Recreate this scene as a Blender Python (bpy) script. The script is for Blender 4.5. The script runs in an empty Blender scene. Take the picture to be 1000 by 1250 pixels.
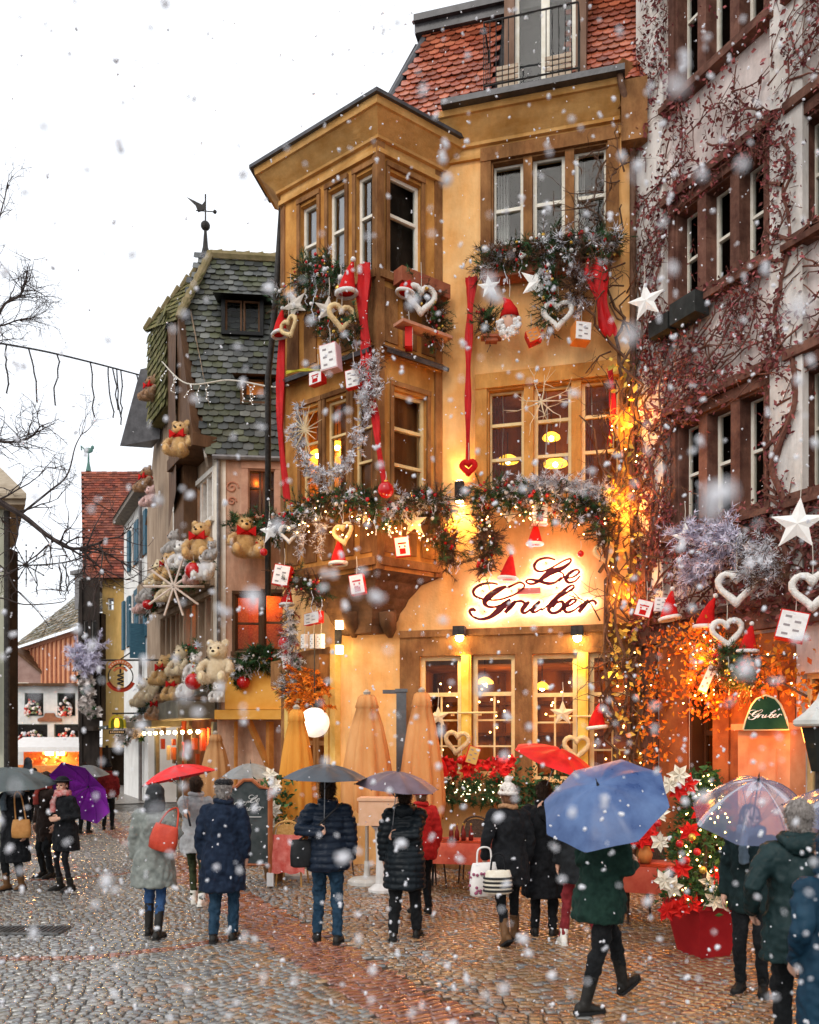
import bpy, bmesh, math, random
from mathutils import Vector, Matrix, noise
V = Vector
R = random.Random(11)
SC = bpy.context.scene
COL = SC.collection
F, HC, HY = 1050.0, 2.2, 905.0      # focal length in photo pixels, eye height, horizon row

def W(px, py, Y):
    """point at depth Y seen at photo pixel px,py"""
    return V(((px-500)/F*Y, Y, HC+(HY-py)/F*Y))
def GP(px, py):
    """ground point"""
    Y = HC*F/(py-HY)
    return V(((px-500)/F*Y, Y, 0))

# ---------------------------------------------------------------- mesh builder
class MB:
    def __init__(s):
        s.v=[]; s.f=[]; s.m=[]; s.c=[]; s.mi=0; s.col=(1,1,1,1)
    def add(s, vs, fs):
        b=len(s.v); s.v.extend([tuple(p) for p in vs])
        s.c.extend([s.col]*len(vs))
        for f in fs:
            s.f.append(tuple(i+b for i in f)); s.m.append(s.mi)
    def quad(s,a,b,c,d): s.add([a,b,c,d],[(0,1,2,3)])
    def box(s, c, size, rot=None):
        hx,hy,hz=size[0]/2,size[1]/2,size[2]/2
        vs=[V((x,y,z)) for x in(-hx,hx) for y in(-hy,hy) for z in(-hz,hz)]
        if rot is not None: vs=[rot@p for p in vs]
        c=V(c); vs=[p+c for p in vs]
        s.add(vs,[(0,1,3,2),(4,6,7,5),(0,4,5,1),(2,3,7,6),(0,2,6,4),(1,5,7,3)])
    def obox(s, o, ux, uy, uz):
        """box from corner o with edge vectors"""
        vs=[o+ux*i+uy*j+uz*k for i in(0,1) for j in(0,1) for k in(0,1)]
        s.add(vs,[(0,1,3,2),(4,6,7,5),(0,4,5,1),(2,3,7,6),(0,2,6,4),(1,5,7,3)])
    def tube(s, pts, rad, seg=6, cap=True, ell=1.0):
        pts=[V(p) for p in pts]; n=len(pts)
        if not hasattr(rad,'__len__'): rad=[rad]*n
        vs=[]; fs=[]; x=None
        for i,p in enumerate(pts):
            t=(pts[min(i+1,n-1)]-pts[max(i-1,0)])
            if t.length<1e-9: t=V((0,0,1))
            t.normalize()
            if x is None:
                a=V((0,0,1)) if abs(t.z)<.9 else V((1,0,0))
                x=t.cross(a).normalized()
            else:
                x=(x-t*x.dot(t))
                x=x.normalized() if x.length>1e-6 else t.orthogonal().normalized()
            y=t.cross(x)
            for k in range(seg):
                a=2*math.pi*k/seg
                vs.append(p+x*(math.cos(a)*rad[i])+y*(math.sin(a)*rad[i]*ell))
        for i in range(n-1):
            for k in range(seg):
                k2=(k+1)%seg
                fs.append((i*seg+k,i*seg+k2,(i+1)*seg+k2,(i+1)*seg+k))
        if cap:
            fs.append(tuple(range(seg-1,-1,-1))); fs.append(tuple((n-1)*seg+k for k in range(seg)))
        s.add(vs,fs)
    def loft(s, rings, seg=16):
        """rings: (center, xvec, yvec) closed with caps"""
        vs=[];fs=[];n=len(rings)
        for c,xv,yv in rings:
            for k in range(seg):
                a=2*math.pi*k/seg
                vs.append(c+xv*math.cos(a)+yv*math.sin(a))
        for i in range(n-1):
            for k in range(seg):
                k2=(k+1)%seg
                fs.append((i*seg+k,i*seg+k2,(i+1)*seg+k2,(i+1)*seg+k))
        fs.append(tuple(range(seg-1,-1,-1))); fs.append(tuple((n-1)*seg+k for k in range(seg)))
        s.add(vs,fs)
    def ball(s, c, r, seg=12, rings=8, rot=None):
        if not hasattr(r,'__len__'): r=(r,r,r)
        vs=[];fs=[];c=V(c)
        for i in range(1,rings):
            th=math.pi*i/rings
            for k in range(seg):
                a=2*math.pi*k/seg
                vs.append(V((r[0]*math.sin(th)*math.cos(a), r[1]*math.sin(th)*math.sin(a), r[2]*math.cos(th))))
        vs.append(V((0,0,r[2]))); vs.append(V((0,0,-r[2])))
        if rot is not None: vs=[rot@p for p in vs]
        vs=[p+c for p in vs]
        T=len(vs)-2;B=T+1
        for i in range(rings-2):
            for k in range(seg):
                k2=(k+1)%seg
                fs.append((i*seg+k,(i+1)*seg+k,(i+1)*seg+k2,i*seg+k2))
        for k in range(seg):
            k2=(k+1)%seg
            fs.append((T,k,k2)); fs.append((B,(rings-2)*seg+k2,(rings-2)*seg+k))
        s.add(vs,fs)
    def lathe(s, prof, c, seg=16, axis=None):
        """prof: list of (r,z)"""
        q=V((0,0,1)).rotation_difference(axis).to_matrix() if axis is not None else Matrix.Identity(3)
        s.loft([(V(c)+q@V((0,0,z)), q@V((max(r,1e-4),0,0)), q@V((0,max(r,1e-4),0))) for r,z in prof],seg)
    def prism(s, pts, off):
        """closed outline pts (3D) extruded by vector off"""
        n=len(pts); vs=[V(p) for p in pts]+[V(p)+off for p in pts]
        fs=[tuple(range(n-1,-1,-1)),tuple(range(n,2*n))]+[(i,(i+1)%n,n+(i+1)%n,n+i) for i in range(n)]
        s.add(vs,fs)
    def build_each(s,name,mats,parent,smooth=False,k=1):
        """one object per group of k added pieces"""
        cuts=[0]+[i for i in range(1,len(s.f)) if min(s.f[i])>max(max(f) for f in s.f[max(0,i-60):i])]+[len(s.f)]
        for i in range(0,len(cuts)-1,k):
            a,b=cuts[i],cuts[min(i+k,len(cuts)-1)]; q=MB(); fs=s.f[a:b]; lo=min(min(f) for f in fs); hi=max(max(f) for f in fs)
            q.v=s.v[lo:hi+1]; q.c=s.c[lo:hi+1]; q.f=[tuple(t-lo for t in f) for f in fs]; q.m=s.m[a:b]; q.build(name,mats,parent,smooth)
    def build(s, name, mats, parent=None, smooth=False, local=False, origin=None, auto=None):
        if not isinstance(mats,(list,tuple)): mats=[mats]
        if parent is not None:
            if not local:
                inv=mw(parent).inverted()
                vs=[inv@V(p) for p in s.v]
            else: vs=s.v
            loc=V((0,0,0))
        else:
            if origin is None:
                xs=[p[0] for p in s.v]; ys=[p[1] for p in s.v]; zs=[p[2] for p in s.v]
                origin=V(((min(xs)+max(xs))/2,(min(ys)+max(ys))/2,min(zs)))
            loc=V(origin); vs=[(p[0]-loc.x,p[1]-loc.y,p[2]-loc.z) for p in s.v]
        me=bpy.data.meshes.new(name); me.from_pydata([tuple(p) for p in vs],[],s.f)
        for m in mats: me.materials.append(m)
        if len(mats)>1: me.polygons.foreach_set('material_index',s.m)
        if any(c!=(1,1,1,1) for c in s.c[:1]+s.c[-1:]) or len(set(s.c[::max(1,len(s.c)//50)]))>1:
            at=me.color_attributes.new('Col','FLOAT_COLOR','POINT')
            at.data.foreach_set('color',[q for c in s.c for q in c])
        if smooth: me.polygons.foreach_set('use_smooth',[True]*len(me.polygons))
        me.update()
        o=bpy.data.objects.new(name,me); COL.objects.link(o); o.location=loc
        if parent is not None: o.parent=parent
        return o

def mw(o):
    m=Matrix.LocRotScale(o.location,o.rotation_euler,o.scale)
    return mw(o.parent)@m if o.parent else m
def tag(o,label,cat,group=None,kind=None):
    if label: o['label']=label
    if cat: o['category']=cat
    if group: o['group']=group
    if kind: o['kind']=kind
    return o
def thing(name,label,cat,loc,rz=0,group=None):
    o=bpy.data.objects.new(name,None); COL.objects.link(o); o.location=V(loc); o.rotation_euler=(0,0,rz)
    o.empty_display_size=.2
    return tag(o,label,cat,group)
def copy_tree(o,parent=None):
    c=o.copy(); COL.objects.link(c)
    if parent is not None: c.parent=parent
    for ch in list(o.children): copy_tree(ch,c)
    return c

def bake(o, mods):
    """apply a few modifiers to o's mesh through the depsgraph"""
    for typ,kw in mods:
        m=o.modifiers.new(typ,typ)
        for k,v in kw.items(): setattr(m,k,v)
    dg=bpy.context.evaluated_depsgraph_get()
    me=bpy.data.meshes.new_from_object(o.evaluated_get(dg))
    for m in o.data.materials:
        if me.materials.find(m.name)<0: me.materials.append(m)
    o.modifiers.clear(); old=o.data; o.data=me; bpy.data.meshes.remove(old)
    me.polygons.foreach_set('use_smooth',[True]*len(me.polygons))
    return o
def remesh(mb,name,mat,parent,vox=.012,smooth=2,wr=0,wf=9,local=True,fn=None):
    """union of closed pieces as one continuous skin"""
    me=bpy.data.meshes.new(name); me.from_pydata(mb.v,[],mb.f); me.materials.append(mat)
    o=bpy.data.objects.new(name,me); COL.objects.link(o)
    bake(o,[('REMESH',dict(mode='VOXEL',voxel_size=vox)),('SMOOTH',dict(factor=.5,iterations=smooth))])
    me=o.data; me.name=name
    if wr:
        nr=[p.normal.copy() for p in me.vertices]
        for p,n in zip(me.vertices,nr):
            q=p.co*wf
            d=noise.noise(V((q.x,q.y,q.z*.6)))+.5*noise.noise(q*2.3+V((5,1,2)))
            d=abs(d)*1.4-.45
            if fn: d+=fn(p.co)
            p.co=p.co+n*(wr*d)
        me.update()
    o.parent=parent
    return o

def fuzz(o,n,L,down=0,w=.12,seed=1):
    """grow short tufts out of a skin, in the same mesh"""
    rnd=random.Random(seed); me=o.data; vs=[v.co.copy() for v in me.vertices]; fs=[tuple(p.vertices) for p in me.polygons]; nv=len(fs)
    for k in range(n):
        p=me.polygons[rnd.randrange(nv)]; c=p.center.copy(); d=(p.normal+V((rnd.gauss(0,.5),rnd.gauss(0,.5),rnd.gauss(0,.5)-down))).normalized(); l=L*rnd.uniform(.5,1.2); x=d.orthogonal().normalized()*(l*w); b=len(vs)
        vs+=[c-x,c+x,c+d*l]; fs.append((b,b+1,b+2))
    m2=bpy.data.meshes.new(me.name); m2.from_pydata(vs,[],fs)
    for m in me.materials: m2.materials.append(m)
    m2.polygons.foreach_set('use_smooth',[True]*len(fs)); o.data=m2; return o
# ---------------------------------------------------------------- facades
class Fac:
    def __init__(s,O,u):
        s.O=V((O[0],O[1],0)); s.u=V((u[0],u[1],0)).normalized()
        s.n=V((s.u.y,-s.u.x,0))
        if s.n.dot(-s.O)<0: s.n=-s.n
    def P(s,a,z,d=0): return s.O+s.u*a+s.n*d+V((0,0,z))
    def at(s,px,py,d=0):
        O=s.O+s.n*d; dx=(px-500)/F
        # O+u a = t(dx,1)
        den=s.u.x-dx*s.u.y
        a=(dx*O.y-O.x)/den; t=O.y+s.u.y*a
        return a, HC+(HY-py)/F*t
    def pt(s,px,py,d=0):
        a,z=s.at(px,py,d); return s.P(a,z,d)
    def rect(s,x0,y0,x1,y1,d=0):
        """photo rectangle -> a0,a1,z0,z1 (z taken at its middle column)"""
        xm=(x0+x1)/2
        a0=s.at(x0,y0,d)[0]; a1=s.at(x1,y0,d)[0]
        z1=s.at(xm,y0,d)[1]; z0=s.at(xm,y1,d)[1]
        return min(a0,a1),max(a0,a1),z0,z1
    def box(s,mb,a0,a1,z0,z1,d0,d1):
        o=s.P(a0,z0,d0); mb.obox(o,s.u*(a1-a0),s.n*(d1-d0),V((0,0,z1-z0)))
    def wall(s,mb,a0,a1,z0,z1,holes,depth=.25):
        xs=sorted({a0,a1}|{min(max(q,a0),a1) for h in holes for q in h[:2]})
        zs=sorted({z0,z1}|{min(max(q,z0),z1) for h in holes for q in h[2:4]})
        for i in range(len(xs)-1):
            for k in range(len(zs)-1):
                xm=(xs[i]+xs[i+1])/2; zm=(zs[k]+zs[k+1])/2
                if any(h[0]<xm<h[1] and h[2]<zm<h[3] for h in holes): continue
                mb.quad(s.P(xs[i],zs[k]),s.P(xs[i+1],zs[k]),s.P(xs[i+1],zs[k+1]),s.P(xs[i],zs[k+1]))
        for h in holes:
            a,b,c,d=h[:4]
            mb.quad(s.P(a,c),s.P(a,c,-depth),s.P(a,d,-depth),s.P(a,d))
            mb.quad(s.P(b,c),s.P(b,c,-depth),s.P(b,d,-depth),s.P(b,d))
            mb.quad(s.P(a,c),s.P(b,c),s.P(b,c,-depth),s.P(a,c,-depth))
            mb.quad(s.P(a,d),s.P(b,d),s.P(b,d,-depth),s.P(a,d,-depth))

# ---------------------------------------------------------------- materials
_M={}
def mat(name,c1,c2=None,rough=.6,scale=6,bump=0,bscale=None,metal=0,emit=None,es=0,spec=.12,stretch=None,sheen=0,attr=False,detail=6,lo=.35,hi=.65,r2=None,sub=0,grime=0,coat=0):
    if name in _M: return _M[name]
    m=bpy.data.materials.new(name); m.use_nodes=True; nt=m.node_tree; N=nt.nodes; L=nt.links
    b=N['Principled BSDF']; b.inputs['Roughness'].default_value=rough; b.inputs['Metallic'].default_value=metal
    b.inputs['Specular IOR Level'].default_value=spec
    if sheen: b.inputs['Sheen Weight'].default_value=sheen; b.inputs['Sheen Roughness'].default_value=.5
    if coat: b.inputs['Coat Weight'].default_value=coat; b.inputs['Coat Roughness'].default_value=.06; b.inputs['Coat IOR'].default_value=1.4
    tc=N.new('ShaderNodeTexCoord'); src=tc.outputs['Object']
    if stretch:
        mp=N.new('ShaderNodeMapping'); mp.inputs['Scale'].default_value=stretch; L.new(src,mp.inputs['Vector']); src=mp.outputs['Vector']
    col=None
    if c2 is not None or r2 is not None:
        nz=N.new('ShaderNodeTexNoise'); nz.inputs['Scale'].default_value=scale; nz.inputs['Detail'].default_value=detail; nz.inputs['Roughness'].default_value=.6
        L.new(src,nz.inputs['Vector'])
        mr=N.new('ShaderNodeMapRange'); mr.inputs['From Min'].default_value=lo; mr.inputs['From Max'].default_value=hi
        L.new(nz.outputs['Fac'],mr.inputs['Value'])
        if c2 is not None:
            mx=N.new('ShaderNodeMix'); mx.data_type='RGBA'; mx.inputs['A'].default_value=(*c1,1); mx.inputs['B'].default_value=(*c2,1)
            L.new(mr.outputs['Result'],mx.inputs['Factor']); col=mx.outputs['Result']
        if r2 is not None:
            m2=N.new('ShaderNodeMapRange'); m2.inputs['To Min'].default_value=rough; m2.inputs['To Max'].default_value=r2
            L.new(mr.outputs['Result'],m2.inputs['Value']); L.new(m2.outputs['Result'],b.inputs['Roughness'])
    if grime:
        mg=N.new('ShaderNodeMapping'); mg.inputs['Scale'].default_value=(1.15,1.15,.26); L.new(tc.outputs['Object'],mg.inputs['Vector'])
        ng=N.new('ShaderNodeTexNoise'); ng.inputs['Scale'].default_value=1.7; ng.inputs['Detail'].default_value=9; ng.inputs['Roughness'].default_value=.72; L.new(mg.outputs['Vector'],ng.inputs['Vector'])
        rg_=N.new('ShaderNodeMapRange'); rg_.inputs['From Min'].default_value=.36; rg_.inputs['From Max'].default_value=.62; rg_.inputs['To Min'].default_value=1-grime; L.new(ng.outputs['Fac'],rg_.inputs['Value'])
        mq=N.new('ShaderNodeMix'); mq.data_type='RGBA'; mq.blend_type='MULTIPLY'; mq.inputs['Factor'].default_value=1
        if col is None:
            rgc=N.new('ShaderNodeRGB'); rgc.outputs[0].default_value=(*c1,1); col=rgc.outputs[0]
        L.new(col,mq.inputs['A']); L.new(rg_.outputs['Result'],mq.inputs['B']); col=mq.outputs['Result']
    if attr:
        at=N.new('ShaderNodeAttribute'); at.attribute_name='Col'
        if col is None:
            rg=N.new('ShaderNodeRGB'); rg.outputs[0].default_value=(*c1,1); col=rg.outputs[0]
        mu=N.new('ShaderNodeMix'); mu.data_type='RGBA'; mu.blend_type='MULTIPLY'; mu.inputs['Factor'].default_value=1
        L.new(col,mu.inputs['A']); L.new(at.outputs['Color'],mu.inputs['B']); col=mu.outputs['Result']
    if col is not None: L.new(col,b.inputs['Base Color'])
    else: b.inputs['Base Color'].default_value=(*c1,1)
    if bump:
        n2=N.new('ShaderNodeTexNoise'); n2.inputs['Scale'].default_value=bscale or scale*4; n2.inputs['Detail'].default_value=5
        L.new(src,n2.inputs['Vector'])
        bp=N.new('ShaderNodeBump'); bp.inputs['Strength'].default_value=bump; bp.inputs['Distance'].default_value=.02
        L.new(n2.outputs['Fac'],bp.inputs['Height']); L.new(bp.outputs['Normal'],b.inputs['Normal'])
    if emit:
        b.inputs['Emission Color'].default_value=(*emit,1); b.inputs['Emission Strength'].default_value=es
        m.cycles.emission_sampling='NONE' if es<25 else 'AUTO'
    if sub: b.inputs['Subsurface Weight'].default_value=sub; b.inputs['Subsurface Radius'].default_value=(.02,.01,.005)
    _M[name]=m; return m
CLOTH_SPEC=.08
def glass(name,tint=(.9,.95,1),refl=.5,rough=.02,body=None,bodyf=0.,ior=1.5):
    """thin pane: fresnel mirror over a see-through sheet, bodyf = share of dull dirt/film"""
    if name in _M: return _M[name]
    m=bpy.data.materials.new(name); m.use_nodes=True; nt=m.node_tree; N=nt.nodes; L=nt.links
    N.remove(N['Principled BSDF']); out=N['Material Output']
    tr=N.new('ShaderNodeBsdfTransparent'); tr.inputs['Color'].default_value=(*tint,1)
    gl=N.new('ShaderNodeBsdfGlossy'); gl.inputs['Roughness'].default_value=rough
    fr=N.new('ShaderNodeFresnel'); fr.inputs['IOR'].default_value=ior
    mu=N.new('ShaderNodeMath'); mu.operation='MULTIPLY'; mu.inputs[1].default_value=refl*2; mu.use_clamp=True
    L.new(fr.outputs[0],mu.inputs[0])
    tc=N.new('ShaderNodeTexCoord'); nz=N.new('ShaderNodeTexNoise'); nz.inputs['Scale'].default_value=2.5
    L.new(tc.outputs['Object'],nz.inputs['Vector'])
    bp=N.new('ShaderNodeBump'); bp.inputs['Strength'].default_value=.15; bp.inputs['Distance'].default_value=.03
    L.new(nz.outputs['Fac'],bp.inputs['Height']); L.new(bp.outputs['Normal'],gl.inputs['Normal'])
    base=tr.outputs[0]
    if body:
        df=N.new('ShaderNodeBsdfDiffuse'); df.inputs['Color'].default_value=(*body,1)
        tl=N.new('ShaderNodeBsdfTranslucent'); tl.inputs['Color'].default_value=(*body,1)
        ad=N.new('ShaderNodeMixShader'); ad.inputs[0].default_value=.5
        L.new(df.outputs[0],ad.inputs[1]); L.new(tl.outputs[0],ad.inputs[2])
        m1=N.new('ShaderNodeMixShader'); m1.inputs[0].default_value=bodyf
        L.new(base,m1.inputs[1]); L.new(ad.outputs[0],m1.inputs[2]); base=m1.outputs[0]
    mx=N.new('ShaderNodeMixShader'); L.new(mu.outputs[0],mx.inputs[0]); L.new(base,mx.inputs[1]); L.new(gl.outputs[0],mx.inputs[2])
    L.new(mx.outputs[0],out.inputs['Surface']); _M[name]=m; return m
def cloth_mat(name,c,c2=None,rough=.85,sheen=.03,bump=.15,translucent=0):
    return mat(name,c,c2 or tuple(x*.6 for x in c),rough=rough,scale=14,bump=bump,bscale=120,sheen=sheen)

# lamps
def point(name,loc,power,col=(1,.55,.2),rad=.08):
    l=bpy.data.lights.new(name,'POINT'); l.energy=power; l.color=col; l.shadow_soft_size=rad
    o=bpy.data.objects.new(name,l); COL.objects.link(o); o.location=loc; return o
def spot(name,loc,dirv,power,col=(1,.6,.22),ang=80,rad=.05,blend=.6):
    l=bpy.data.lights.new(name,'SPOT'); l.energy=power; l.color=col; l.shadow_soft_size=rad; l.spot_size=math.radians(ang); l.spot_blend=blend
    o=bpy.data.objects.new(name,l); COL.objects.link(o); o.location=loc
    o.rotation_euler=V((0,0,-1)).rotation_difference(V(dirv).normalized()).to_euler(); return o

def catmull(pts,n=6,closed=False):
    P=[V(p) for p in pts]; out=[]; m=len(P)
    rng=range(m) if closed else range(m-1)
    for i in rng:
        if closed: a,b,c,d=P[i-1],P[i],P[(i+1)%m],P[(i+2)%m]
        else: a,b,c,d=P[max(i-1,0)],P[i],P[i+1],P[min(i+2,m-1)]
        for k in range(n):
            t=k/n
            out.append(.5*((2*b)+(c-a)*t+(2*a-5*b+4*c-d)*t*t+(3*b-a-3*c+d)*t**3))
    if not closed: out.append(P[-1])
    return out
# ================================================================ camera, sky, sun
cam=bpy.data.cameras.new('camera'); co=bpy.data.objects.new('camera',cam); COL.objects.link(co)
co.location=(0,0,HC); co.rotation_euler=(math.radians(90),0,0)
cam.sensor_fit='HORIZONTAL'; cam.sensor_width=36; cam.lens=36*F/1000; cam.shift_y=.28
cam.clip_start=.05; cam.clip_end=900
cam.dof.use_dof=True; cam.dof.focus_distance=12; cam.dof.aperture_fstop=2.8
SC.camera=co
wd=bpy.data.worlds.new('World'); SC.world=wd; wd.use_nodes=True
nt=wd.node_tree; bg=nt.nodes['Background']
sky=nt.nodes.new('ShaderNodeTexSky'); sky.sky_type='NISHITA'; sky.sun_disc=False
sky.sun_elevation=math.radians(38); sky.sun_rotation=math.radians(205); sky.dust_density=4; sky.air_density=1
mx=nt.nodes.new('ShaderNodeMix'); mx.data_type='RGBA'; mx.inputs['Factor'].default_value=.86
mx.inputs['B'].default_value=(6.6,6.8,7.1,1)      # even snow-cloud cover over the clear sky
nt.links.new(sky.outputs[0],mx.inputs['A']); nt.links.new(mx.outputs['Result'],bg.inputs['Color']); bg.inputs['Strength'].default_value=.115
sl=bpy.data.lights.new('sun','SUN'); sl.energy=.5; sl.angle=math.radians(20); sl.color=(1,.96,.9)
so=bpy.data.objects.new('sun',sl); COL.objects.link(so)
el=math.radians(38); ro=math.radians(205)
sd=V((math.sin(ro)*math.cos(el),math.cos(ro)*math.cos(el),math.sin(el)))
so.rotation_euler=V((0,0,1)).rotation_difference(sd).to_euler(); so.location=(0,-10,30)
SC.view_settings.view_transform='Standard'; SC.view_settings.look='None'; SC.view_settings.exposure=.88; SC.view_settings.gamma=1

# ================================================================ ground: wet granite setts
ST=V((-.4540,.8910,0)); SA=V((.8910,.4540,0))        # along the street, across it
joint=mat('wet_joint_sand',(.012,.010,.008),(.03,.023,.017),rough=.12,scale=3,bump=.4,bscale=60,r2=.5,spec=.5)
gb=MB()
gb.quad(V((-300,-60,-.012)),V((300,-60,-.012)),V((300,600,-.012)),V((-300,600,-.012)))
tag(gb.build('ground',joint,origin=(0,0,-.012)),None,None,kind='structure')
setts=mat('wet_granite_setts',(.62,.62,.62),(1,1,1),rough=.05,scale=7,bump=.22,bscale=60,attr=True,r2=.22,spec=.9,coat=.9)
pb=MB(); rr=random.Random(3)
BAND=[(-.42,.42)]                                    # sandstone gutter band, in metres across the street from its axis
B0=GP(300,1112)
def stone_col(x,y,band):
    j=rr.uniform(.78,1.18)
    if band: c=rr.choice([(.40,.135,.07),(.36,.12,.065),(.44,.165,.085),(.29,.11,.075)])
    else:
        w=min(1,max(0,(x*.9+y*.16+1.2)/3.2))           # warmer stone on the restaurant side, partly warm light reflection painted into the colour
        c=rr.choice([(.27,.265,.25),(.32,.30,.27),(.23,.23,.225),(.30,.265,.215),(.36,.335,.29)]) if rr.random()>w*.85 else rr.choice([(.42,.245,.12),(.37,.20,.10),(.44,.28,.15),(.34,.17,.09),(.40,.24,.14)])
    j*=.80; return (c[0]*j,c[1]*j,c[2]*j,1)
def sett(c,ux,uy,lx,ly,hi):
    h=rr.uniform(.0,.007); tx=rr.uniform(-.06,.06); ty=rr.uniform(-.07,.07)
    g=[-.5,-.465,-.40,0,.40,.465,.5] if hi else [-.5,-.44,.44,.5]
    n=len(g); vs=[];fs=[]
    for j in range(n):
        for i in range(n):
            a,b=g[i],g[j]
            e=max(abs(a),abs(b)); z=h+.0046*(1-(2*a)**2*.7)*(1-(2*b)**2*.7)
            if e>.48: z=-.016
            elif e>.45: z-=.0035
            k=1.0 if not(abs(a)>.42 and abs(b)>.42) else .95
            vs.append(c+ux*(a*lx*k)+uy*(b*ly*k)+V((0,0,z+tx*a*lx+ty*b*ly)))
    for j in range(n-1):
        for i in range(n-1): fs.append((j*n+i,j*n+i+1,(j+1)*n+i+1,(j+1)*n+i))
    pb.add(vs,fs)
# rows run across the street in shallow arcs; the gutter band runs along it
row=0; b=-2.0
while b<26:
    rh=rr.uniform(.086,.104) if b<9 else rr.uniform(.105,.125)
    a=-9.5+rr.uniform(0,.15)
    while a<9:
        inband=abs(a)<.36
        ln=(rr.uniform(.08,.135)) if not inband else rr.uniform(.13,.2)
        ac=a+ln/2
        arc=.20*math.cos(ac*1.9)+.03*math.sin(ac*5+b)
        if inband: arc=0
        p=B0+SA*ac+ST*(b-5+arc)
        if 4.6<p.y<27 and abs(p.x)<.5*p.y+1.0:
            # keep out of the house footprints
            if not (p.y>15.6+abs(min(0,p.x+1))*1.0 and p.x>-3.2):
                th=math.atan2(-.38*math.sin(ac*1.9),1) if not inband else 0
                ux=SA*math.cos(th)+ST*math.sin(th); uy=-SA*math.sin(th)+ST*math.cos(th)
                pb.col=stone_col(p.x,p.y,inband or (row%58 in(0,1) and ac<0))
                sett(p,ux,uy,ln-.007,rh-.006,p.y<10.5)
        a+=ln
    b+=rh; row+=1
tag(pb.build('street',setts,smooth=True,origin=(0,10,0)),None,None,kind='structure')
# far end of the street, too far for single stones to show
fm=mat('far_wet_paving',(.16,.15,.14),(.30,.27,.24),rough=.2,scale=7,bump=.8,bscale=9,r2=.5)
fb=MB()
p0=B0+ST*20.5; 
fb.quad(p0-SA*12,p0+SA*9,p0+SA*9+ST*90,p0-SA*30+ST*90)
fo=fb.build('far_street',fm); fo.location.z=.012; tag(fo,None,None,kind='structure')
# ================================================================ shared building kit
plaster=mat('ochre_plaster',(.82,.40,.125),(.92,.55,.235),rough=.85,scale=1.6,bump=.35,bscale=22,detail=8,grime=.24)
stone=mat('brown_sandstone',(.22,.09,.032),(.40,.19,.07),rough=.8,scale=3.5,bump=.5,bscale=30,stretch=(1,1,.6),grime=.5)
stone_o=mat('orange_sandstone',(.50,.205,.045),(.70,.34,.09),rough=.8,scale=2.5,bump=.5,bscale=22,stretch=(1,1,.8),grime=.38)
corn=mat('painted_cornice',(.56,.27,.07),(.74,.42,.15),rough=.7,scale=2,bump=.3,bscale=24,stretch=(1,1,3),grime=.3)
white_paint=mat('old_white_paint',(.74,.68,.55),(.84,.80,.70),rough=.45,scale=8,bump=.15)
cream_paint=mat('cream_window_paint',(.72,.50,.22),(.82,.62,.32),rough=.45,scale=8,bump=.15)
dark_metal=mat('dark_iron',(.022,.02,.02),(.05,.045,.04),rough=.45,scale=12,bump=.2)
lead=mat('weathered_lead',(.03,.028,.03),(.08,.075,.08),rough=.4,scale=4,bump=.3,spec=.4)
zinc=mat('zinc_gutter',(.14,.13,.13),(.24,.22,.21),rough=.4,metal=.5,scale=6)
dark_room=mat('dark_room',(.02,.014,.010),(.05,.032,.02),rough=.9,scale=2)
warm_room=mat('wood_panelled_room',(.16,.055,.018),(.34,.13,.04),rough=.8,scale=3,stretch=(1,1,.2))
curtain=mat('net_curtain',(.70,.68,.64),(.82,.80,.77),rough=.9,scale=10,stretch=(8,8,.4),bump=.5)
glass_dark=glass('window_glass',(.80,.83,.83),.18)
glass_sky=glass('sky_facing_glass',(.8,.85,.88),1.0,ior=2.0)
bulb=mat('warm_bulb',(1,.8,.5),emit=(1,.55,.16),es=14)
lampglow=mat('lamp_glow',(1,.8,.5),emit=(1,.66,.25),es=60)
amber=mat('amber_shade',(.9,.5,.05),emit=(1,.48,.04),es=2.2)
coolbulb=mat('cool_bulb',(.9,.95,1),emit=(.9,.93,1),es=.7)

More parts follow.
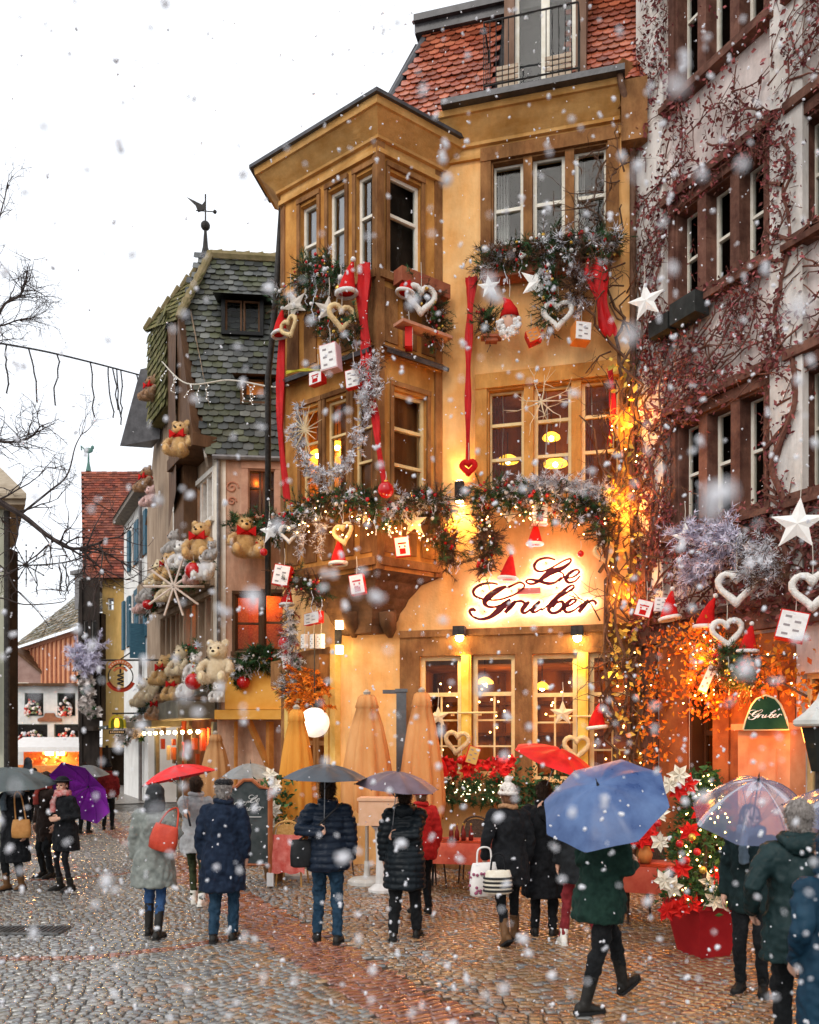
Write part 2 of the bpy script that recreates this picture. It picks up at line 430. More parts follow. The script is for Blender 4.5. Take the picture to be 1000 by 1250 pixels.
def window(par,fac,r,cols=1,trans=(),fm=white_paint,gm=glass_dark,inset=.12,bw=.055,panes=None,mull=.09,name='window',thin=.022,surr=None,sw=.14,sproj=.06):
    """casement window filling the hole r; cols casements split by posts; trans = heights (0-1) of cross bars; panes=(nx,nz) thin glazing bars under the lowest cross bar"""
    a0,a1,z0,z1=r; mb=MB(); d0=-inset-.06; d1=-inset
    cw=(a1-a0-(cols-1)*mull)/cols
    for i in range(cols):
        x0=a0+i*(cw+mull); x1=x0+cw
        fac.box(mb,x0,x0+bw,z0,z1,d0,d1); fac.box(mb,x1-bw,x1,z0,z1,d0,d1)
        fac.box(mb,x0+bw,x1-bw,z0,z0+bw*1.2,d0,d1-.003); fac.box(mb,x0+bw,x1-bw,z1-bw,z1,d0,d1-.003)
        for t in trans:
            zt=z0+(z1-z0)*t; fac.box(mb,x0+bw,x1-bw,zt-bw*.45,zt+bw*.45,d0,d1+.01)
        if panes:
            nx,nz=panes; zt=z0+(z1-z0)*(trans[-1] if trans else 1)
            for k in range(1,nx):
                xx=x0+bw+(x1-x0-2*bw)*k/nx; fac.box(mb,xx-thin/2,xx+thin/2,z0+bw,zt-bw*.45,d0+.015,d1-.008)
            for k in range(1,nz):
                zz=z0+bw+(zt-z0-bw)*k/nz; fac.box(mb,x0+bw,x1-bw,zz-thin/2,zz+thin/2,d0+.016,d1-.009)
    o=mb.build(name,fm,par)
    g=MB(); g.quad(fac.P(a0,z0,d0+.025),fac.P(a1,z0,d0+.025),fac.P(a1,z1,d0+.025),fac.P(a0,z1,d0+.025))
    g.build('pane',gm,o)
    if cols>1 and mull>.06:
        m=MB()
        for i in range(1,cols):
            x=a0+i*(cw+mull)-mull; fac.box(m,x,x+mull,z0,z1,-inset-.08,.02)
        m.build_each('mullion',surr or stone,o)
    if surr:
        m=MB()
        fac.box(m,a0-sw,a0,z0-.02,z1,-.02,sproj); fac.box(m,a1,a1+sw,z0-.02,z1,-.02,sproj)
        fac.box(m,a0-sw,a1+sw,z1,z1+sw*1.25,-.02,sproj+.015)
        for q0,q1 in ((a0+.001,a0+.03),(a1-.03,a1-.001)): fac.box(m,q0,q1,z0+.002,z1-.002,-inset+.004,.01)
        fac.box(m,a0+.03,a1-.03,z1-.03,z1-.003,-inset+.004,.01)
        m.build('stone_surround',surr,o)
        m=MB(); fac.box(m,a0-sw-.03,a1+sw+.03,z0-.13,z0-.022,-.02,sproj+.07); m.build('sill',surr,o)
    return o
def room(par,fac,a0,a1,z0,z1,m,depth=1.6,d=-.3,name='interior'):
    mb=MB(); P=fac.P
    mb.quad(P(a0,z0,d-depth),P(a1,z0,d-depth),P(a1,z1,d-depth),P(a0,z1,d-depth))
    mb.quad(P(a0,z0,d),P(a1,z0,d),P(a1,z0,d-depth),P(a0,z0,d-depth))
    mb.quad(P(a0,z1,d),P(a1,z1,d),P(a1,z1,d-depth),P(a0,z1,d-depth))
    mb.quad(P(a0,z0,d),P(a0,z0,d-depth),P(a0,z1,d-depth),P(a0,z1,d))
    mb.quad(P(a1,z0,d),P(a1,z0,d-depth),P(a1,z1,d-depth),P(a1,z1,d))
    return mb.build(name,m,par)
def tiles(mb,P0,u,v,n,wu,hv,tw=.17,th=.13,inside=None,cols=((1,1,1),),rnd=None,round_=True,jit=.012):
    """beaver-tail tiles laid from the eave point P0 along u, rising along v"""
    rnd=rnd or R; rows=int(hv/th)+1
    for r in range(rows):
        off=(r%2)*tw/2
        for c in range(-1,int(wu/tw)+2):
            a=c*tw+off; b=r*th
            if inside and not inside(a+tw/2,b+th*.4): continue
            if not inside and (a<-tw*.6 or a>wu): continue
            w=tw*.485; L=th*1.35; q=rnd.uniform(-jit,jit)
            if round_: out=[(-w,L),(-w,.05),(-w*.8,.018),(-w*.4,0),(w*.4,0),(w*.8,.018),(w,.05),(w,L)]
            else: out=[(-w,L),(-w,0),(w,0),(w,L)]
            k=rnd.uniform(.6,1.2); cc=rnd.choice(cols); mb.col=(cc[0]*k,cc[1]*k,cc[2]*k,1)
            o=P0+u*(a+tw/2)+v*(b+q)
            top=[o+u*x+v*y+n*((.034+.2*max(0,th-.15))*(1-y/L)+.012+q*.4) for x,y in out]
            low=[p-n*.016 for p in top]
            m=len(out); mb.add(top+low,[tuple(range(m))]+[(i,i+1,m+i+1,m+i) for i in range(m-1)])

# ================================================================ restaurant house
gr=thing('restaurant_house','ochre plastered corner restaurant with a two storey oriel, red tiled mansard roof and script sign','house',(.57,15,0))
FG=Fac((.57,15.0),(.966,-.259))
SR=3.40                                              # right end of its front
Cc=V((-1.03,15.43,0)); Lc=V((-2.58,17.5,0))
SL=(Cc-FG.O).dot(FG.u)                               # left end (negative)
FL_=Fac((Lc.x,Lc.y),(Cc.x-Lc.x,Cc.y-Lc.y)); LLW=(Cc-Lc).length
EAVE=12.88
w_g1=FG.rect(513,800,629,948); w_g2=FG.rect(650,797,776,955)
w_1=FG.rect(595,467,757,602); w_2=FG.rect(600,186,742,316)
mb=MB(); FG.wall(mb,SL,SR,0,EAVE,[w_g1,w_g2,w_1,w_2],.3)
door=(.35,1.75,0.02,3.0)
FL_.wall(mb,0,LLW,0,EAVE,[door],.3)
mb.quad(Lc,V((-2.6,23,0)),V((-2.6,23,EAVE)),Lc+V((0,0,EAVE)))
p=FG.P(SR,0); mb.quad(p,V((5.2,23,0)),V((5.2,23,EAVE)),p+V((0,0,EAVE)))
mb.quad(V((-2.6,23,0)),V((5.2,23,0)),V((5.2,23,EAVE)),V((-2.6,23,EAVE)))
mb.build('wall',plaster,gr)
# timber-coloured ground floor shopfront frame
mb=MB(); a,z=FG.at(489,778); 
FG.box(mb,a,SR,z-.02,z+.10,-.01,.09)
zt=w_g1[3]
FG.box(mb,a,w_g1[0],.02,z-.02,-.01,.05); FG.box(mb,w_g1[1],w_g2[0],.02,z-.02,-.01,.05); FG.box(mb,w_g2[1],SR,.02,z-.02,-.01,.05)
FG.box(mb,w_g1[0],w_g1[1],zt,z-.02,-.01,.047); FG.box(mb,w_g2[0],w_g2[1],w_g2[3],z-.02,-.01,.047)
FG.box(mb,a,SR,0.0,.45,.05,.10)
mb.build('shopfront_frame',stone,gr)
for r in (w_g1,w_g2):
    window(gr,FG,r,cols=2,trans=(.68,),fm=cream_paint,mull=.20,panes=(2,3),bw=.075,inset=.06,surr=None,thin=.03)
    m=MB(); xm=(r[0]+r[1])/2; FG.box(m,xm-.085,xm+.085,r[2],r[3],-.02,.075); FG.box(m,xm-.05,xm+.05,r[2],r[3],.075,.10)
    m.build('pilaster',mat('lamplit_yellow_paint',(.78,.50,.07),(.9,.62,.14),rough=.5,scale=6),gr)  # yellow of the lamplight is painted into the pilaster colour
    m=MB(); xm=(r[0]+r[1])/2
    for k in (-.24,.24):
        FG.box(m,xm+k-.02,xm+k+.02,r[2]+1.05,r[2]+1.09,.0,.12)
    m.tube([FG.P(xm-.55,r[2]+1.10,.13),FG.P(xm+.55,r[2]+1.10,.13)],.018,6); m.build('hanging_rod',cream_paint,gr)
window(gr,FG,w_1,cols=3,trans=(.36,.68),fm=cream_paint,mull=.16,bw=.06,surr=stone_o,sw=.20)
window(gr,FG,w_2,cols=3,trans=(.56,),fm=white_paint,mull=.15,bw=.065,surr=stone,sw=.18)
# rooms behind the glass
rg=room(gr,FG,a+.1,SR-.05,.6,3.55,warm_room,1.8)
r1=room(gr,FG,.5,SR-.05,6.1,8.7,warm_room,1.9,name='upstairs_interior')
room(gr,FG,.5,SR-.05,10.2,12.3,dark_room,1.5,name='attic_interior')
room(gr,FL_,.2,2.0,0.02,3.1,warm_room,1.0,d=-.3,name='entrance_hall')
def pendant(par,p,rad=.2,drop=.5):
    m=MB(); m.lathe([(.02,.10),(rad*.5,.08),(rad*.95,.02),(rad,-.02),(rad*.96,-.03),(rad*.5,.03),(.02,.04)],p,14); o=m.build('pendant_lamp',amber,par,smooth=True)
    m=MB(); m.tube([p+V((0,0,.08)),p+V((0,0,drop))],.008,5); m.build('cord',dark_metal,o)
    m=MB(); m.ball(p+V((0,0,-.02)),.045,8,6); m.build('bulb',lampglow,o)
for (px,py,dp,rd) in ((620,562,-1.0,.20),(678,566,-.8,.22),(673,534,-1.6,.17)): pendant(r1,FG.pt(px,py,dp),rd,.45+.3*rd)
for wr,mm_,sg_ in ((w_1,mat('red_brown_curtain',(.20,.035,.02),(.32,.07,.04),rough=.9,scale=9),(0,1,2)),(w_2,curtain,(0,2))):
    cw_=(wr[1]-wr[0])/3
    for i in sg_:
        m=MB(); n_=9; e0=wr[0]+cw_*i+.05; wd_=cw_*(.34 if i!=1 else .22)
        for k in range(n_): 
            s0=e0+wd_*k/n_; s1=e0+wd_*(k+1)/n_; m.quad(FG.P(s0,wr[2],-.34+(k%2)*.05),FG.P(s1,wr[2],-.34+((k+1)%2)*.05),FG.P(s1-.02,wr[3],-.34+((k+1)%2)*.05),FG.P(s0,wr[3],-.34+(k%2)*.05))
        m.build('curtain',mm_,gr)
for (px,py,dp,rd) in ((592,833,-1.0,.16),(662,839,-.7,.13),(748,826,-1.5,.2)): pendant(rg,FG.pt(px,py,dp),rd)
point('dining_room_lamp',FG.P(1.0,3.0,-1.1),15,(1,.42,.12),.15); point('dining_room_lamp',FG.P(2.7,3.0,-1.1),15,(1,.42,.12),.15)
point('upstairs_lamp',FG.P(1.9,8.0,-1.2),9,(1,.45,.14),.15)
# dim shapes inside: panelling rails, shelves, strings of little lamps
m=MB()
for k in range(7): 
    x=a+.2+k*.62; FG.box(m,x,x+.12,.6,3.5,-2.05,-1.98)
for zz in (1.5,2.3,2.9): FG.box(m,a+.12,SR-.06,zz,zz+.07,-2.04,-1.95)
m.build('panelling',mat('dark_panel_wood',(.07,.022,.008),(.14,.05,.015),rough=.5,scale=8,stretch=(1,1,.2)),rg)
m=MB(); rr=random.Random(5)
for k in range(70):
    m.ball(FG.P(rr.uniform(a+.3,SR-.2),rr.uniform(1.5,3.3),rr.uniform(-1.8,-.45)),.018,6,4)
m.build('fairy_lights',bulb,rg)
m=MB(); rr=random.Random(8)
for k in range(6): 
    x=w_1[0]+.2+k*.38; m.tube([FG.P(x,8.3,-.36),FG.P(x+.03,7.8,-.37),FG.P(x-.01,rr.uniform(6.9,7.5),-.36)],.012,5)
m.build('bead_strings',mat('pale_beads',(.7,.6,.5),rough=.4),r1)
# main cornice
def cornice(par,fac,a0,a1,ztop,prof,name='cornice',m=corn):
    mb=MB()
    for k,(z0,z1,d) in enumerate(prof): fac.box(mb,a0-d*0,a1,ztop+z0,ztop+z1,-.05,d)
    return mb.build(name,m,par)
prof=[(-.66,.0),(-.66,.06),(-.58,.06),(-.57,.03),(-.46,.03),(-.45,.09),(-.40,.10),(-.10,.36),(-.09,.40),(.0,.42),(.0,.0)]
mb=MB()
for (z0,d0),(z1,d1) in zip(prof,prof[1:]): mb.quad(FG.P(.02,EAVE+z0,d0),FG.P(SR-.38,EAVE+z0,d0),FG.P(SR-.38,EAVE+z1,d1),FG.P(.02,EAVE+z1,d1))
for s_ in (.02,SR-.38): mb.add([FG.P(s_,EAVE+z,d) for z,d in prof],[tuple(range(len(prof)))])
mb.build('cornice',corn,gr)
m=MB(); FG.box(m,0.1,SR-.30,EAVE+.002,EAVE+.10,.05,.56); m.build('gutter',lead,gr)
pd=FG.P(SR-.30,0,.30)
m=MB(); m.tube([FG.P(SR-.38,EAVE+.02,.45),FG.P(SR-.36,EAVE-.12,.42),FG.P(SR-.2,EAVE-.55,.15),FG.P(SR-.18,EAVE-.8,.10),FG.P(SR-.18,.1,.10)],.055,8); m.build('downpipe',mat('rusty_downpipe',(.10,.05,.03),(.2,.11,.07),rough=.5,scale=5),gr,smooth=True)
m=MB(); FG.box(m,SR-.36,SR+.05,EAVE-1.0,EAVE-.02,-.3,.36); m.build('eaves_block',stone,gr)
# mansard roof: steep tiled slope
slope=V((0,0,1))*.94-FG.n*.34; slope.normalize(); rn=FG.u.cross(slope).normalized()
if rn.dot(FG.n)<0: rn=-rn
red=[(1,.9,.85),(1.15,1,.95),(.75,.6,.55),(1,.75,.65),(1.3,1.25,1.2)]
redtile=mat('red_clay_tile',(.30,.075,.036),(.42,.14,.075),spec=.5,rough=.24,scale=3,attr=True,bump=.3,bscale=40)
mb=MB(); P0=FG.P(-1.25,EAVE+.08,.18)
RH=2.25; DX0,DX1=1.02,2.12
tiles(mb,P0,FG.u,slope,rn,5.0,RH,.185,.135,inside=lambda x,y: x>.10+y*.33 and x<4.85 and not(DX0+1.13<x<DX1+1.27 and y>.25) ,cols=red,rnd=random.Random(2))
mb.build('roof',redtile,gr)
m=MB()   # underlay and hip
m.quad(FG.P(-1.2,EAVE+.06,.15),FG.P(3.6,EAVE+.06,.15),FG.P(3.6,EAVE+.06,.15)+slope*RH-rn*.0,FG.P(-.45,EAVE+.06,.15)+slope*RH)
hipb=FG.P(-1.2,EAVE+.06,.15); hipt=FG.P(-.45,EAVE+.06,.15)+slope*RH
m.quad(hipb,hipt,hipt+V((-.15,3,0)),hipb+V((-1.6,3.5,0)))
m.build('roof_underlay',mat('slate_dark',(.03,.028,.03),(.06,.055,.055),rough=.5,scale=9),gr)
m=MB(); m.tube([hipb+V((-.05,0,0)),hipt],.07,8); m.tube([hipb+V((-.22,.3,0)),hipt+V((-.16,.2,0))],.05,6)
m.build('hip_ridge',lead,gr)
m=MB(); T0=FG.P(-.62,EAVE+.06,.30)+slope*RH
m.obox(T0,FG.u*4.4,-FG.n*.3,V((0,0,.16))); m.obox(T0+V((0,0,.16))+FG.n*.08,FG.u*4.4,-FG.n*.35,V((0,0,.12)))
m.build('roof_curb',lead,gr)
m=MB(); up=V((0,0,.6))-FG.n; up.normalize(); un=FG.u.cross(up).normalized(); un=un if un.z>0 else -un
tiles(m,T0+V((0,0,.22)),FG.u,up,un,4.4,3.0,.185,.15,cols=red,rnd=random.Random(4)); m.build('upper_roof',redtile,gr)
# dormer with french window and iron balcony
DF=Fac((FG.P(0,0,.12).x,FG.P(0,0,.12).y),(FG.u.x,FG.u.y))
zb=EAVE+.12; zt=EAVE+2.75
m=MB()
da0,da1,_,_=DF.rect(628,0,703,90)
DF.box(m,da0-.17,da0,zb,zt,-1.2,.02); DF.box(m,da1,da1+.17,zb,zt,-1.2,.02); DF.box(m,da0-.17,da1+.17,zt,zt+.2,-1.2,.06)
dm=m.build('dormer',mat('brown_dormer_boards',(.16,.09,.06),(.26,.16,.11),rough=.7,scale=6,stretch=(1,1,.3)),gr)
wo=window(dm,DF,(da0,da1,zb+.02,zt),cols=2,trans=(),fm=white_paint,mull=.0,bw=.07,inset=.10)
room(gr,DF,da0,da1,zb,zt,dark_room,1.0,name='dormer_interior')
m=MB(); bz0=EAVE+.12; bz1=bz0+1.12
ba0,_,_,_=DF.rect(596,20,610,100); ba1=DF.at(706,20,.4)[0]
for d,(s0,s1) in ((.42,(ba0,ba1)),): 
    for zz in (bz0+.06,bz1): m.tube([DF.P(s0,zz,d),DF.P(s1,zz,d)],.016,5)
    n=15
    for k in range(n+1):
        if 5<k<10: continue
        s=s0+(s1-s0)*k/n; m.tube([DF.P(s,bz0,d),DF.P(s,bz1,d)],.008,4)
for s in (ba0,ba1):
    for zz in (bz0+.06,bz1): m.tube([DF.P(s,zz,.42),DF.P(s,zz-(.25 if zz==bz1 else 0),-.35)],.014,5)
    for k in range(1,4): m.tube([DF.P(s,bz0,.42-k*.2),DF.P(s,bz1-k*.06,.42-k*.2)],.008,4)
m.build('balcony_railing',dark_metal,gr)
for (s0,s1) in ((ba0+.18,ba0+.55),(ba1-.55,ba1-.1)):
    m=MB()
    for k in range(3): DF.box(m,s0,s1,bz0+.22+k*.09,bz0+.28+k*.09,.25,.27)
    DF.box(m,s0+.02,s1-.02,bz0+.02,bz0+.2,.06,.24)
    m.build('balcony_planter',mat('pale_slats',(.45,.34,.24),(.6,.47,.35),rough=.7,scale=7),gr)
# ---------------------------------------------------------------- oriel
E=V((-2.30,15.62,0)); K=V((-.515,14.22,0)); A=V((.53,15.0,0)); Bk=V((-1.1,16.6,0))
OL=Fac((E.x,E.y),(K.x-E.x,K.y-E.y)); OLL=(K-E).length
OR=Fac((K.x,K.y),(A.x-K.x,A.y-K.y)); ORL=(A-K).length
OB=Fac((Bk.x,Bk.y),(E.x-Bk.x,E.y-Bk.y))
zO0,zO1=5.05,12.38
def rz(f,x0,x1,z0,z1,py=400): return (f.at(x0,py)[0],f.at(x1,py)[0],z0,z1)
zu0,zu1=10.05,11.72; zm0,zm1=6.30,8.10
hl_u=[rz(OL,367,388,zu0,zu1),rz(OL,401,422,zu0,zu1),rz(OL,435,459,zu0,zu1)]
hr_u=[rz(OR,475,514,zu0,zu1)]
hl_m=[rz(OL,368,390,zm0,zm1),rz(OL,398,424,zm0,zm1),rz(OL,432,458,zm0,zm1)]
hr_m=[rz(OR,480,521,zm0,zm1)]
mb=MB(); OL.wall(mb,0,OLL,zO0,zO1,hl_u+hl_m,.22); OR.wall(mb,0,ORL,zO0,zO1,hr_u+hr_m,.22)
mb.quad(Bk+V((0,0,zO0)),E+V((0,0,zO0)),E+V((0,0,zO1)),Bk+V((0,0,zO1)))
mb.add([E+V((0,0,zO0)),K+V((0,0,zO0)),A+V((0,0,zO0)),Bk+V((0,0,zO0))],[(0,1,2,3)])
mb.build('oriel',stone_o,gr)
# corner posts, string courses, parapet panels of the oriel
mb=MB()
def post(mb,p,z0,z1,w=.09): mb.box(V((p.x,p.y,(z0+z1)/2)),(w,w,z1-z0),Matrix.Rotation(.62,3,'Z'))
for p_ in (K+V((0,.03,0)),E+V((.05,.05,0)),A+V((-.06,.0,0))): post(mb,p_,zO0,zO1-.002,.15)
for f,L_,hs in ((OL,OLL,hl_u),(OR,ORL,hr_u),(OL,OLL,hl_m),(OR,ORL,hr_m)):
    for h in hs:
        for s in (h[0]-.07,h[1]): f.box(mb,s,s+.07,h[2]-.05,h[3]+.05,-.02,.035)
        f.box(mb,h[0]-.07,h[1]+.07,h[3]+.05,h[3]+.13,-.02,.05)
for z in (9.86,8.62,6.10,5.12):
    OL.box(mb,0,OLL,z,z+.13,-.02,.09); OR.box(mb,0,ORL,z-.001,z+.131,-.02,.088)
for z0,z1 in ((5.35,6.0),(8.85,9.75)):
    for k in range(5): OL.box(mb,.12+k*.44,.12+k*.44+.30,z0,z1,-.02,.025)
    for k in range(3): OR.box(mb,.1+k*.40,.1+k*.40+.28,z0,z1,-.02,.025)
mb.build('oriel_trim',stone,gr)
for h in hl_u: window(gr,OL,h,1,(.58,),white_paint,glass_sky,.09,.05)
for h in hr_u: window(gr,OR,h,1,(.60,),white_paint,glass_dark,.09,.06)
for h in hl_m: window(gr,OL,h,1,(.34,.66),cream_paint,glass_dark,.09,.045)
for h in hr_m: window(gr,OR,h,1,(.32,.66),cream_paint,glass_dark,.09,.06)
# oriel rooms and lamps; white curtains put in as the panes' sky reflection
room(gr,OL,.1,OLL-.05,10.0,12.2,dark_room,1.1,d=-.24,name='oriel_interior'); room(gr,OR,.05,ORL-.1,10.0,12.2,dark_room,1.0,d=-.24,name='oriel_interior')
m=MB()
for h in hl_u[:3]:
    n=14
    for k in range(n):
        s0=h[0]+.03+(h[1]-h[0])*.75*k/n; s1=h[0]+.03+(h[1]-h[0])*.75*(k+1)/n
        m.quad(OL.P(s0,h[2],-.24+(k%2)*.03),OL.P(s1,h[2],-.24+((k+1)%2)*.03),OL.P(s1,h[3],-.24+((k+1)%2)*.03),OL.P(s0,h[3],-.24+(k%2)*.03))
m.build('curtain',curtain,gr)
ri=room(gr,OL,.1,OLL-.05,6.1,8.4,warm_room,1.1,d=-.24,name='oriel_dining_room'); room(gr,OR,.05,ORL-.1,6.1,8.4,warm_room,1.0,d=-.24,name='oriel_dining_room')
for (f,px,py) in ((OL,388,555),(OL,412,545),(OR,489,532)): pendant(ri,f.pt(px,py,-.6),.16)
point('oriel_lamp',OL.P(1.1,7.9,-.7),6,(1,.42,.12),.1); point('oriel_lamp',OR.P(.5,7.9,-.6),4,(1,.42,.12),.1)
# oriel cornice (mitred rings) and lead roof
def ring(z0,z1,d):
    a_=E-OL.u*d*.9+OL.n*d; c_=A+OR.u*.3+OR.n*d
    # outer corner at K
    k_=K+(OL.n+OR.n)*(d/(1+OL.n.dot(OR.n)))
    pts=[a_+V((.2,1.0,0)),a_,k_,c_,Bk]
    return [V((p.x,p.y,z0)) for p in pts]
mb=MB(); zc=12.38
op=[(-.46,.0),(-.46,.06),(-.38,.06),(-.37,.03),(-.27,.03),(-.26,.09),(-.22,.10),(.04,.33),(.05,.37),(.16,.39)]
for (z0,d0),(z1,d1) in zip(op,op[1:]):
    r0=ring(zc+z0,0,d0); r1=ring(zc+z1,0,d1)
    for i_ in range(4): mb.quad(r0[i_],r0[i_+1],r1[i_+1],r1[i_])
mb.build('oriel_cornice',corn,gr)
mb=MB(); mb.prism(ring(zc+.161,0,.45),V((0,0,.06)))
rp=ring(zc+.22,0,.41); top=V((-1.1,16.3,zc+.85))
mb.add(rp+[top],[(0,1,5),(1,2,5),(2,3,5),(3,4,5)])
mb.build('oriel_roof',lead,gr)
mb=MB(); q=E+V((.75,.7,12.45)); mb.box(q+V((0,0,.35)),(.28,.5,.7)); mb.box(q+V((0,0,.74)),(.36,.6,.08)); mb.build('chimney',mat('purple_lead',(.10,.07,.09),(.17,.13,.16),rough=.5,scale=5),gr)
mb=MB(); mb.tube([E+V((-.02,.25,12.6)),E+V((-.25,.6,10.2)),E+V((-.42,.9,9.2)),E+V((-.42,.9,5.0))],.06,7); mb.build('rain_pipe',dark_metal,gr,smooth=True)
# sloping ledge between the storeys of the oriel
mb=MB(); 
for f,L_ in ((OR,ORL),(OL,OLL)):
    mb.add([f.P(0,8.78,.02),f.P(L_,8.78,.02),f.P(L_,8.62,.26),f.P(0,8.62,.26),f.P(0,8.56,.24),f.P(L_,8.56,.24)],[(0,1,2,3),(3,2,5,4)])
mb.build('oriel_ledge',lead,gr)
# corbel: tapering courses down to two brackets
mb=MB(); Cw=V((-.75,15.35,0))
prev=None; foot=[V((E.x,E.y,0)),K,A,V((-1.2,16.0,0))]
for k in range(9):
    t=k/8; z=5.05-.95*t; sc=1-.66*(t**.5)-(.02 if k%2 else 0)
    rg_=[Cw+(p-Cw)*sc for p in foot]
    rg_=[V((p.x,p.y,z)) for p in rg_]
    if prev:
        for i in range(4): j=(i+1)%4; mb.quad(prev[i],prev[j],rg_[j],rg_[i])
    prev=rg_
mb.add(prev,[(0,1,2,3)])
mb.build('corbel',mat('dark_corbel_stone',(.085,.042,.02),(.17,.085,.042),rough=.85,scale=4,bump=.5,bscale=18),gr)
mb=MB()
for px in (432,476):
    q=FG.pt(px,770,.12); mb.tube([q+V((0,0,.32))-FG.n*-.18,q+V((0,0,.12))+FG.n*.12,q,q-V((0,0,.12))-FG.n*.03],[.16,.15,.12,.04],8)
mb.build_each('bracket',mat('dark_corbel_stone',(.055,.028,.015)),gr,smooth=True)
# entrance on the lane side: glowing door, jambs
mb=MB(); FL_.box(mb,0.02,door[0]-.145,.02,3.95,-.01,.05); FL_.box(mb,door[0]-.14,door[1]+.14,3.155,3.95,-.01,.06); FL_.box(mb,door[0]-.3,door[1]+.2,3.3,3.8,.06,.30); mb.build('entrance_panelling',stone,gr)
mb=MB(); FL_.box(mb,2.02,2.2,.02,3.98,-.01,.12); mb.build('yellow_post',mat('yellow_jamb_paint',(.70,.42,.10),(.82,.55,.18),rough=.6,scale=5),gr)
m=MB(); FL_.box(m,door[0]-.14,door[0],.02,3.15,-.02,.08); FL_.box(m,door[1],door[1]+.14,.02,3.15,-.02,.08); FL_.box(m,door[0],door[1],3.0,3.15,-.02,.078)
m.build('door_surround',mat('yellow_jamb_paint',(.70,.42,.10),(.82,.55,.18),rough=.6,scale=5),gr)
window(gr,FL_,door,2,(.72,),mat('brown_door_wood',(.22,.09,.03),(.34,.15,.05),rough=.5,scale=5,stretch=(1,1,.2)),glass_dark,.16,.10,(1,3),mull=.03,name='door')
point('entrance_lamp',FL_.P(1.0,2.6,-.6),9,(1,.48,.13),.1)
# ================================================================ vine covered house on the right
iv=thing('vine_covered_house','pinkish white house at the right with brown stone windows smothered in bare reddish creeper','house',(3.9,14.0,0))
FI=Fac((3.83,14.12),(.454,-.891))
ivw=mat('pinkish_white_render',(.70,.58,.53),(.88,.78,.73),rough=.9,scale=1.4,bump=.4,bscale=18,detail=8,grime=.42)
ivs=mat('brown_red_sandstone',(.12,.05,.036),(.24,.115,.08),rough=.8,scale=4,bump=.5,bscale=24,grime=.5)
ih=[]
def irect(x0,x1,y0,y1): 
    a0=FI.at(x0,500)[0]; a1=FI.at(x1,500)[0]; 
    return (a0,a1,FI.at(x0,y1)[1],FI.at(x0,y0)[1])
rows_=[(irect(826,936,-60,118)),(irect(826,936,262,378)),(irect(828,936,520,645))]
r2=[]
for r in rows_: 
    ih.append(r); ih.append((3.05,4.3,r[2],r[3])); ih.append((5.0,6.3,r[2],r[3]))
gd=(FI.at(845,900)[0],FI.at(885,900)[0],.02,3.1); gd2=(FI.at(893,900)[0],FI.at(905,900)[0],.9,3.0)
gw=(3.0,4.4,.9,3.1)
mb=MB(); FI.wall(mb,0,9,0,19,ih+[gd,gw],.32); e=FI.P(9,0); o=FI.P(0,0)
mb.quad(e,e+V((6,3,0)),e+V((6,3,19)),e+V((0,0,19)))
mb.quad(o,o+V((6,3,0)),o+V((6,3,19)),o+V((0,0,19)))
mb.build('wall',ivw,iv)
mb=MB()
for k,r in enumerate(ih):
    window(iv,FI,r,cols=3,trans=(.52,) if k%3 else (.52,),fm=white_paint,gm=glass_dark,inset=.2,mull=.17,bw=.05,surr=ivs,sw=.12,sproj=.06)
    FI.box(mb,r[0]-.2,r[1]+.2,r[3]+.17,r[3]+.30,-.02,.16)
    FI.box(mb,r[0]-.2,r[1]+.2,r[2]-.22,r[2]-.132,-.02,.20)
mb.build_each('string_course',ivs,iv)
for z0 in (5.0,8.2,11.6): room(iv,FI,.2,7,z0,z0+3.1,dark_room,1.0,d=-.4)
# ground floor: reddish brown shopfront with quoins, panels, doors
brick_o=mat('orange_lit_panels',(.19,.05,.02),(.33,.11,.038),rough=.6,scale=3,bump=.3)
mb=MB()
z1=FI.at(800,735)[1]
FI.box(mb,0,9,3.75,4.05,-.02,.14); FI.box(mb,0,9,4.05,4.15,-.02,.20)
k=0
zz=.02
while zz<3.7:
    FI.box(mb,0.02,.36+(k%2)*.05,zz,zz+.40,-.02,.07+.003*(k%2)); zz+=.415; k+=1
mb.build('quoins',ivs,iv)
mb=MB()
FI.box(mb,.42,gd[0]-.06,.02,3.7,-.02,.04); FI.box(mb,gd[1]+.06,9,.02,.85,-.02,.05); 
FI.box(mb,gd[1]+.06,2.95,.86,3.7,-.02,.03); FI.box(mb,4.45,9,.86,3.7,-.02,.03)
for s in (1.55,1.95,2.4):
    FI.box(mb,s,s+.3,1.0,2.9,.03,.06)
mb.build('shop_panels',brick_o,iv)
mb=MB(); FI.box(mb,gd[0]+.001,gd[0]+.05,.02,3.1,-.31,.05); FI.box(mb,gd[1]-.05,gd[1]-.001,.02,3.1,-.31,.05); FI.box(mb,gd[0]+.05,gd[1]-.05,3.04,3.098,-.31,.05); mb.build_each('door_jamb',mat('dark_brown_wood',(.05,.022,.012)),iv)
window(iv,FI,gd,1,(.75,),mat('dark_brown_wood',(.05,.022,.012),(.10,.045,.02),rough=.45,scale=6,stretch=(1,1,.2)),glass_dark,.2,.09,(1,2),name='door')
window(iv,FI,gw,2,(.7,),cream_paint,glass_dark,.15,.07,(2,3))
room(iv,FI,.3,5,.02,3.4,warm_room,1.2,d=-.36,name='shop_interior')
point('shop_lamp',FI.P(1.6,2.7,-.8),8,(1,.4,.1),.1)
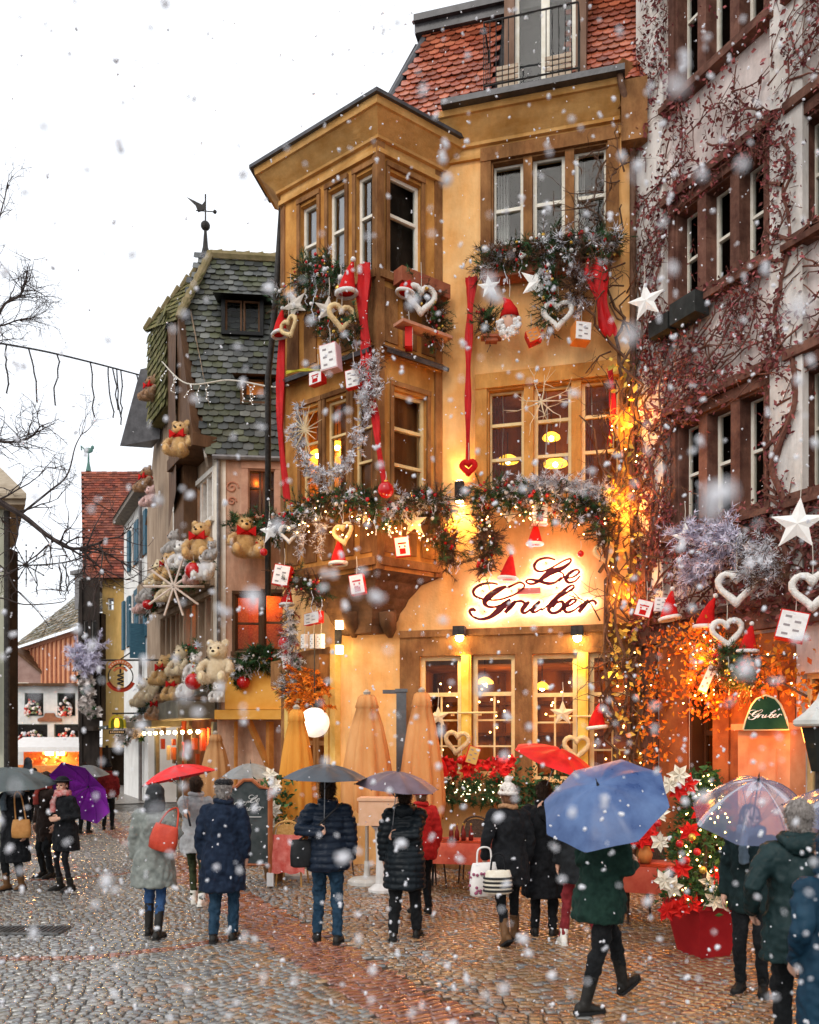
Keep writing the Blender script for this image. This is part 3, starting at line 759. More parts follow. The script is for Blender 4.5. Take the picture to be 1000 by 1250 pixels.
# white render pilasters
mb=MB(); b0=FI.at(792,300)[0]; FI.box(mb,-.05,FI.at(815,300)[0],4.16,19,-.02,.10)
FI.box(mb,FI.at(946,300)[0],FI.at(986,300)[0],4.16,19,-.02,.10)
mb.build_each('pilaster',mat('white_limewash',(.72,.65,.58),(.84,.79,.74),grime=.4,rough=.9,scale=2.2,bump=.35,bscale=20),iv)
mb=MB(); ro=FI.P(-.35,16.2,.3)
# its eaves over the alley between the houses
mb.obox(FI.P(-.38,12.55,-.1),FI.u*.35,FI.n*.5,V((0,0,.75)))
mb.build_each('eaves_bracket',stone,iv)

# ================================================================ steep slate roofed house with the bears
bh=thing('bear_house','narrow pale pink house with steep grey slate roof, half hipped mossy gable and weather vane','house',(-4.92,22,0))
FB=Fac((-4.92,22.0),(.995,.10)); FL=Fac((-4.92,22.0),(-.50,.866))
pinkp=mat('pale_pink_render',(.58,.31,.20),(.74,.48,.34),rough=.9,scale=1.5,bump=.3,bscale=16,detail=8,grime=.45)
greywood=mat('grey_timber',(.26,.18,.12),(.42,.31,.22),rough=.8,scale=4,stretch=(1,1,.25),bump=.4)
dbrown=mat('dark_brown_timber',(.075,.038,.02),(.14,.075,.04),rough=.7,scale=5,stretch=(1,1,.25),bump=.4)
redwood=mat('orange_red_shutter',(.42,.10,.035),(.55,.16,.06),rough=.6,scale=5,stretch=(1,1,.3))
redroom=mat('red_lit_blind',(.55,.12,.02),(.75,.22,.04),rough=.8,scale=26,detail=1)
ZE=9.75; GW=7.6; RZ=16.45
h_f=[FB.rect(303,573,336,628),FB.rect(287,726,318,795)+(),FB.rect(322,724,352,795)]
mb=MB(); FB.wall(mb,0,7,0,ZE,h_f,.2)
mb.build('front_wall',pinkp,bh)
hl=[(.25,1.9,8.0,9.15),(2.3,4.0,7.8,9.0),(.35,2.9,4.45,6.0),(3.4,5.6,4.45,6.0)]
mb=MB(); FL.wall(mb,0,GW,3.0,ZE,hl,.22)
g=[FL.P(0,ZE),FL.P(GW,ZE),FL.P(GW-2.3,14.8),FL.P(2.4,14.3)]; mb.add(g,[(0,1,2,3)])
mb.build('gable_wall',greywood,bh)
window(bh,FB,h_f[0],2,(.6,),dbrown,glass_dark,.1,.05,surr=mat('pink_stone_surround',(.42,.22,.15),(.55,.32,.22),rough=.85,scale=4),sw=.17,mull=.05)
for r in h_f[1:]: window(bh,FB,r,1,(.5,),dbrown,glass_dark,.1,.06,surr=dbrown,sw=.07)
for r in hl[:2]: window(bh,FL,r,3,(),greywood,glass_dark,.12,.05,mull=.1,surr=mat('white_board',(.6,.56,.5),(.75,.71,.65),rough=.7),sw=.1)
for r in hl[2:]: window(bh,FL,r,4,(),greywood,glass_dark,.12,.05,mull=.12,surr=greywood,sw=.1)
room(bh,FB,.3,3.5,7.4,9.6,warm_room,1.0,d=-.25); room(bh,FB,.3,3.5,4.2,6.6,redroom,.5,d=-.25)
room(bh,FL,.15,5.8,7.5,9.6,warm_room,1.0,d=-.3); room(bh,FL,.2,5.8,4.2,6.4,redroom,.5,d=-.4)
point('bear_house_lamp',FB.P(.95,9.0,-.6),12,(1,.42,.1),.08); point('bear_house_lamp',FL.P(1,9.0,-.7),10,(1,.42,.1),.1)
point('bear_house_lamp',FB.P(1.2,5.9,-.40),12,(1,.4,.1),.05); point('bear_house_lamp',FL.P(1.4,5.8,-.55),18,(1,.35,.08),.1)
mb=MB()
for r in hl[2:]:
    FL.box(mb,r[0]+.7,r[0]+1.2,r[2],r[3],-.35,-.26)
mb.build_each('shutter',redwood,bh)
# carved scrolls over the front window, corner board
mb=MB(); FB.box(mb,-.02,.22,3.2,ZE-.02,-.02,.035); FL.box(mb,-.02,.3,3.2,ZE-.02,-.02,.03); mb.build('corner_board',mat('whitewash_board',(.66,.58,.48),(.8,.73,.63),rough=.8,scale=3),bh)
mb=MB()
for (px,py,r_) in ((283,595,.17),(283,612,.12),(311,566,.15),(322,562,.17),(333,566,.15)):
    c=FB.pt(px,py,.02); mb.tube([c+FB.u*(r_*(1-k/18)*math.cos(k*.6))+V((0,0,r_*(1-k/18)*math.sin(k*.6))) for k in range(16)],.022,5)
mb.build_each('scroll_ornament',mat('pink_ornament',(.5,.22,.14),rough=.9),bh)
# main slate slope toward the viewer
ridge=FL.P(GW/2,RZ); 
fs=(ridge-FB.P(0,ZE)); fu=FB.u
fv=(fs-fu*fs.dot(fu)).normalized(); fn=fu.cross(fv).normalized(); fn=fn if fn.z>0 else -fn
LS=fs.dot(fv); sh=fs.dot(fu)                 # verge shifts left by sh over the slope
slc=[(1,1,1.0),(.7,.72,.72),(1.2,1.2,1.15),(.85,.88,.6),(.5,.52,.5),(.7,.72,.42),(.62,.6,.42)]
slate=mat('weathered_slate',(.075,.078,.076),(.135,.136,.125),spec=.2,rough=.4,scale=2,attr=True,bump=.3,bscale=30)
moss=mat('mossy_tile',(.10,.10,.042),(.18,.155,.08),rough=.8,scale=3,attr=True,bump=.3,bscale=30)
hz=14.35
def vx(y): return sh*y/LS-.22
P0=FB.P(0,ZE,0)-fv*.35
dorm=[(1.0,2.05,5.75,7.0),(1.15,1.75,2.4,3.0)]
def ins(x,y):
    z=ZE-.3+y*fv.z
    if z<hz: lo=vx(y)
    else: lo=vx((hz-ZE)/fv.z)+ (z-hz)*.15
    return x>lo and x<5.5 and y<LS+.4
mb=MB(); tiles(mb,P0-fu*3.8,fu,fv,fn,10,LS+.4,.27,.23,inside=lambda x,y: ins(x-3.8,y),cols=slc,rnd=random.Random(6),jit=.02)
# tiles are set by their corner; hipped end in mossy tile
mb.build('slate_roof',slate,bh)
mb=MB(); lo=[P0+fu*vx(0),P0+fu*6,P0+fu*6+fv*(LS+.3),P0+fu*.4+fv*(LS+.3),P0+fu*vx((hz-ZE)/fv.z)+fv*((hz-ZE+.3)/fv.z)]
mb.add([p-fn*.03 for p in lo],[(0,1,2,3,4)])
bk=[FL.P(GW+.3,ZE-.3),FL.P(GW+.3,ZE-.3)+fu*10,ridge+fu*10,ridge+fu*.6]
mb.add(bk,[(0,1,2,3)]); mb.build('roof_boards',dbrown,bh)
# half hip
ht=ridge+fu*.95+V((0,0,.05)); hA=FL.P(2.2,hz-.55,.40); hB=FL.P(GW-2.1,hz+.45,.55)
hu=(hB-hA).normalized(); hc=(hA+hB)/2; hv=(ht-hc); hv=(hv-hu*hv.dot(hu)).normalized(); hn=hu.cross(hv).normalized(); hn=hn if hn.z>0 else -hn
WH=(hB-hA).length; HH=(ht-hc).dot(hv); tx=(ht-hA).dot(hu)
mb=MB(); tiles(mb,hA,hu,hv,hn,WH,HH,.26,.2,inside=lambda x,y: x>tx*y/HH-.05 and x<WH-(WH-tx)*y/HH+.05 and y<HH,cols=[(1,1,.8),(.7,.75,.5),(1.2,1.1,.8)],rnd=random.Random(7)); 
mb.add([hA-hn*.04,hB-hn*.04,ht-hn*.04],[(0,1,2)])
mb.build('half_hip',moss,bh)
mb=MB(); mb.tube([hA+V((0,0,.06)),ht+V((0,0,.05))],.07,7); mb.tube([hB+V((0,0,.05)),ht+V((0,0,.05))],.06,7); mb.tube([ht+V((0,0,.05)),ht+fu*6+V((0,0,.02))],.15,7)
rr=random.Random(9)
for (a_,b_) in ((hA,ht),(ht,ht+fu*4),(hB,ht)):
    n=int((b_-a_).length/.4)
    for k in range(n): q=a_+(b_-a_)*(k/n)+V((0,0,.07)); mb.tube([q,q+(b_-a_).normalized()*.36+V((0,0,.05))],[.09,.125],8)
mb.build('ridge_tiles',mat('mossy_ridge',(.16,.13,.06),(.26,.20,.11),rough=.9,scale=4,bump=.5),bh)
# lower mossy skirt of the hip hanging down to the lane and its boarding
mb=MB(); hs0=FL.P(3.9,hz-.1,.42); 
tiles(mb,FL.P(3.5,11.9,.42),FL.u,V((0,0,1)),FL.n,2.0,2.75,.26,.2,cols=[(1,1,.9),(.7,.75,.5),(1.2,1.2,1)],rnd=random.Random(3)); FL.box(mb,3.5,5.45,11.9,14.6,.05,.40)
mb.build('tile_hung_dormer',moss,bh)
mb=MB(); q=FL.P(5.5,11.6,.1); mb.add([q,q+V((0,0,2.3)),q+FL.n*.5+FL.u*.4+V((0,0,2.2)),q+FL.n*1.0+FL.u*1.0+V((0,0,-.1)),q+FL.u*1.0],[(0,1,2,3),(0,3,4),(1,2,3,4)])
mb.build('side_roof',lead,bh)
# brown verge board sweeping out at the eaves and soffit
mb=MB()
def sw(t): # point along verge, t 0 eaves .. 1 hip
    y=LS*t*.64; return P0+fu*(vx(y)-.02)+fv*y
pts=[sw(1),sw(.7),sw(.4),sw(.15),sw(0)]
for a_,b_ in zip(pts,pts[1:]):
    mb.obox(a_-fn*.05,(b_-a_)*1.0,-fn*.32,-FB.u*.06)
mb.build('verge_board',mat('grey_verge',(.34,.30,.26),(.48,.43,.38),rough=.7,scale=4),bh)
mb=MB(); FL.box(mb,.05,2.6,ZE-.05,ZE+.25,.0,.62); 
mb.add([FL.P(.1,ZE+.25,.6),FL.P(2.3,14.1,.40),FL.P(2.6,14.1,0.02),FL.P(.5,ZE+.25,0.02),FL.P(1.9,ZE+.25,.55)],[(0,1,2,3),(0,4,1)])
mb.add([FL.P(1.7,ZE-.8,.6),FL.P(1.8,ZE+2.2,.6),FL.P(2.5,13.9,.38),FL.P(3.5,14.3,.38),FL.P(3.4,ZE-1.4,.35)],[(0,1,2,3,4)])
FL.box(mb,1.7,2.7,6.9,ZE-.06,.02,.4)
mb.build('timber_soffit',dbrown,bh)
# dormer lights in the slate
for (px,py,w_,h_,lit) in ((296,385,.95,.9,0),(311,476,.55,.62,1)):
    Yd=22+ (HC+(HY-py)/F*23.5-ZE)/fv.z*fv.y
    c=W(px,py,Yd-.25); 
    FD=Fac((c.x,c.y),(FB.u.x,FB.u.y))
    m=MB(); z0=c.z-h_/2; z1=c.z+h_/2
    FD.box(m,-w_/2-.1,-w_/2,z0,z1,-1.0,.03); FD.box(m,w_/2,w_/2+.1,z0,z1,-1.0,.03); FD.box(m,-w_/2-.1,w_/2+.1,z0-.1,z0-.002,-.3,.05)
    m.add([FD.P(-w_/2-.3,z1+.0,.3),FD.P(w_/2+.3,z1+.0,.3),FD.P(w_/2+.3,z1+.45,-1.6),FD.P(-w_/2-.3,z1+.45,-1.6)],[(0,1,2,3)])
    d=m.build('dormer',slate if not lit else dbrown,bh)
    window(d,FD,(-w_/2,w_/2,z0,z1),2 if not lit else 1,(),dbrown,glass_dark if not lit else mat('orange_shutter',(.55,.17,.03),(.7,.25,.06),rough=.7,scale=5),.08,.05,mull=.04)
    if not lit:
        m=MB(); FD.box(m,-w_/2,w_/2,z0,z1,-.9,-.85); m.build('dark_loft',dark_room,d)
# eaves gutter, weather vane
mb=MB(); mb.tube([P0+fu*(-.1)-fv*.02,P0+fu*5.5-fv*.02],.07,7); mb.tube([FB.P(.05,ZE-.3,.1),FB.P(.05,3,.08)],.05,6)
mb.build('gutter',zinc,bh)
mb=MB(); vb=ht+V((-.15,0,0)); mb.lathe([(.15,0),(.08,.3),(.045,.75),(.04,.8)],vb,8); mb.ball(vb+V((0,0,.92)),.14,12,8); mb.tube([vb+V((0,0,1.0)),vb+V((0,0,1.85))],.025,5)
sp=vb+V((0,0,1.35)); mb.tube([sp+V((-.28,0,.02)),sp+V((.28,0,-.02))],.018,4); mb.ball(sp+V((.28,0,-.02)),.06,6,5)
mb.prism([sp+V((-.55,0,.42)),sp+V((-.1,0,.20)),sp+V((-.02,0,.30)),sp+V((-.02,0,.05)),sp+V((-.22,0,-.02)),sp+V((-.3,0,.18))],V((0,.03,0)))
mb.build('weather_vane',dark_metal,bh)
# flower-box ledges on the lane side and on the front
mb=MB()
for z0 in (6.55,3.25):
    FL.box(mb,.1,5.9,z0,z0+.10,.02,.75); FL.box(mb,.1,5.9,z0+.1,z0+.48,.62,.70)
    for k in range(8): FL.box(mb,.25+k*.78,.32+k*.78,z0-.3,z0-.002,.02,.5)
FL.box(mb,.1,5.9,6.2,6.4,.01,.12); 
mb.build('balcony_ledge',greywood,bh)
mb=MB(); FB.box(mb,.25,3.2,3.0,4.05,.02,.5); FB.box(mb,.02,3.4,2.75,2.98,.02,.7)
mb.build('lit_fascia',mat('ochre_fascia',(.78,.38,.06),(.88,.50,.12),rough=.7,scale=2),bh)
mb=MB(); q=FL.P(0,0); FL.box(mb,0,3.2,2.78,3.22,.05,1.0); FL.box(mb,3.2,6.8,2.62,2.80,.05,.9)
FL.box(mb,3.4,3.55,0,2.6,-.02,.1); FL.box(mb,.0,.2,0,2.7,-.02,.1); FL.box(mb,6.0,6.2,0,2.6,-.02,.1)
mb.add([FL.P(-.02,3.2,1.0),FL.P(3.2,3.2,1.0),FL.P(3.2,3.55,.1),FL.P(-.02,3.55,.1)],[(0,1,2,3)])
mb.build('shop_canopy',mat('grey_green_canopy',(.14,.13,.10),(.23,.21,.16),rough=.7,scale=4),bh)
mb=MB(); mb.quad(FL.P(0,0,-1.2),FL.P(GW,0,-1.2),FL.P(GW,3,-1.2),FL.P(0,3,-1.2))
mb.quad(FB.P(0,0,-1.2),FB.P(7,0,-1.2),FB.P(7,3,-1.2),FB.P(0,3,-1.2)); mb.build('shop_back_wall',warm_room,bh)
mb=MB(); rr=random.Random(21)
for k in range(40):
    c=FL.P(rr.uniform(.3,6.5),rr.uniform(.8,2.5),rr.uniform(-.8,.0)); w_=rr.uniform(.1,.3); mb.col=rr.choice([(1,.35,.15,1),(1,.2,.08,1),(.9,.8,.6,1),(.4,.3,.2,1),(.7,.12,.06,1)])
    FL.box(mb,(c-FL.O).dot(FL.u),(c-FL.O).dot(FL.u)+w_,c.z,c.z+rr.uniform(.15,.6),(c-FL.O).dot(FL.n),(c-FL.O).dot(FL.n)+.1)
mb.build_each('shop_ware',mat('shop_wares_paint',(.6,.55,.5),attr=True,rough=.6),bh)
mb=MB()
for k in range(9): mb.ball(FL.P(.5+k*.75,2.45,.35),.05,8,6)
mb.build_each('shop_bulb',lampglow,bh)
point('shop_front_lamp',FL.P(1.5,2.4,.0),16,(1,.5,.16),.1); point('shop_front_lamp',FL.P(5,2.3,.0),14,(1,.5,.16),.1)
# oblique bracing timbers under the front fascia
mb=MB(); a_=FB.P(1.35,1.5,.3); mb.tube([a_,a_+V((-.55,0,1.25))],.09,4); mb.tube([FB.P(1.35,0,.3),FB.P(1.35,2.7,.3)],.1,4); mb.tube([FB.P(.5,0,.3),FB.P(.5,2.7,.3)],.05,4); mb.build_each('brace',mat('orange_timber',(.45,.18,.04),(.6,.26,.07),rough=.6,scale=4),bh)

# ================================================================ blue shuttered house behind
bs=thing('blue_shuttered_house','white house with petrol blue shutters and grey eaves behind the bear house','house',(-9.4,31,0))
FS=Fac((-9.42,31.0),(-.454,.891)); FS2=Fac((-9.42,31.0),(1,0))
ww=mat('cool_white_render',(.70,.68,.64),(.84,.82,.78),rough=.9,scale=1.5,bump=.2)
hs=[(.6,1.6,6.0,8.0),(2.6,3.6,6.0,8.0),(4.3,5.0,6.0,8.0),(.6,1.6,9.0,10.6),(2.6,3.6,9.0,10.6)]
mb=MB(); FS.wall(mb,0,5.5,0,11.5,hs,.2); mb.quad(FS2.P(0,0),FS2.P(3,0),FS2.P(3,11.5),FS2.P(0,11.5)); mb.build('wall',ww,bs)
for r in hs: window(bs,FS,r,2,(.5,),white_paint,glass_dark,.1,.06)
room(bs,FS,.2,5.4,5.6,11,dark_room,.8)
blue=mat('petrol_blue_paint',(.03,.085,.125),(.05,.13,.18),rough=.6,scale=6,stretch=(1,1,8))
for r in hs:
    for s in (r[0]-.55,r[1]+.05):
        m=MB(); FS.box(m,s,s+.5,r[2],r[3],.02,.10); m.build('shutter',blue,bs)
# one pair stands open, square to the wall
m=MB(); c=FS.P(.1,0,.05)
for off in (0,): m.obox(FS.P(.2,5.2,.05),FS.n*.55,FS.u*.06,V((0,0,1.25)))
m.build('open_shutter',blue,bs)
m=MB(); m.obox(FS.P(-.3,11.2,0),FS.u*5.8,FS.n*.45,V((0,0,.18))); m.add([FS.P(-.3,11.38,.5),FS.P(5.5,11.38,.5),FS.P(5.5,13.2,-1.5),FS.P(-.3,13.2,-1.5)],[(0,1,2,3)])
m.build('roof',mat('grey_brown_roof',(.14,.115,.095),(.24,.20,.16),rough=.7,scale=5,bump=.4),bs)
m=MB(); m.tube([FS.P(.9,11.2,.12),FS.P(.9,0,.12)],.07,6); m.build('drain_pipe',zinc,bs)
for k in range(2):
    m=MB(); m.obox(FS.P(.5+k*3,2.7,.05),FS.u*2.4,FS.n*.9,V((0,0,.12))); m.build('awning',mat('dark_awning',(.05,.06,.05),rough=.7),bs)

# ================================================================ yellow house with tall red roof
yh=thing('yellow_house','narrow yellow house with one tiny window under a huge rust red tiled roof','house',(-14.8,42,0))
FY=Fac((-15.0,42.0),(1,.04)); fym=mat('yellow_render',(.70,.42,.13),(.82,.56,.22),rough=.9,scale=.8,bump=.2,detail=8,grime=.3)
hw=FY.rect(131,730,139,745)
mb=MB(); FY.wall(mb,0,6,1.9,10.6,[hw],.2); mb.build('wall',fym,yh)
window(yh,FY,hw,1,(.5,),white_paint,glass_dark,.1,.05)
mb=MB(); FY.box(mb,0,6,0,1.9,-2,-1.0); mb.box(FY.P(.15,1,-.2),(.3,.4,2)); mb.build('shop_recess',dark_room,yh)
mb=MB(); rv=V((-.245,.62,.77)).normalized(); rn_=V((1,0,0)).cross(rv).normalized(); 
rp0=W(101,706,41.4)
tiles(mb,rp0,V((1,0,0)),rv,rn_,5.4,9.0,.28,.22,inside=lambda x,y: x>0 and x<6 and y<9.2,cols=[(1,1,1),(.8,.75,.75),(1.2,1,.9),(.6,.55,.6),(1,.85,.7)],rnd=random.Random(31),round_=False)
mb.build('roof',mat('rust_red_tile',(.21,.06,.04),(.30,.11,.07),rough=.6,scale=.6,attr=True),yh)
mb=MB(); q=[rp0-rn_*.06,rp0+V((6,0,0))-rn_*.06,rp0+V((6,0,0))+rv*9.1-rn_*.06,rp0+rv*9.1-rn_*.06]; mb.add(q,[(0,1,2,3)])
mb.add([rp0,rp0+rv*9.1,rp0+rv*9.1+V((0,6,-6.4)),rp0+V((0,9,0))],[(0,1,2,3)]); mb.build('roof_boards',dbrown,yh)
mb=MB(); b=rp0+rv*9.1+V((.4,0,0)); mb.lathe([(.16,0),(.06,.5),(.05,.9)],b,8); mb.tube([b+V((0,0,.8)),b+V((0,0,1.1))],.04,5)
c=b+V((0,0,1.15)); mb.ball(c,(.26,.06,.16),8,6); mb.ball(c+V((.22,0,.16)),(.1,.05,.12),7,5); mb.tube([c+V((-.2,0,.05)),c+V((-.42,0,.25)),c+V((-.38,0,.02))],.05,5)
mb.build('weathercock',mat('green_copper',(.08,.17,.15),(.13,.24,.2),rough=.6),yh)

# ================================================================ dark timbered house in front of the square
dk=thing('dark_timbered_house','dark timber framed house hung with pale lilac Christmas branches left of the yellow house','house',(-15.3,41,0))
FD_=Fac((-15.35,41.0),(-.50,.866)); dkw=mat('soot_dark_wood',(.018,.014,.012),(.045,.034,.028),rough=.8,scale=3,stretch=(1,1,.3))
FDK=Fac((-15.75,41.2),(1,-.05))
dh=[(.12,.36,3.6,5.0),(.5,.76,3.6,5.0),(.12,.36,6.2,8.0),(.5,.76,6.2,8.0)]
mb=MB(); FDK.wall(mb,.0,.92,0,10.0,dh,.2)
mb.quad(FDK.P(0,0),FDK.P(0,0)+V((-3.6,9,0)),FDK.P(0,0)+V((-3.6,9,10)),FDK.P(0,10)); mb.build('wall',dkw,dk)
for r in dh: window(dk,FDK,r,1,(.5,),mat('grey_window',(.3,.28,.26),rough=.6),glass_dark,.1,.04)
room(dk,FDK,.05,.88,3.2,8.4,dark_room,.7)
mb=MB(); mb.add([FDK.P(-.2,5.5,.5),FDK.P(1.0,5.5,.5),FDK.P(1.0,6.3,0.02),FDK.P(-.2,6.1,0.02)],[(0,1,2,3)]); FDK.box(mb,-.1,1.0,2.7,2.9,.02,.9); FDK.box(mb,-.05,.1,0,9.9,.005,.08); FDK.box(mb,.84,.93,0,9.9,.005,.08); mb.build('eaves',dkw,dk)

# ================================================================ orange timbered house and grey flower shop at the end of the lane
oh=thing('orange_timbered_house','salmon orange timber framed house with mossy roof at the far end of the lane','house',(-21,56,0))
FO=Fac(( (108-500)/F*52,52.0),(-.62,.785))
oc=mat('salmon_render',(.66,.27,.13),(.76,.38,.21),rough=.9,scale=2)
mb=MB(); FO.wall(mb,0,16,0,9.1,[],.2); mb.build('wall',oc,oh)
mb=MB()
for k in range(14): FO.box(mb,.3+k*1.0,.55+k*1.0,5.3,9.0,.0,.10)
FO.box(mb,0,16,5.2,5.45,.0,.12); FO.box(mb,0,16,8.85,9.15,.0,.12)
mb.build('timber_frame',mat('dark_salmon_timber',(.30,.11,.06),(.40,.17,.10),rough=.8),oh)
mb=MB(); ov=(V((0,0,1))*.75-FO.n*.66).normalized(); on=FO.u.cross(ov).normalized(); on=on if on.z>0 else -on
tiles(mb,FO.P(-.8,9.05,.6),FO.u,ov,on,18,5.2,.5,.4,cols=[(1,1,.9),(.8,.85,.7),(1.2,1.1,.9)],rnd=random.Random(12),inside=lambda x,y: x>-.1 and x<17-y*1.2)
mb.build('roof',mat('old_brown_tile',(.17,.145,.11),(.26,.21,.16),rough=.8,scale=1,attr=True),oh)
q=FO.P(2.2,11.6,-1.0); mb=MB(); mb.box(q,(1.6,1.6,2.2),Matrix.Rotation(.9,3,'Z')); mb.box(q+V((0,0,1.2)),(2.0,2.0,.25),Matrix.Rotation(.9,3,'Z')); mb.build('roof_dormer',zinc,oh)

fs_=thing('flower_shop','grey white shop front with four flower filled windows and a curved wooden name board','shop',(-19.5,50,0))
FZ=Fac(((14-500)/F*50,50.0),(1,0)); lw=mat('pale_grey_boards',(.58,.60,.58),(.72,.74,.72),rough=.8,scale=3)
zh=[FZ.rect(30,846,53,874),FZ.rect(70,846,92,874),FZ.rect(20,884,58,909),FZ.rect(66,884,100,909)]
mb=MB(); zt_=FZ.at(50,838)[1]; FZ.wall(mb,0,4.85,0,zt_,zh,.25); mb.build('wall',lw,fs_)
for r in zh: window(fs_,FZ,r,1,(),mat('green_grey_frame',(.12,.16,.14),rough=.6),glass_dark,.1,.05)
room(fs_,FZ,.1,4.8,2.0,5.2,dark_room,.6)
mb=MB(); FZ.box(mb,-.3,5.1,zt_,zt_+.16,-.1,.5); mb.build('eaves',dbrown,fs_)
mb=MB(); a0,z0=FZ.at(47,881); a1,_=FZ.at(76,881)
pts=[(a0,0),(a1,0),(a1,.18),(a1-.35,.28),((a0+a1)/2+.25,.5),((a0+a1)/2-.25,.5),(a0+.35,.28),(a0,.18)]
mb.prism([FZ.P(s,z0+z,.05) for s,z in pts],FZ.n*.08); mb.build('name_board',mat('carved_brown_board',(.22,.09,.045),(.3,.14,.08),rough=.6),fs_)
rr=random.Random(41)
for r in zh:
    mb=MB()
    for k in range(46):
        mb.col=rr.choice([(.85,.8,.78,1),(.8,.55,.5,1),(.9,.86,.84,1),(.6,.08,.06,1),(.25,.3,.16,1)])
        s_=rr.uniform(r[0]+.1,r[1]-.1); hmx=1-abs((s_-(r[0]+r[1])/2)/((r[1]-r[0])/2))
        mb.ball(FZ.P(s_,r[2]+rr.uniform(0,.25+.7*hmx*(r[3]-r[2])),rr.uniform(.05,.3)),rr.uniform(.05,.11),6,4)
    mb.build('flower_display',mat('flower_petals',(1,1,1),attr=True,rough=.8),fs_)
# stall with glowing counter
st=thing('market_stall','market stall with white awning and glowing orange counter below the flower shop','stall',(-19,47,0))
FT=Fac(((12-500)/F*47,47.0),(1,0)); mb=MB()
za=FT.at(60,912)[1]; zb_=FT.at(60,903)[1]
mb.add([FT.P(.3,za,1.0),FT.P(4.7,za,1.0),FT.P(4.7,za+.55,-1),FT.P(.3,za+.55,-1)],[(0,1,2,3)]); FT.box(mb,.3,4.7,za-.25,za,.97,1.0)
mb.add([FT.P(.3,za,1.0),FT.P(-.7,za-.8,.7),FT.P(-.6,za-.5,-.8),FT.P(.3,za+.55,-1)],[(0,1,2,3)])
mb.build('awning',mat('white_awning',(.8,.76,.72),(.86,.83,.8),rough=.8,scale=4),st)
mb=MB(); FT.box(mb,.3,4.7,0,.9,-.6,.4); FT.box(mb,.3,4.7,0,za,-1.1,-1.0); 
for s in (.3,4.6): FT.box(mb,s,s+.1,0,za,.3,.4)
mb.build('counter',mat('stall_wood',(.6,.2,.06),(.7,.3,.1),rough=.7),st)
mb=MB(); rr=random.Random(14)
for k in range(44): 
    mb.col=rr.choice([(1,.3,.06,1),(.9,.15,.05,1),(1,.7,.4,1),(.5,.1,.04,1)]); mb.ball(FT.P(rr.uniform(.5,4.5),rr.uniform(.95,1.75),rr.uniform(-.9,.2)),rr.uniform(.06,.16),6,4)
mb.build_each('ware',mat('stall_wares',(1,1,1),attr=True,rough=.6),st)
mb=MB(); 
for s in (1.9,2.5): FT.box(mb,s,s+.4,za-.45,za-.15,-.2,-.1)
mb.build_each('lamp',mat('stall_lamp',(1,.8,.4),emit=(1,.75,.3),es=10),st)
point('stall_lamp',FT.P(2.4,za-.3,-.2),140,(1,.45,.15),.2)
# brown house to the left of the orange one, far gable
fh=thing('far_brown_house','small brown gabled house far off at the left of the lane','house',(-27.5,60,0))
FH=Fac(((2-500)/F*60,60.0),(1,0)); mb=MB(); mb.add([FH.P(-3,0),FH.P(4.5,0),FH.P(4.5,5.5),FH.P(.8,8.6),FH.P(-3,5.5)],[(0,1,2,3,4)]); 
fw=mb.build('wall',mat('brown_mauve_render',(.30,.19,.16),(.4,.27,.23),rough=.9,scale=2),fh)
mb=MB(); mb.obox(FH.P(.8,8.6,.3),FH.u*3.9+V((0,0,-3.2)),-FH.n*6,V((0,0,.2))); mb.obox(FH.P(.8,8.6,.3),-FH.u*3.9+V((0,0,-3.2)),-FH.n*6,V((0,0,.2))); mb.build('roof',dbrown,fh)
mb=MB(); FH.box(mb,.9,1.9,5.2,6.3,.0,.06); mb.build('window',white_paint,fh)

# ================================================================ grey green house at the left edge
le=thing('grey_green_house','grey green rendered house at the left edge with wide eaves and dark corner pipe','house',(-9,18,0))
FE=Fac((-8.37,18.0),(-1,-.02)); gw_=mat('grey_green_render',(.36,.36,.27),(.48,.47,.37),rough=.9,scale=1.2,bump=.3,bscale=14)
hh=[(.7,1.7,1.0,2.6),(.7,1.7,4.2,6.0),(2.6,3.6,1.0,2.6),(2.6,3.6,4.2,6.0)]
mb=MB(); FE.wall(mb,0,6,0,7.2,hh,.2); mb.quad(FE.P(0,0),FE.P(0,0)+ST*8,FE.P(0,7.2)+ST*8,FE.P(0,7.2)); mb.build('wall',gw_,le)
for r in hh: window(le,FE,r,2,(.6,),white_paint,glass_dark,.1,.06,surr=stone,sw=.12)
room(le,FE,.3,5.5,.8,6.4,dark_room,.8)
mb=MB(); z0=7.05; pr=[FE.P(-.42,z0+.15,.6),FE.P(6,z0+.15,.6),FE.P(6,z0+.75,-.2),FE.P(-.38,z0+.75,-.2)]
bk_=ST*4; mb.prism([FE.P(-.50,z0,.4),FE.P(6,z0,.4),FE.P(6,z0,0)+bk_,FE.P(-.25,z0,0)+bk_],V((0,0,.1)))
mb.prism([FE.P(-.56,z0+.10,.5),FE.P(6,z0+.10,.5),FE.P(6,z0+.10,0)+bk_,FE.P(-.30,z0+.10,0)+bk_],V((0,0,.1)))
mb.add([FE.P(-.56,z0+.2,.5),FE.P(6,z0+.2,.5),FE.P(6,z0+1.5,-1.4),FE.P(1.0,z0+1.5,-1.4),FE.P(-.30,z0+.2,0)+bk_,FE.P(1.0,z0+1.5,0)+bk_],[(0,1,2,3),(0,3,5,4)])
mb.build('roof',mat('beige_roof',(.30,.24,.17),(.42,.35,.26),rough=.8,scale=4,bump=.4),le)
mb=MB(); mb.tube([FE.P(.02,7.0,.08),FE.P(.02,0,.08)],.06,7); mb.tube([FE.P(.22,3.9,.1),FE.P(.22,2.0,.1)],.03,5); mb.build('corner_pipe',dark_metal,le)
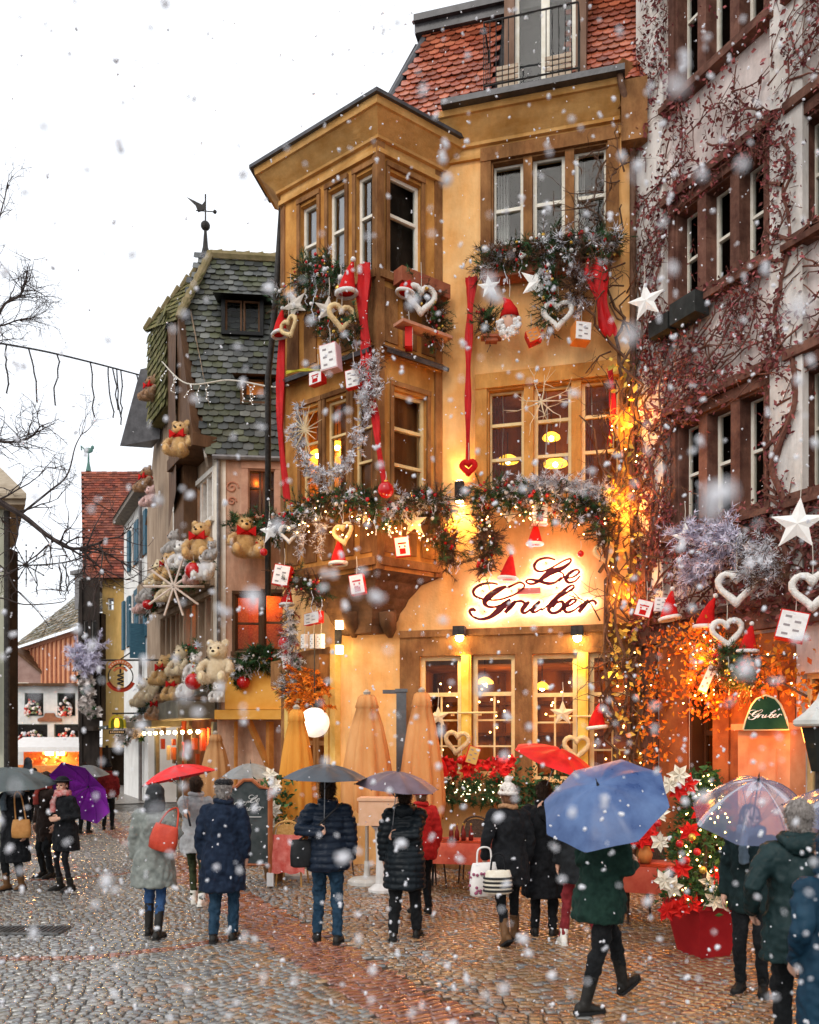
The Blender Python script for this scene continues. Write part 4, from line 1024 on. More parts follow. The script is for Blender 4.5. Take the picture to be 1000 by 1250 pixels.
# ================================================================ decoration kit
starw=mat('white_star_paint',(.80,.77,.72),(.88,.86,.82),rough=.5,scale=9)
starc=mat('cream_star_wood',(.72,.55,.32),(.80,.65,.42),rough=.6,scale=9)
starg=mat('grey_weathered_star',(.46,.40,.34),(.6,.54,.47),rough=.7,scale=9)
wick=mat('whitewashed_wicker',(.66,.62,.56),(.84,.81,.76),rough=.8,scale=30,bump=.8,bscale=60)
wickc=mat('straw_wicker',(.66,.46,.22),(.78,.6,.34),rough=.8,scale=30,bump=.8,bscale=60)
redf=mat('red_felt',(.44,.006,.006),(.58,.012,.010),rough=.9,scale=10,spec=.2,bump=.2,bscale=80)
redr=mat('red_satin_ribbon',(.46,.005,.008),(.60,.012,.012),rough=.6,scale=6,spec=.25)
fur=mat('white_fur_trim',(.78,.74,.70),(.88,.86,.83),rough=.95,scale=40,bump=1,bscale=90)
redb=mat('shiny_red_bauble',(.48,.008,.010),rough=.14,spec=.5)
goldb=mat('shiny_gold_bauble',(.7,.42,.08),rough=.2,metal=.7)
giftw=mat('white_printed_paper',(.74,.70,.66),(.86,.83,.80),rough=.5,scale=12)
giftr=mat('red_wrapping_paper',(.60,.02,.015),rough=.45)
grey_ink=mat('grey_print',(.30,.26,.26),rough=.6); skinp=mat('rosy_face_paint',(.62,.36,.26),rough=.7)
orangep=mat('orange_wrapping',(.62,.22,.05),rough=.5)
cordm=mat('hanging_cord',(.55,.5,.42),rough=.9)
fir=mat('fir_needles',(.018,.050,.020),(.045,.105,.040),rough=.6,scale=8,attr=True)
frost=mat('frosted_twigs',(.60,.60,.64),(.80,.80,.84),rough=.7,scale=10)
twig=mat('dry_twigs',(.07,.035,.022),(.16,.085,.05),rough=.8,scale=10)
redtwig=mat('reddish_twigs',(.10,.042,.03),(.20,.09,.065),rough=.8,scale=10)
lilac=mat('lilac_frosted_twigs',(.52,.48,.62),(.74,.71,.82),rough=.7,scale=10)
leaf_o=mat('orange_autumn_leaf',(.60,.13,.012),(.72,.26,.03),rough=.6,scale=5,attr=True)
leaf_r=mat('dead_red_leaf',(.16,.046,.042),(.30,.105,.09),rough=.7,scale=6,attr=True)
leaf_g=mat('dark_green_leaf',(.03,.075,.025),(.075,.14,.04),rough=.5,scale=6,attr=True)
leaf_y=mat('yellow_lit_leaf',(.62,.38,.05),(.72,.50,.10),rough=.6,scale=5,attr=True)
DEC={'g':'ornaments hung along the decorated fronts'}
def cord(par,p,L=.35):
    m=MB(); m.tube([p,p+V((.01,0,L*.5)),p+V((0,0,L))],.006,4); m.build('cord',cordm,par)
def frame(fac,yaw=0,tilt=0):
    """right, out, up vectors on a facade turned by yaw, rolled by tilt"""
    u=fac.u.copy(); n=fac.n.copy(); z=V((0,0,1))
    if u.x<0: u=-u
    q=Matrix.Rotation(yaw,3,'Z'); u=q@u; n=q@n
    t=Matrix.Rotation(tilt,3,n); return t@u,n,t@z
def star(p,fr,r,label,m=starw,name='hanging_star',c=True,group='star ornaments'):
    u,n,z=fr; mb=MB(); P=[]
    for k in range(10):
        a=math.pi/2+k*math.pi/5; q=r if k%2==0 else r*.42; P.append(p+u*(q*math.cos(a))+z*(q*math.sin(a)))
    T=.16*r; mb.add(P+[p+n*T,p-n*T],[(k,(k+1)%10,10) for k in range(10)]+[((k+1)%10,k,11) for k in range(10)])
    o=mb.build(name,m); tag(o,label,'star',group)
    if c: cord(o,p+z*r,.3)
    return o
def heart(p,fr,r,label,m=wick,thick=.2,group='heart ornaments'):
    u,n,z=fr; pts=[]
    for k in range(26):
        t=2*math.pi*k/26; x=16*math.sin(t)**3; y=13*math.cos(t)-5*math.cos(2*t)-2*math.cos(3*t)-math.cos(4*t)
        pts.append(p+u*(x/17*r)+z*((y+2)/17*r))
    pts+=pts[:2]; rr=random.Random(int(p.x*99)); mb=MB()
    mb.tube(pts,[r*thick*rr.uniform(.88,1.1) for _ in pts],8); 
    # wound strands
    for s in range(2): mb.tube([q+n*(r*thick*.75*math.sin(i*2.1+s*3))+z*(r*thick*.75*math.cos(i*2.1+s*3)) for i,q in enumerate(pts)],r*thick*.42,5)
    o=mb.build('hanging_heart',m,smooth=True); tag(o,label,'heart',group); cord(o,p+z*r*.35,r*1.1+.25); return o
def hat(p,fr,h,label,lean=.25,m=redf):
    """red cap hung by its tip, white fur brim below"""
    u,n,z=fr; mb=MB()
    rings=[]
    for k in range(7):
        t=k/6; c=p+z*(h*t)+u*(lean*h*t*t); rr_=h*.34*(1-t)**.8+.02*h; rings.append((c,u*rr_,n*rr_*.8))
    mb.loft(rings,12); o=mb.build('red_felt_cap',m,smooth=True); tag(o,label,'hat','red caps with fur brims')
    b=MB(); pts=[p+u*(h*.36*math.cos(a))+n*(h*.29*math.sin(a)) for a in [2*math.pi*k/14 for k in range(15)]]; b.tube(pts,h*.075,7); b.build('fur_brim',fur,o,smooth=True)
    b=MB(); b.ball(p+z*h*1.02+u*lean*h,h*.09,8,6); b.build('pompom',fur,o,smooth=True); return o
def gift(p,fr,w,h,d,label,m1=giftw,m2=giftr,face=False):
    u,n,z=fr; mb=MB(); mb.obox(p-u*w/2-z*h/2-n*d/2,u*w,n*d,z*h); o=mb.build('gift_box',m2); tag(o,label,'gift box','gift boxes and cards')
    b=MB(); q=p+n*(d/2+.003); b.obox(q-u*w*.46-z*h*.46,u*w*.92,n*.004,z*h*.92); b.build('front_panel',m1,o)
    b=MB(); q=p+n*(d/2+.009)
    if face:
        b.obox(q-u*w*.2-z*h*.38,u*w*.4,n*.003,z*h*.28); b.obox(q-u*w*.28+z*h*.12,u*w*.56,n*.003,z*h*.08)
        for s in(-1,1): b.obox(q+u*w*s*.18-u*w*.05-z*h*.05,u*w*.1,n*.003,z*h*.1)
    else:
        for k in range(5): b.obox(q-u*w*.3+u*w*(k%2)*.35+z*h*(-.35+k*.15),u*w*.22,n*.003,z*h*.07)
    b.build('print',redf if face else grey_ink,o)
    cord(o,p+z*h/2,.3); return o
def bauble(p,r,label,m=redb):
    mb=MB(); mb.ball(p,r,16,10); o=mb.build('bauble',m,smooth=True); tag(o,label,'bauble','glass baubles')
    b=MB(); b.lathe([(r*.22,0),(r*.22,r*.2),(.01,r*.22)],p+V((0,0,r*.95)),8); b.build('cap',goldb,o); cord(o,p+V((0,0,r*1.1)),.15); return o
def ribbon(pts,w,label,fr,m=redr,bow=0):
    """hanging cloth strip with folds"""
    u,n,z=fr; P=catmull(pts,8); k=len(P); mb=MB(); vs=[];fs=[]; rr=random.Random(int(pts[0].z*31))
    N=7; ph=rr.uniform(0,6)
    for i,q in enumerate(P):
        t=i/(k-1); ww=w*(1-.45*t)*(.8+.25*math.sin(t*11+ph))
        if hasattr(bow,'__call__'): ww=bow(t)*w
        for j in range(N):
            a=(j/(N-1)-.5); vs.append(q+u*(a*ww)+n*(.05*math.sin(j*2.2+t*7+ph)*(w/.3)+.02))
    b=len(vs); vs+= [q-n*.012 for q in vs]
    for i in range(k-1):
        for j in range(N-1):
            c=i*N+j; fs.append((c,c+1,c+N+1,c+N)); fs.append((b+c,b+c+N,b+c+N+1,b+c+1))
    for i in range(k-1):
        for j in(0,N-1): c=i*N+j; fs.append((c,c+N,b+c+N,b+c))
    mb.add(vs,fs); o=mb.build('red_ribbon',m,smooth=True); tag(o,label,'ribbon','long red ribbons'); return o
def needles(mb,p,d,L,n,rnd,mats=(0,),w=.006,spread=.9,ln=(.05,.1)):
    """a twig with needles round it"""
    d=d.normalized(); side=d.orthogonal().normalized()
    for k in range(n):
        t=rnd.random(); q=p+d*(L*t); a=rnd.uniform(0,6.283)
        s=(Matrix.Rotation(a,3,d)@side); v=(d*rnd.uniform(.2,.9)+s*spread).normalized()*rnd.uniform(*ln)
        x=v.cross(d); x=(x.normalized() if x.length>1e-6 else side)*w
        mb.mi=rnd.choice(mats); g=rnd.uniform(.6,1.5); mb.col=(g,g,g*rnd.uniform(.8,1.1),1)
        mb.add([q-x,q+x,q+v],[(0,1,2)])
def garland(name,label,cat,path,rad,n,fr,seed,mats,mi=(0,0,0,1),droop=.3,ln=(.05,.11),w=.007,nn=34,L=(.15,.35),wood=True,group=None):
    rnd=random.Random(seed); u,nn_,z=fr; mb=MB(); P=catmull(path,8)
    if mats[0] is fir: n=int(n*1.35)

    for k in range(n):
        q=P[rnd.randrange(len(P))]+u*rnd.uniform(-.08,.08)
        th=rnd.uniform(0,6.283); rr_=rad*math.sqrt(rnd.random())
        q=q+z*(rr_*math.sin(th))+nn_*(abs(rr_*math.cos(th))*.8+.02)
        d=u*rnd.gauss(0,1)+z*rnd.gauss(-droop,.7)+nn_*rnd.uniform(.0,1.0)
        one=rnd.choice(mi)
        if one==1 and 0 in mi and rnd.random()<.5: one=0
        needles(mb,q,d,rnd.uniform(*L),nn,rnd,(one,),w=w,ln=ln)
        if wood: mb.mi=len(mats)-1; mb.tube([q,q+d.normalized()*L[1]*.9],[.008,.003],4,cap=False)
    if 0 in mi and mats[0] is fir:
        for k in range(n//3):
            q=P[rnd.randrange(len(P))]; th=rnd.uniform(0,6.283); rr_=rad*math.sqrt(rnd.uniform(.3,1.2)); mb.mi=len(mats)+rnd.choice((0,0,1,2)); mb.ball(q+z*(rr_*math.sin(th))+nn_*(abs(rr_*math.cos(th))+.06)+u*rnd.uniform(-.08,.08),rnd.uniform(.016,.036),7,5)
        for k in range(n//9):      # thin drooping sprays and bead strings
            q=P[rnd.randrange(len(P))]+nn_*rnd.uniform(.05,rad)+u*rnd.uniform(-.1,.1); L_=rnd.uniform(.15,.5); mb.mi=rnd.choice((1,1,len(mats)-1)); mb.col=(1,1,1,1)
            pts=[q+u*(.03*math.sin(i*1.9+k))-z*(L_*i/5) for i in range(6)]; mb.tube(pts,.006,4,cap=False)
            for i in range(1,6): mb.ball(pts[i],rnd.uniform(.010,.018),5,4)
        mats=list(mats)+[redb,goldb,fur]
    o=mb.build(name,mats); tag(o,label,cat,group); return o
def twigs(mb,p,d,L,r,depth,rnd,gn=.0,curl=.5,seg=4,kids=3):
    pts=[p]; v=d.normalized()
    for k in range(seg):
        v=(v+V((rnd.gauss(0,1),rnd.gauss(0,1),rnd.gauss(0,1)))*curl*.35+V((0,0,-gn))).normalized(); pts.append(pts[-1]+v*(L/seg))
    mb.tube(pts,[r*(1-.7*i/seg) for i in range(seg+1)],4 if r<.02 else 6,cap=False)
    if depth>0:
        for k in range(kids):
            i=rnd.randint(1,seg); a=pts[i]; nv=(pts[i]-pts[i-1]).normalized(); q=(nv*.6+V((rnd.gauss(0,1),rnd.gauss(0,1),rnd.gauss(0,1)))*.6).normalized()
            twigs(mb,a,q,L*rnd.uniform(.4,.7),r*.55,depth-1,rnd,gn,curl,max(2,seg-1),kids)
def leaf_(mb,p,s,rnd,nrm=None):
    a=V((rnd.gauss(0,1),rnd.gauss(0,1),rnd.gauss(0,1)))
    if nrm is not None: a=a*.6+nrm
    a.normalize(); x=a.orthogonal().normalized(); x=Matrix.Rotation(rnd.uniform(0,6.28),3,a)@x; y=a.cross(x)
    mb.add([p-x*s*.5,p+y*s*.28+a*s*.08,p+x*s*.55,p-y*s*.28+a*s*.08],[(0,1,2,3)])
fF,fL,fR,fI,fB=frame(FG),frame(OL),frame(OR),frame(FI),frame(FB)
NM=[fir,frost,twig]
# ---------------------------------------------------------------- oriel upper storey
garland('fir_bush','bushy green fir bunch above the grey stars on the oriel','fir garland',[OL.pt(375,335,.15),OL.pt(398,333,.2),OL.pt(415,340,.15)],.24,80,fL,1,NM,group='fir garlands')
garland('fir_garland','dark fir branches behind the grey stars and straw heart on the oriel','fir garland',[OL.pt(352,370,.12),OL.pt(385,368,.12),OL.pt(410,400,.12),OL.pt(440,410,.12)],.30,90,fL,2,NM,mi=(0,0,0,0,1,2),group='fir garlands')
star(OL.pt(360,372,.45),frame(OL,.2,.35),.27,'large grey wooden star at the upper left of the oriel',starg)
star(OL.pt(400,378,.5),frame(OL,.9,-.1),.24,'narrow turned grey star beside the fir bunch',starg)
heart(OL.pt(353,400,.5),frame(OL,0,.3),.19,'small straw coloured heart at the far left of the oriel',wickc)
heart(OL.pt(417,388,.45),frame(OL,1.1),.23,'white wicker heart seen edge on left of the red drape',wickc)
hat(OL.pt(342,408,.4),frame(OL,0,.1),.42,'red cap at the extreme left above the slate roof')
hat(OL.pt(423,358,.4),frame(OL,0,-.05),.50,'red cap with fur brim next to the red drape on the oriel corner')
bauble(OL.pt(411,374,.4),.055,'small red bauble between grey star and wicker heart')
bauble(OL.pt(413,352,.4),.05,'little gold bauble below the fir bunch',goldb); bauble(OL.pt(416,339,.4),.05,'white ball beside the red cap on the oriel',fur)
o=OL.pt(404,438,.55); gift(o,frame(OL,.3,.1),.30,.42,.2,'pale pink house shaped box in the middle of the oriel',giftw,mat('pale_pink_paper',(.72,.45,.45),rough=.6))
gift(OL.pt(388,462,.35),frame(OL,0),.30,.22,.12,'low red box with white print under the yellow ribbon',giftw,giftr,True); gift(OL.pt(432,463,.35),frame(OL,.3,.1),.26,.3,.1,'red box with white card left of the tinsel strand',giftw,giftr)
ribbon([K+OL.n*.2+OL.u*-.12+V((0,0,z)) for z in (10.05,9.7,9.2,8.6,7.9)],.34,'wide red drape falling over the oriel corner',fL)
ribbon([OL.pt(450,470,.3),OL.pt(458,505,.3),OL.pt(463,540,.3),OL.pt(470,590,.25)],.20,'red ribbon continuing below the drape in front of the oriel windows',fL)
ribbon([OL.pt(345,390,.25),OL.pt(343,470,.25),OL.pt(345,540,.25),OL.pt(350,612,.25)],.24,'long red ribbon down the left edge of the oriel',fL)
bauble(OL.pt(471,598,.42),.13,'big dull red ball hanging at the oriel corner above the lower garland')
hat(OR.pt(495,358,.25),frame(OR,0,-.1),.42,'red cap at the left end of the oriel side planter')
heart(OR.pt(514,366,.35),frame(OR,-.3),.26,'white wicker heart hanging under the oriel side window')
bauble(OR.pt(528,378,.3),.075,'red bauble beside the white heart under the oriel side window')
gift(OR.pt(499,414,.25),frame(OR,.9),.22,.32,.12,'slim red card on the right side of the oriel',giftw,giftr)
garland('fir_garland','dark twiggy fir branch around the white heart on the oriel side','fir garland',[OR.pt(500,350,.1),OR.pt(520,372,.15),OR.pt(530,395,.1),OR.pt(520,415,.1)],.24,60,fR,4,NM,mi=(0,0,2,2,2),group='fir garlands')
mb=MB(); OR.box(mb,.25,1.28,9.78,10.02,.08,.32); tag(mb.build('window_box',mat('rust_window_box',(.25,.07,.04),(.36,.12,.06),rough=.6)),'rust red window box under the oriel side window','window box','window boxes')
mb=MB(); OR.box(mb,.2,1.25,9.05,9.10,.15,.42); tag(mb.build('twig_shelf',mat('pink_wood',(.45,.2,.12),(.55,.28,.18),rough=.7)),'thin reddish wooden shelf below the white oriel heart','shelf')
ribbon([OL.pt(350,455,.4),OL.pt(370,452,.4),OL.pt(392,452,.4)],.07,'short yellow green ribbon strung across the oriel',(V((0,0,1)),fL[1],fL[0]),mat('yellow_green_ribbon',(.5,.42,.03),(.62,.55,.08),rough=.6))
# silver crescent of frosted tinsel
def crescent(fac,c,rx,rz_,a0,a1,n): return [fac.P(c[0]+rx*math.cos(a0+(a1-a0)*k/n),c[1]+rz_*math.sin(a0+(a1-a0)*k/n),.32) for k in range(n+1)]
ca=OL.at(408,505,.3)
garland('tinsel_crescent','large silvery white tinsel crescent hanging in front of the oriel windows','tinsel wreath',crescent(OL,ca,.78,1.05,math.radians(165),math.radians(395),16),.12,200,fL,5,[frost,twig],mi=(0,0,0,0,0),droop=0,ln=(.05,.1),nn=16,w=.012,L=(.08,.2),group='silver tinsel')
garland('tinsel_strand','loose hank of frosted twigs hanging above the silver crescent at the oriel corner','tinsel wreath',[OL.pt(459,440,.32),OL.pt(464,470,.34),OL.pt(458,490,.32)],.13,70,fL,6,[frost,twig],ln=(.05,.1),nn=12,L=(.1,.25),group='silver tinsel')
# gilded twig star of sticks at left
mb=MB(); c=OL.pt(372,525,.45); rr=random.Random(3)
for k in range(16): 
    a=k*.393; mb.tube([c,c+fL[0]*math.cos(a)*rr.uniform(.25,.42)+V((0,0,math.sin(a)*rr.uniform(.25,.42)))+fL[1]*rr.uniform(-.1,.1)],[.012,.006],4)
tag(mb.build('stick_star',mat('pale_sticks',(.55,.42,.25),(.68,.55,.36),rough=.7)),'spiky star of pale sticks in front of the left oriel window','star')
# ---------------------------------------------------------------- oriel bottom parapet
garland('fir_garland','long green fir garland along the foot of the oriel windows','fir garland',[OL.pt(347,640,.2),OL.pt(375,622,.25),OL.pt(410,615,.25),OL.pt(445,612,.25),OL.pt(462,618,.25)],.20,170,fL,7,NM,mi=(0,0,0,0,1,2),group='fir garlands')
garland('fir_garland','fir garland end with frost curling round the big pale star on the oriel side','fir garland',[OR.pt(468,630,.3),OR.pt(495,615,.3),OR.pt(520,610,.3),OR.pt(540,620,.25)],.17,110,fR,8,NM,mi=(0,1,1,1,2),group='fir garlands')
garland('dry_branch','dry brown branch wedge under the oriel side garland','branch',[OR.pt(515,640,.25),OR.pt(535,655,.25),OR.pt(548,680,.25)],.25,60,fR,9,[fir,frost,twig],mi=(2,2,0),ln=(.08,.16),group='fir garlands')
garland('frosted_wreath','small frosted white horseshoe wreath on the left of the oriel foot','wreath',crescent(OL,OL.at(383,655,.3),.26,.42,math.radians(-30),math.radians(210),12),.08,90,fL,10,[frost,twig],mi=(0,),nn=14,L=(.06,.15),group='silver tinsel')
garland('dry_branch','brown and fir foliage hanging at the dark corbel edge','branch',[OL.pt(350,700,.1),OL.pt(375,715,.15),OL.pt(400,722,.2)],.2,70,fL,11,NM,mi=(0,2,2),group='fir garlands')
star(OL.pt(330,648,.3),frame(OL,.2,.1),.24,'bright white star at the far left end of the oriel garland'); star(OR.pt(505,638,.4),frame(OR,-.6,.1),.24,'large pale star on the oriel parapet under the frosty garland',starc)
star(OL.pt(447,630,.4),frame(OL,.8,.2),.14,'small narrow cream star left of the big pale star',starc)
heart(OL.pt(353,652,.4),frame(OL,.6),.17,'white heart turned sideways at the left of the oriel parapet'); heart(OL.pt(419,652,.4),frame(OL,.1,.15),.19,'open straw heart with red cord in the middle of the oriel parapet',wickc)
hat(OL.pt(413,688,.35),frame(OL,0,0),.42,'red cap below the open straw heart',lean=.08); hat(OR.pt(547,668,.35),frame(OR,-.5,-.3),.30,'small red cap tilted at the right end of the oriel parapet')
gift(OR.pt(491,668,.4),frame(OR,-.6,.12),.24,.32,.1,'square card with a laughing face hung under the big pale star',giftw,giftr,True); gift(OL.pt(437,714,.45),frame(OL,.5,.15),.24,.32,.14,'red box with printed face hanging below the corbel rim',giftw,giftr,True)
gift(OL.pt(345,703,.4),frame(OL,.5,-.2),.30,.36,.16,'pale lantern box at the left corner of the oriel foot',giftw,giftr); bauble(OL.pt(322,674,.4),.07,'red bauble left of the oriel beside the bears')
hat(FL_.pt(350,738,.3),fL,.40,'red cap hanging under the left end of the oriel')
# ---------------------------------------------------------------- restaurant front, second floor
mb=MB(); FG.box(mb,.75,2.55,9.98,10.22,.06,.34); tag(mb.build('window_box',mat('rust_window_box',(.25,.07,.04))),'long rust red window box under the three tall upper windows','window box','window boxes')
garland('fir_garland','fir garland with white frost along the upper window box','fir garland',[FG.pt(592,322,.2),FG.pt(630,315,.25),FG.pt(670,305,.3),FG.pt(715,302,.3),FG.pt(748,306,.25)],.20,170,fF,12,NM,mi=(0,0,1,1,2),ln=(.08,.17),group='fir garlands')
garland('fir_garland','hanging dark fir tail behind the white looped heart','fir garland',[FG.pt(665,320,.3),FG.pt(672,360,.25),FG.pt(668,400,.2)],.22,70,fF,13,NM,mi=(0,0,0,1),group='fir garlands')
garland('dry_branch','tangle of dry and frosted twigs beside the red drape at the upper right','branch',[FG.pt(705,320,.3),FG.pt(710,350,.3),FG.pt(700,380,.25)],.2,70,fF,14,NM,mi=(2,1,2),group='fir garlands')
star(FG.pt(597,350,.4),frame(FG,.2,.1),.20,'five pointed white star left of the bearded face ornament'); star(FG.pt(655,345,.45),frame(FG,.35,-.25),.30,'large white star tilted above the white looped heart')
heart(FG.pt(681,385,.4),frame(FG,.1),.24,'thick white looped heart on the upper front wall')
bauble(FG.pt(673,358,.35),.085,'red bauble between the large star and the looped heart'); bauble(FG.pt(676,345,.3),.05,'tiny gold bauble above the red bauble on the upper front',goldb)
gift(FG.pt(709,408,.4),frame(FG,.4,-.05),.27,.30,.26,'white printed box with orange base at the right of the looped heart',giftw,orangep); gift(FG.pt(651,412,.35),frame(FG,.2,.4),.22,.2,.2,'little orange box with red lid under the large star',orangep,giftr)
mb=MB(); p=FG.pt(622,392,.4); u,n,z=frame(FG)
mb.ball(p,(.15,.12,.19),14,10); bd=mb.build('bearded_face_ornament',skinp,smooth=True); tag(bd,'round white bearded face ornament with a red cap','face ornament')
mb=MB(); rr=random.Random(4)
for k in range(130):
    a=rr.uniform(-3.1,-.05); q_=rr.uniform(.6,1.1); q=p+u*(.18*q_*math.cos(a))+z*(.26*q_*math.sin(a)-.02)+n*rr.uniform(.03,.12); mb.ball(q,rr.uniform(.02,.045),6,5)
mb.build('beard',fur,bd,smooth=True)
mb=MB(); mb.loft([(p+z*.06,u*.17,n*.14),(p+z*.2,u*.13,n*.12),(p+z*.34-u*.03,u*.06,n*.06),(p+z*.40-u*.1,u*.02,n*.02)],12); mb.build('cap',redf,bd,smooth=True)
mb=MB(); 
for s in(-1,1): mb.ball(p+u*.05*s+n*.125+z*.03,.016,6,5)
mb.build('eye',grey_ink,bd); cord(bd,p+z*.4,.3)
ribbon([FG.pt(576,338,.2),FG.pt(573,400,.2),FG.pt(572,480,.2),FG.pt(571,565,.15)],.20,'long thin red ribbon hanging left of the front windows',fF,bow=lambda t:1.1 if t<.08 else (.75-.4*t)*(1+.25*math.sin(t*20)))
heart(FG.pt(572,571,.25),frame(FG),.12,'small solid red heart at the end of the long thin ribbon',redf,.42)
ribbon([FG.pt(724,315,.4),FG.pt(730,345,.4),FG.pt(738,385,.35),FG.pt(746,410,.3)],.42,'broad red drape at the upper right of the front',fF)
ribbon([FG.pt(745,450,.25),FG.pt(748,500,.25),FG.pt(744,545,.2)],.14,'narrow red ribbon over the right casement of the middle windows',fF)
garland('fir_sprig','small dark fir sprig with a tray left of the bearded face ornament','fir garland',[FG.pt(590,390,.2),FG.pt(603,398,.25)],.13,30,fF,15,NM,mi=(0,0,2),group='fir garlands')
mb=MB(); c=FG.pt(600,412,.3); mb.box(c,(.34,.2,.04)); mb.box(c+V((0,0,-.05)),(.2,.14,.06)); tag(mb.build('small_tray',mat('rust_window_box',(.25,.07,.04))),'small rust red tray under the fir sprig on the front wall','tray')
# white twig snowflake over the middle windows
mb=MB(); c=FG.pt(661,490,.25); rr=random.Random(6)
for k in range(9): twigs(mb,c,fF[0]*math.cos(k*.7)+V((0,0,math.sin(k*.7))),.42,.014,1,rr,0,.4,3,3)
tag(mb.build('twig_snowflake',mat('cream_twigs',(.62,.5,.32),(.72,.6,.42),rough=.7)),'cream twig snowflake hanging over the middle front window','snowflake ornament')
# ---------------------------------------------------------------- first floor garland above the sign
garland('fir_garland','thick fir garland above the script sign','fir garland',[FG.pt(583,610,.3),FG.pt(615,606,.35),FG.pt(655,612,.4),FG.pt(700,618,.4),FG.pt(738,622,.3)],.24,200,fF,16,NM,mi=(0,0,0,2,1),group='fir garlands')
garland('frosted_garland','white frosted twig crest lying on the garland above the script sign','fir garland',[FG.pt(630,600,.4),FG.pt(660,592,.45),FG.pt(700,595,.45),FG.pt(738,603,.4)],.11,130,fF,17,[frost,twig],mi=(0,),ln=(.05,.12),group='silver tinsel')
garland('dry_branch','dry brown fir fan hanging at the left of the script sign','branch',[FG.pt(592,640,.25),FG.pt(600,660,.25),FG.pt(590,690,.2)],.26,90,fF,18,NM,mi=(2,2,0),ln=(.07,.14),group='fir garlands')
garland('dry_branch','drooping fir tail right of the first floor garland','branch',[FG.pt(728,630,.3),FG.pt(738,655,.3)],.2,50,fF,19,NM,mi=(0,2,2),group='fir garlands')
star(FG.pt(624,630,.4),frame(FG,.5,.15),.16,'small cream star under the garland above the sign',starc); star(FG.pt(737,655,.35),frame(FG,.3,.2),.20,'cream star lit yellow at the right above the sign',starc)
heart(FG.pt(738,676,.35),frame(FG,.5,.3),.17,'straw heart at the upper right of the script sign',wickc)
gift(FG.pt(659,629,.45),frame(FG,.2,-.05),.25,.32,.16,'white box with pale red print hung under the frosted garland',giftw,mat('pale_pink_paper',(.72,.45,.45)),True)
hat(FG.pt(653,664,.35),frame(FG,0,-.05),.36,'red cap hanging just above the word of the sign',lean=.0); hat(FG.pt(620,706,.35),frame(FG,0,-.1),.42,'red cap overlapping the first big letter of the sign',lean=.05)
bauble(FG.pt(709,676,.3),.055,'small red ball at the top right corner of the sign')
# crown on the right above the sign
mb=MB(); c=FG.pt(697,632,.35); u,n,z=frame(FG); pts=[c-u*.2]
for k in range(5): pts+= [c+u*(-.2+k*.1)+z*(.18 if k%2==0 else .08)]
pts+=[c+u*.2]; mb.prism(pts,n*.05); tag(mb.build('gold_crown',mat('gold_paint',(.7,.36,.04),(.8,.48,.08),rough=.4)),'small gilded crown beneath the frosted garland','crown')
# ================================================================ script sign
def strokes(defs,tf,mb,off,width=1.0,steps=7):
    for pts in defs:
        P=catmull([V((p[0],p[1],0)) for p in pts],steps); w=[]
        n=len(pts)
        for i in range(len(P)):
            t=i/steps; a=min(int(t),n-2); f=min(t-a,1); f=max(0,min(1,f)); w.append((pts[a][2]*(1-f)+pts[a+1][2]*f)*width)
        L=[];Rr=[]
        for i,p in enumerate(P):
            d=P[min(i+1,len(P)-1)]-P[max(i-1,0)]; d=d.normalized() if d.length>1e-6 else V((1,0,0)); q=V((-d.y,d.x,0))*(w[i]/2)
            L.append(tf(p.x+q.x,p.y+q.y)); Rr.append(tf(p.x-q.x,p.y-q.y))
        m=len(P); vs=L+Rr+[v+off for v in L]+[v+off for v in Rr]; fs=[]
        for i in range(m-1):
            fs+=[(i,i+1,m+i+1,m+i),(2*m+i,3*m+i,3*m+i+1,2*m+i+1),(i,2*m+i,2*m+i+1,i+1),(m+i,m+i+1,3*m+i+1,3*m+i)]
        fs+=[(0,m,3*m,2*m),(m-1,3*m-1,4*m-1,2*m-1)]
        mb.add(vs,fs)
LE=[[(590,118,5),(545,106,7),(490,118,10),(463,152,13),(475,182,9),(515,188,6),(570,165,5),(640,125,5),(682,112,6),(680,135,8),(630,170,20),(570,190,28),(530,215,26),(490,248,14),(445,266,8),(412,252,6),(432,238,6),(485,246,14),(545,262,15),(590,255,8),(630,222,5)],
    [(575,205,4),(605,190,5),(635,200,6),(640,222,6),(610,250,6)],
    [(655,232,6),(700,222,6),(735,195,8),(722,178,7),(685,195,14),(655,232,18),(672,256,12),(710,248,6),(742,215,5)]]
GRU=[[(240,268,5),(200,260,7),(140,268,10),(95,298,13),(98,335,10),(150,357,7),(240,362,6),(330,335,6),(385,300,6),(402,272,6),(375,255,6),(340,268,7),(295,290,10)],
    [(292,280,8),(245,300,26),(190,338,32),(160,375,24),(178,402,12),(225,405,8),(275,385,8),(318,360,10)],
    [(318,360,14),(278,395,30),(240,430,30),(195,465,18),(140,480,10),(90,465,9),(68,432,12),(88,420,16),(104,432,9)],
    [(350,368,10),(325,395,24),(282,442,16)],[(300,420,5),(345,378,8),(378,370,10),(402,380,12),(398,392,6)],
    [(432,372,10),(405,400,22),(388,428,18),(405,442,10),(450,412,6),(482,378,8)],[(498,370,10),(465,405,22),(448,430,16),(470,436,8),(510,412,5)],
    [(505,428,5),(575,375,6),(650,325,8),(700,290,9),(698,272,7),(668,285,10),(615,335,20),(570,385,26),(550,420,18),(572,443,12),(612,432,14),(640,402,18),(632,374,14),(600,380,8),(575,410,6)],
    [(640,412,5),(680,395,7),(715,370,9),(702,358,7),(672,375,16),(645,412,20),(662,438,12),(705,425,6),(755,385,5)],
    [(795,362,10),(768,392,22),(732,438,16)],[(755,412,5),(795,375,8),(822,368,9),(838,380,11),(832,392,6)]]
def sgn(d): return lambda x,y: FG.pt(560+x/5,660+y/5,d)
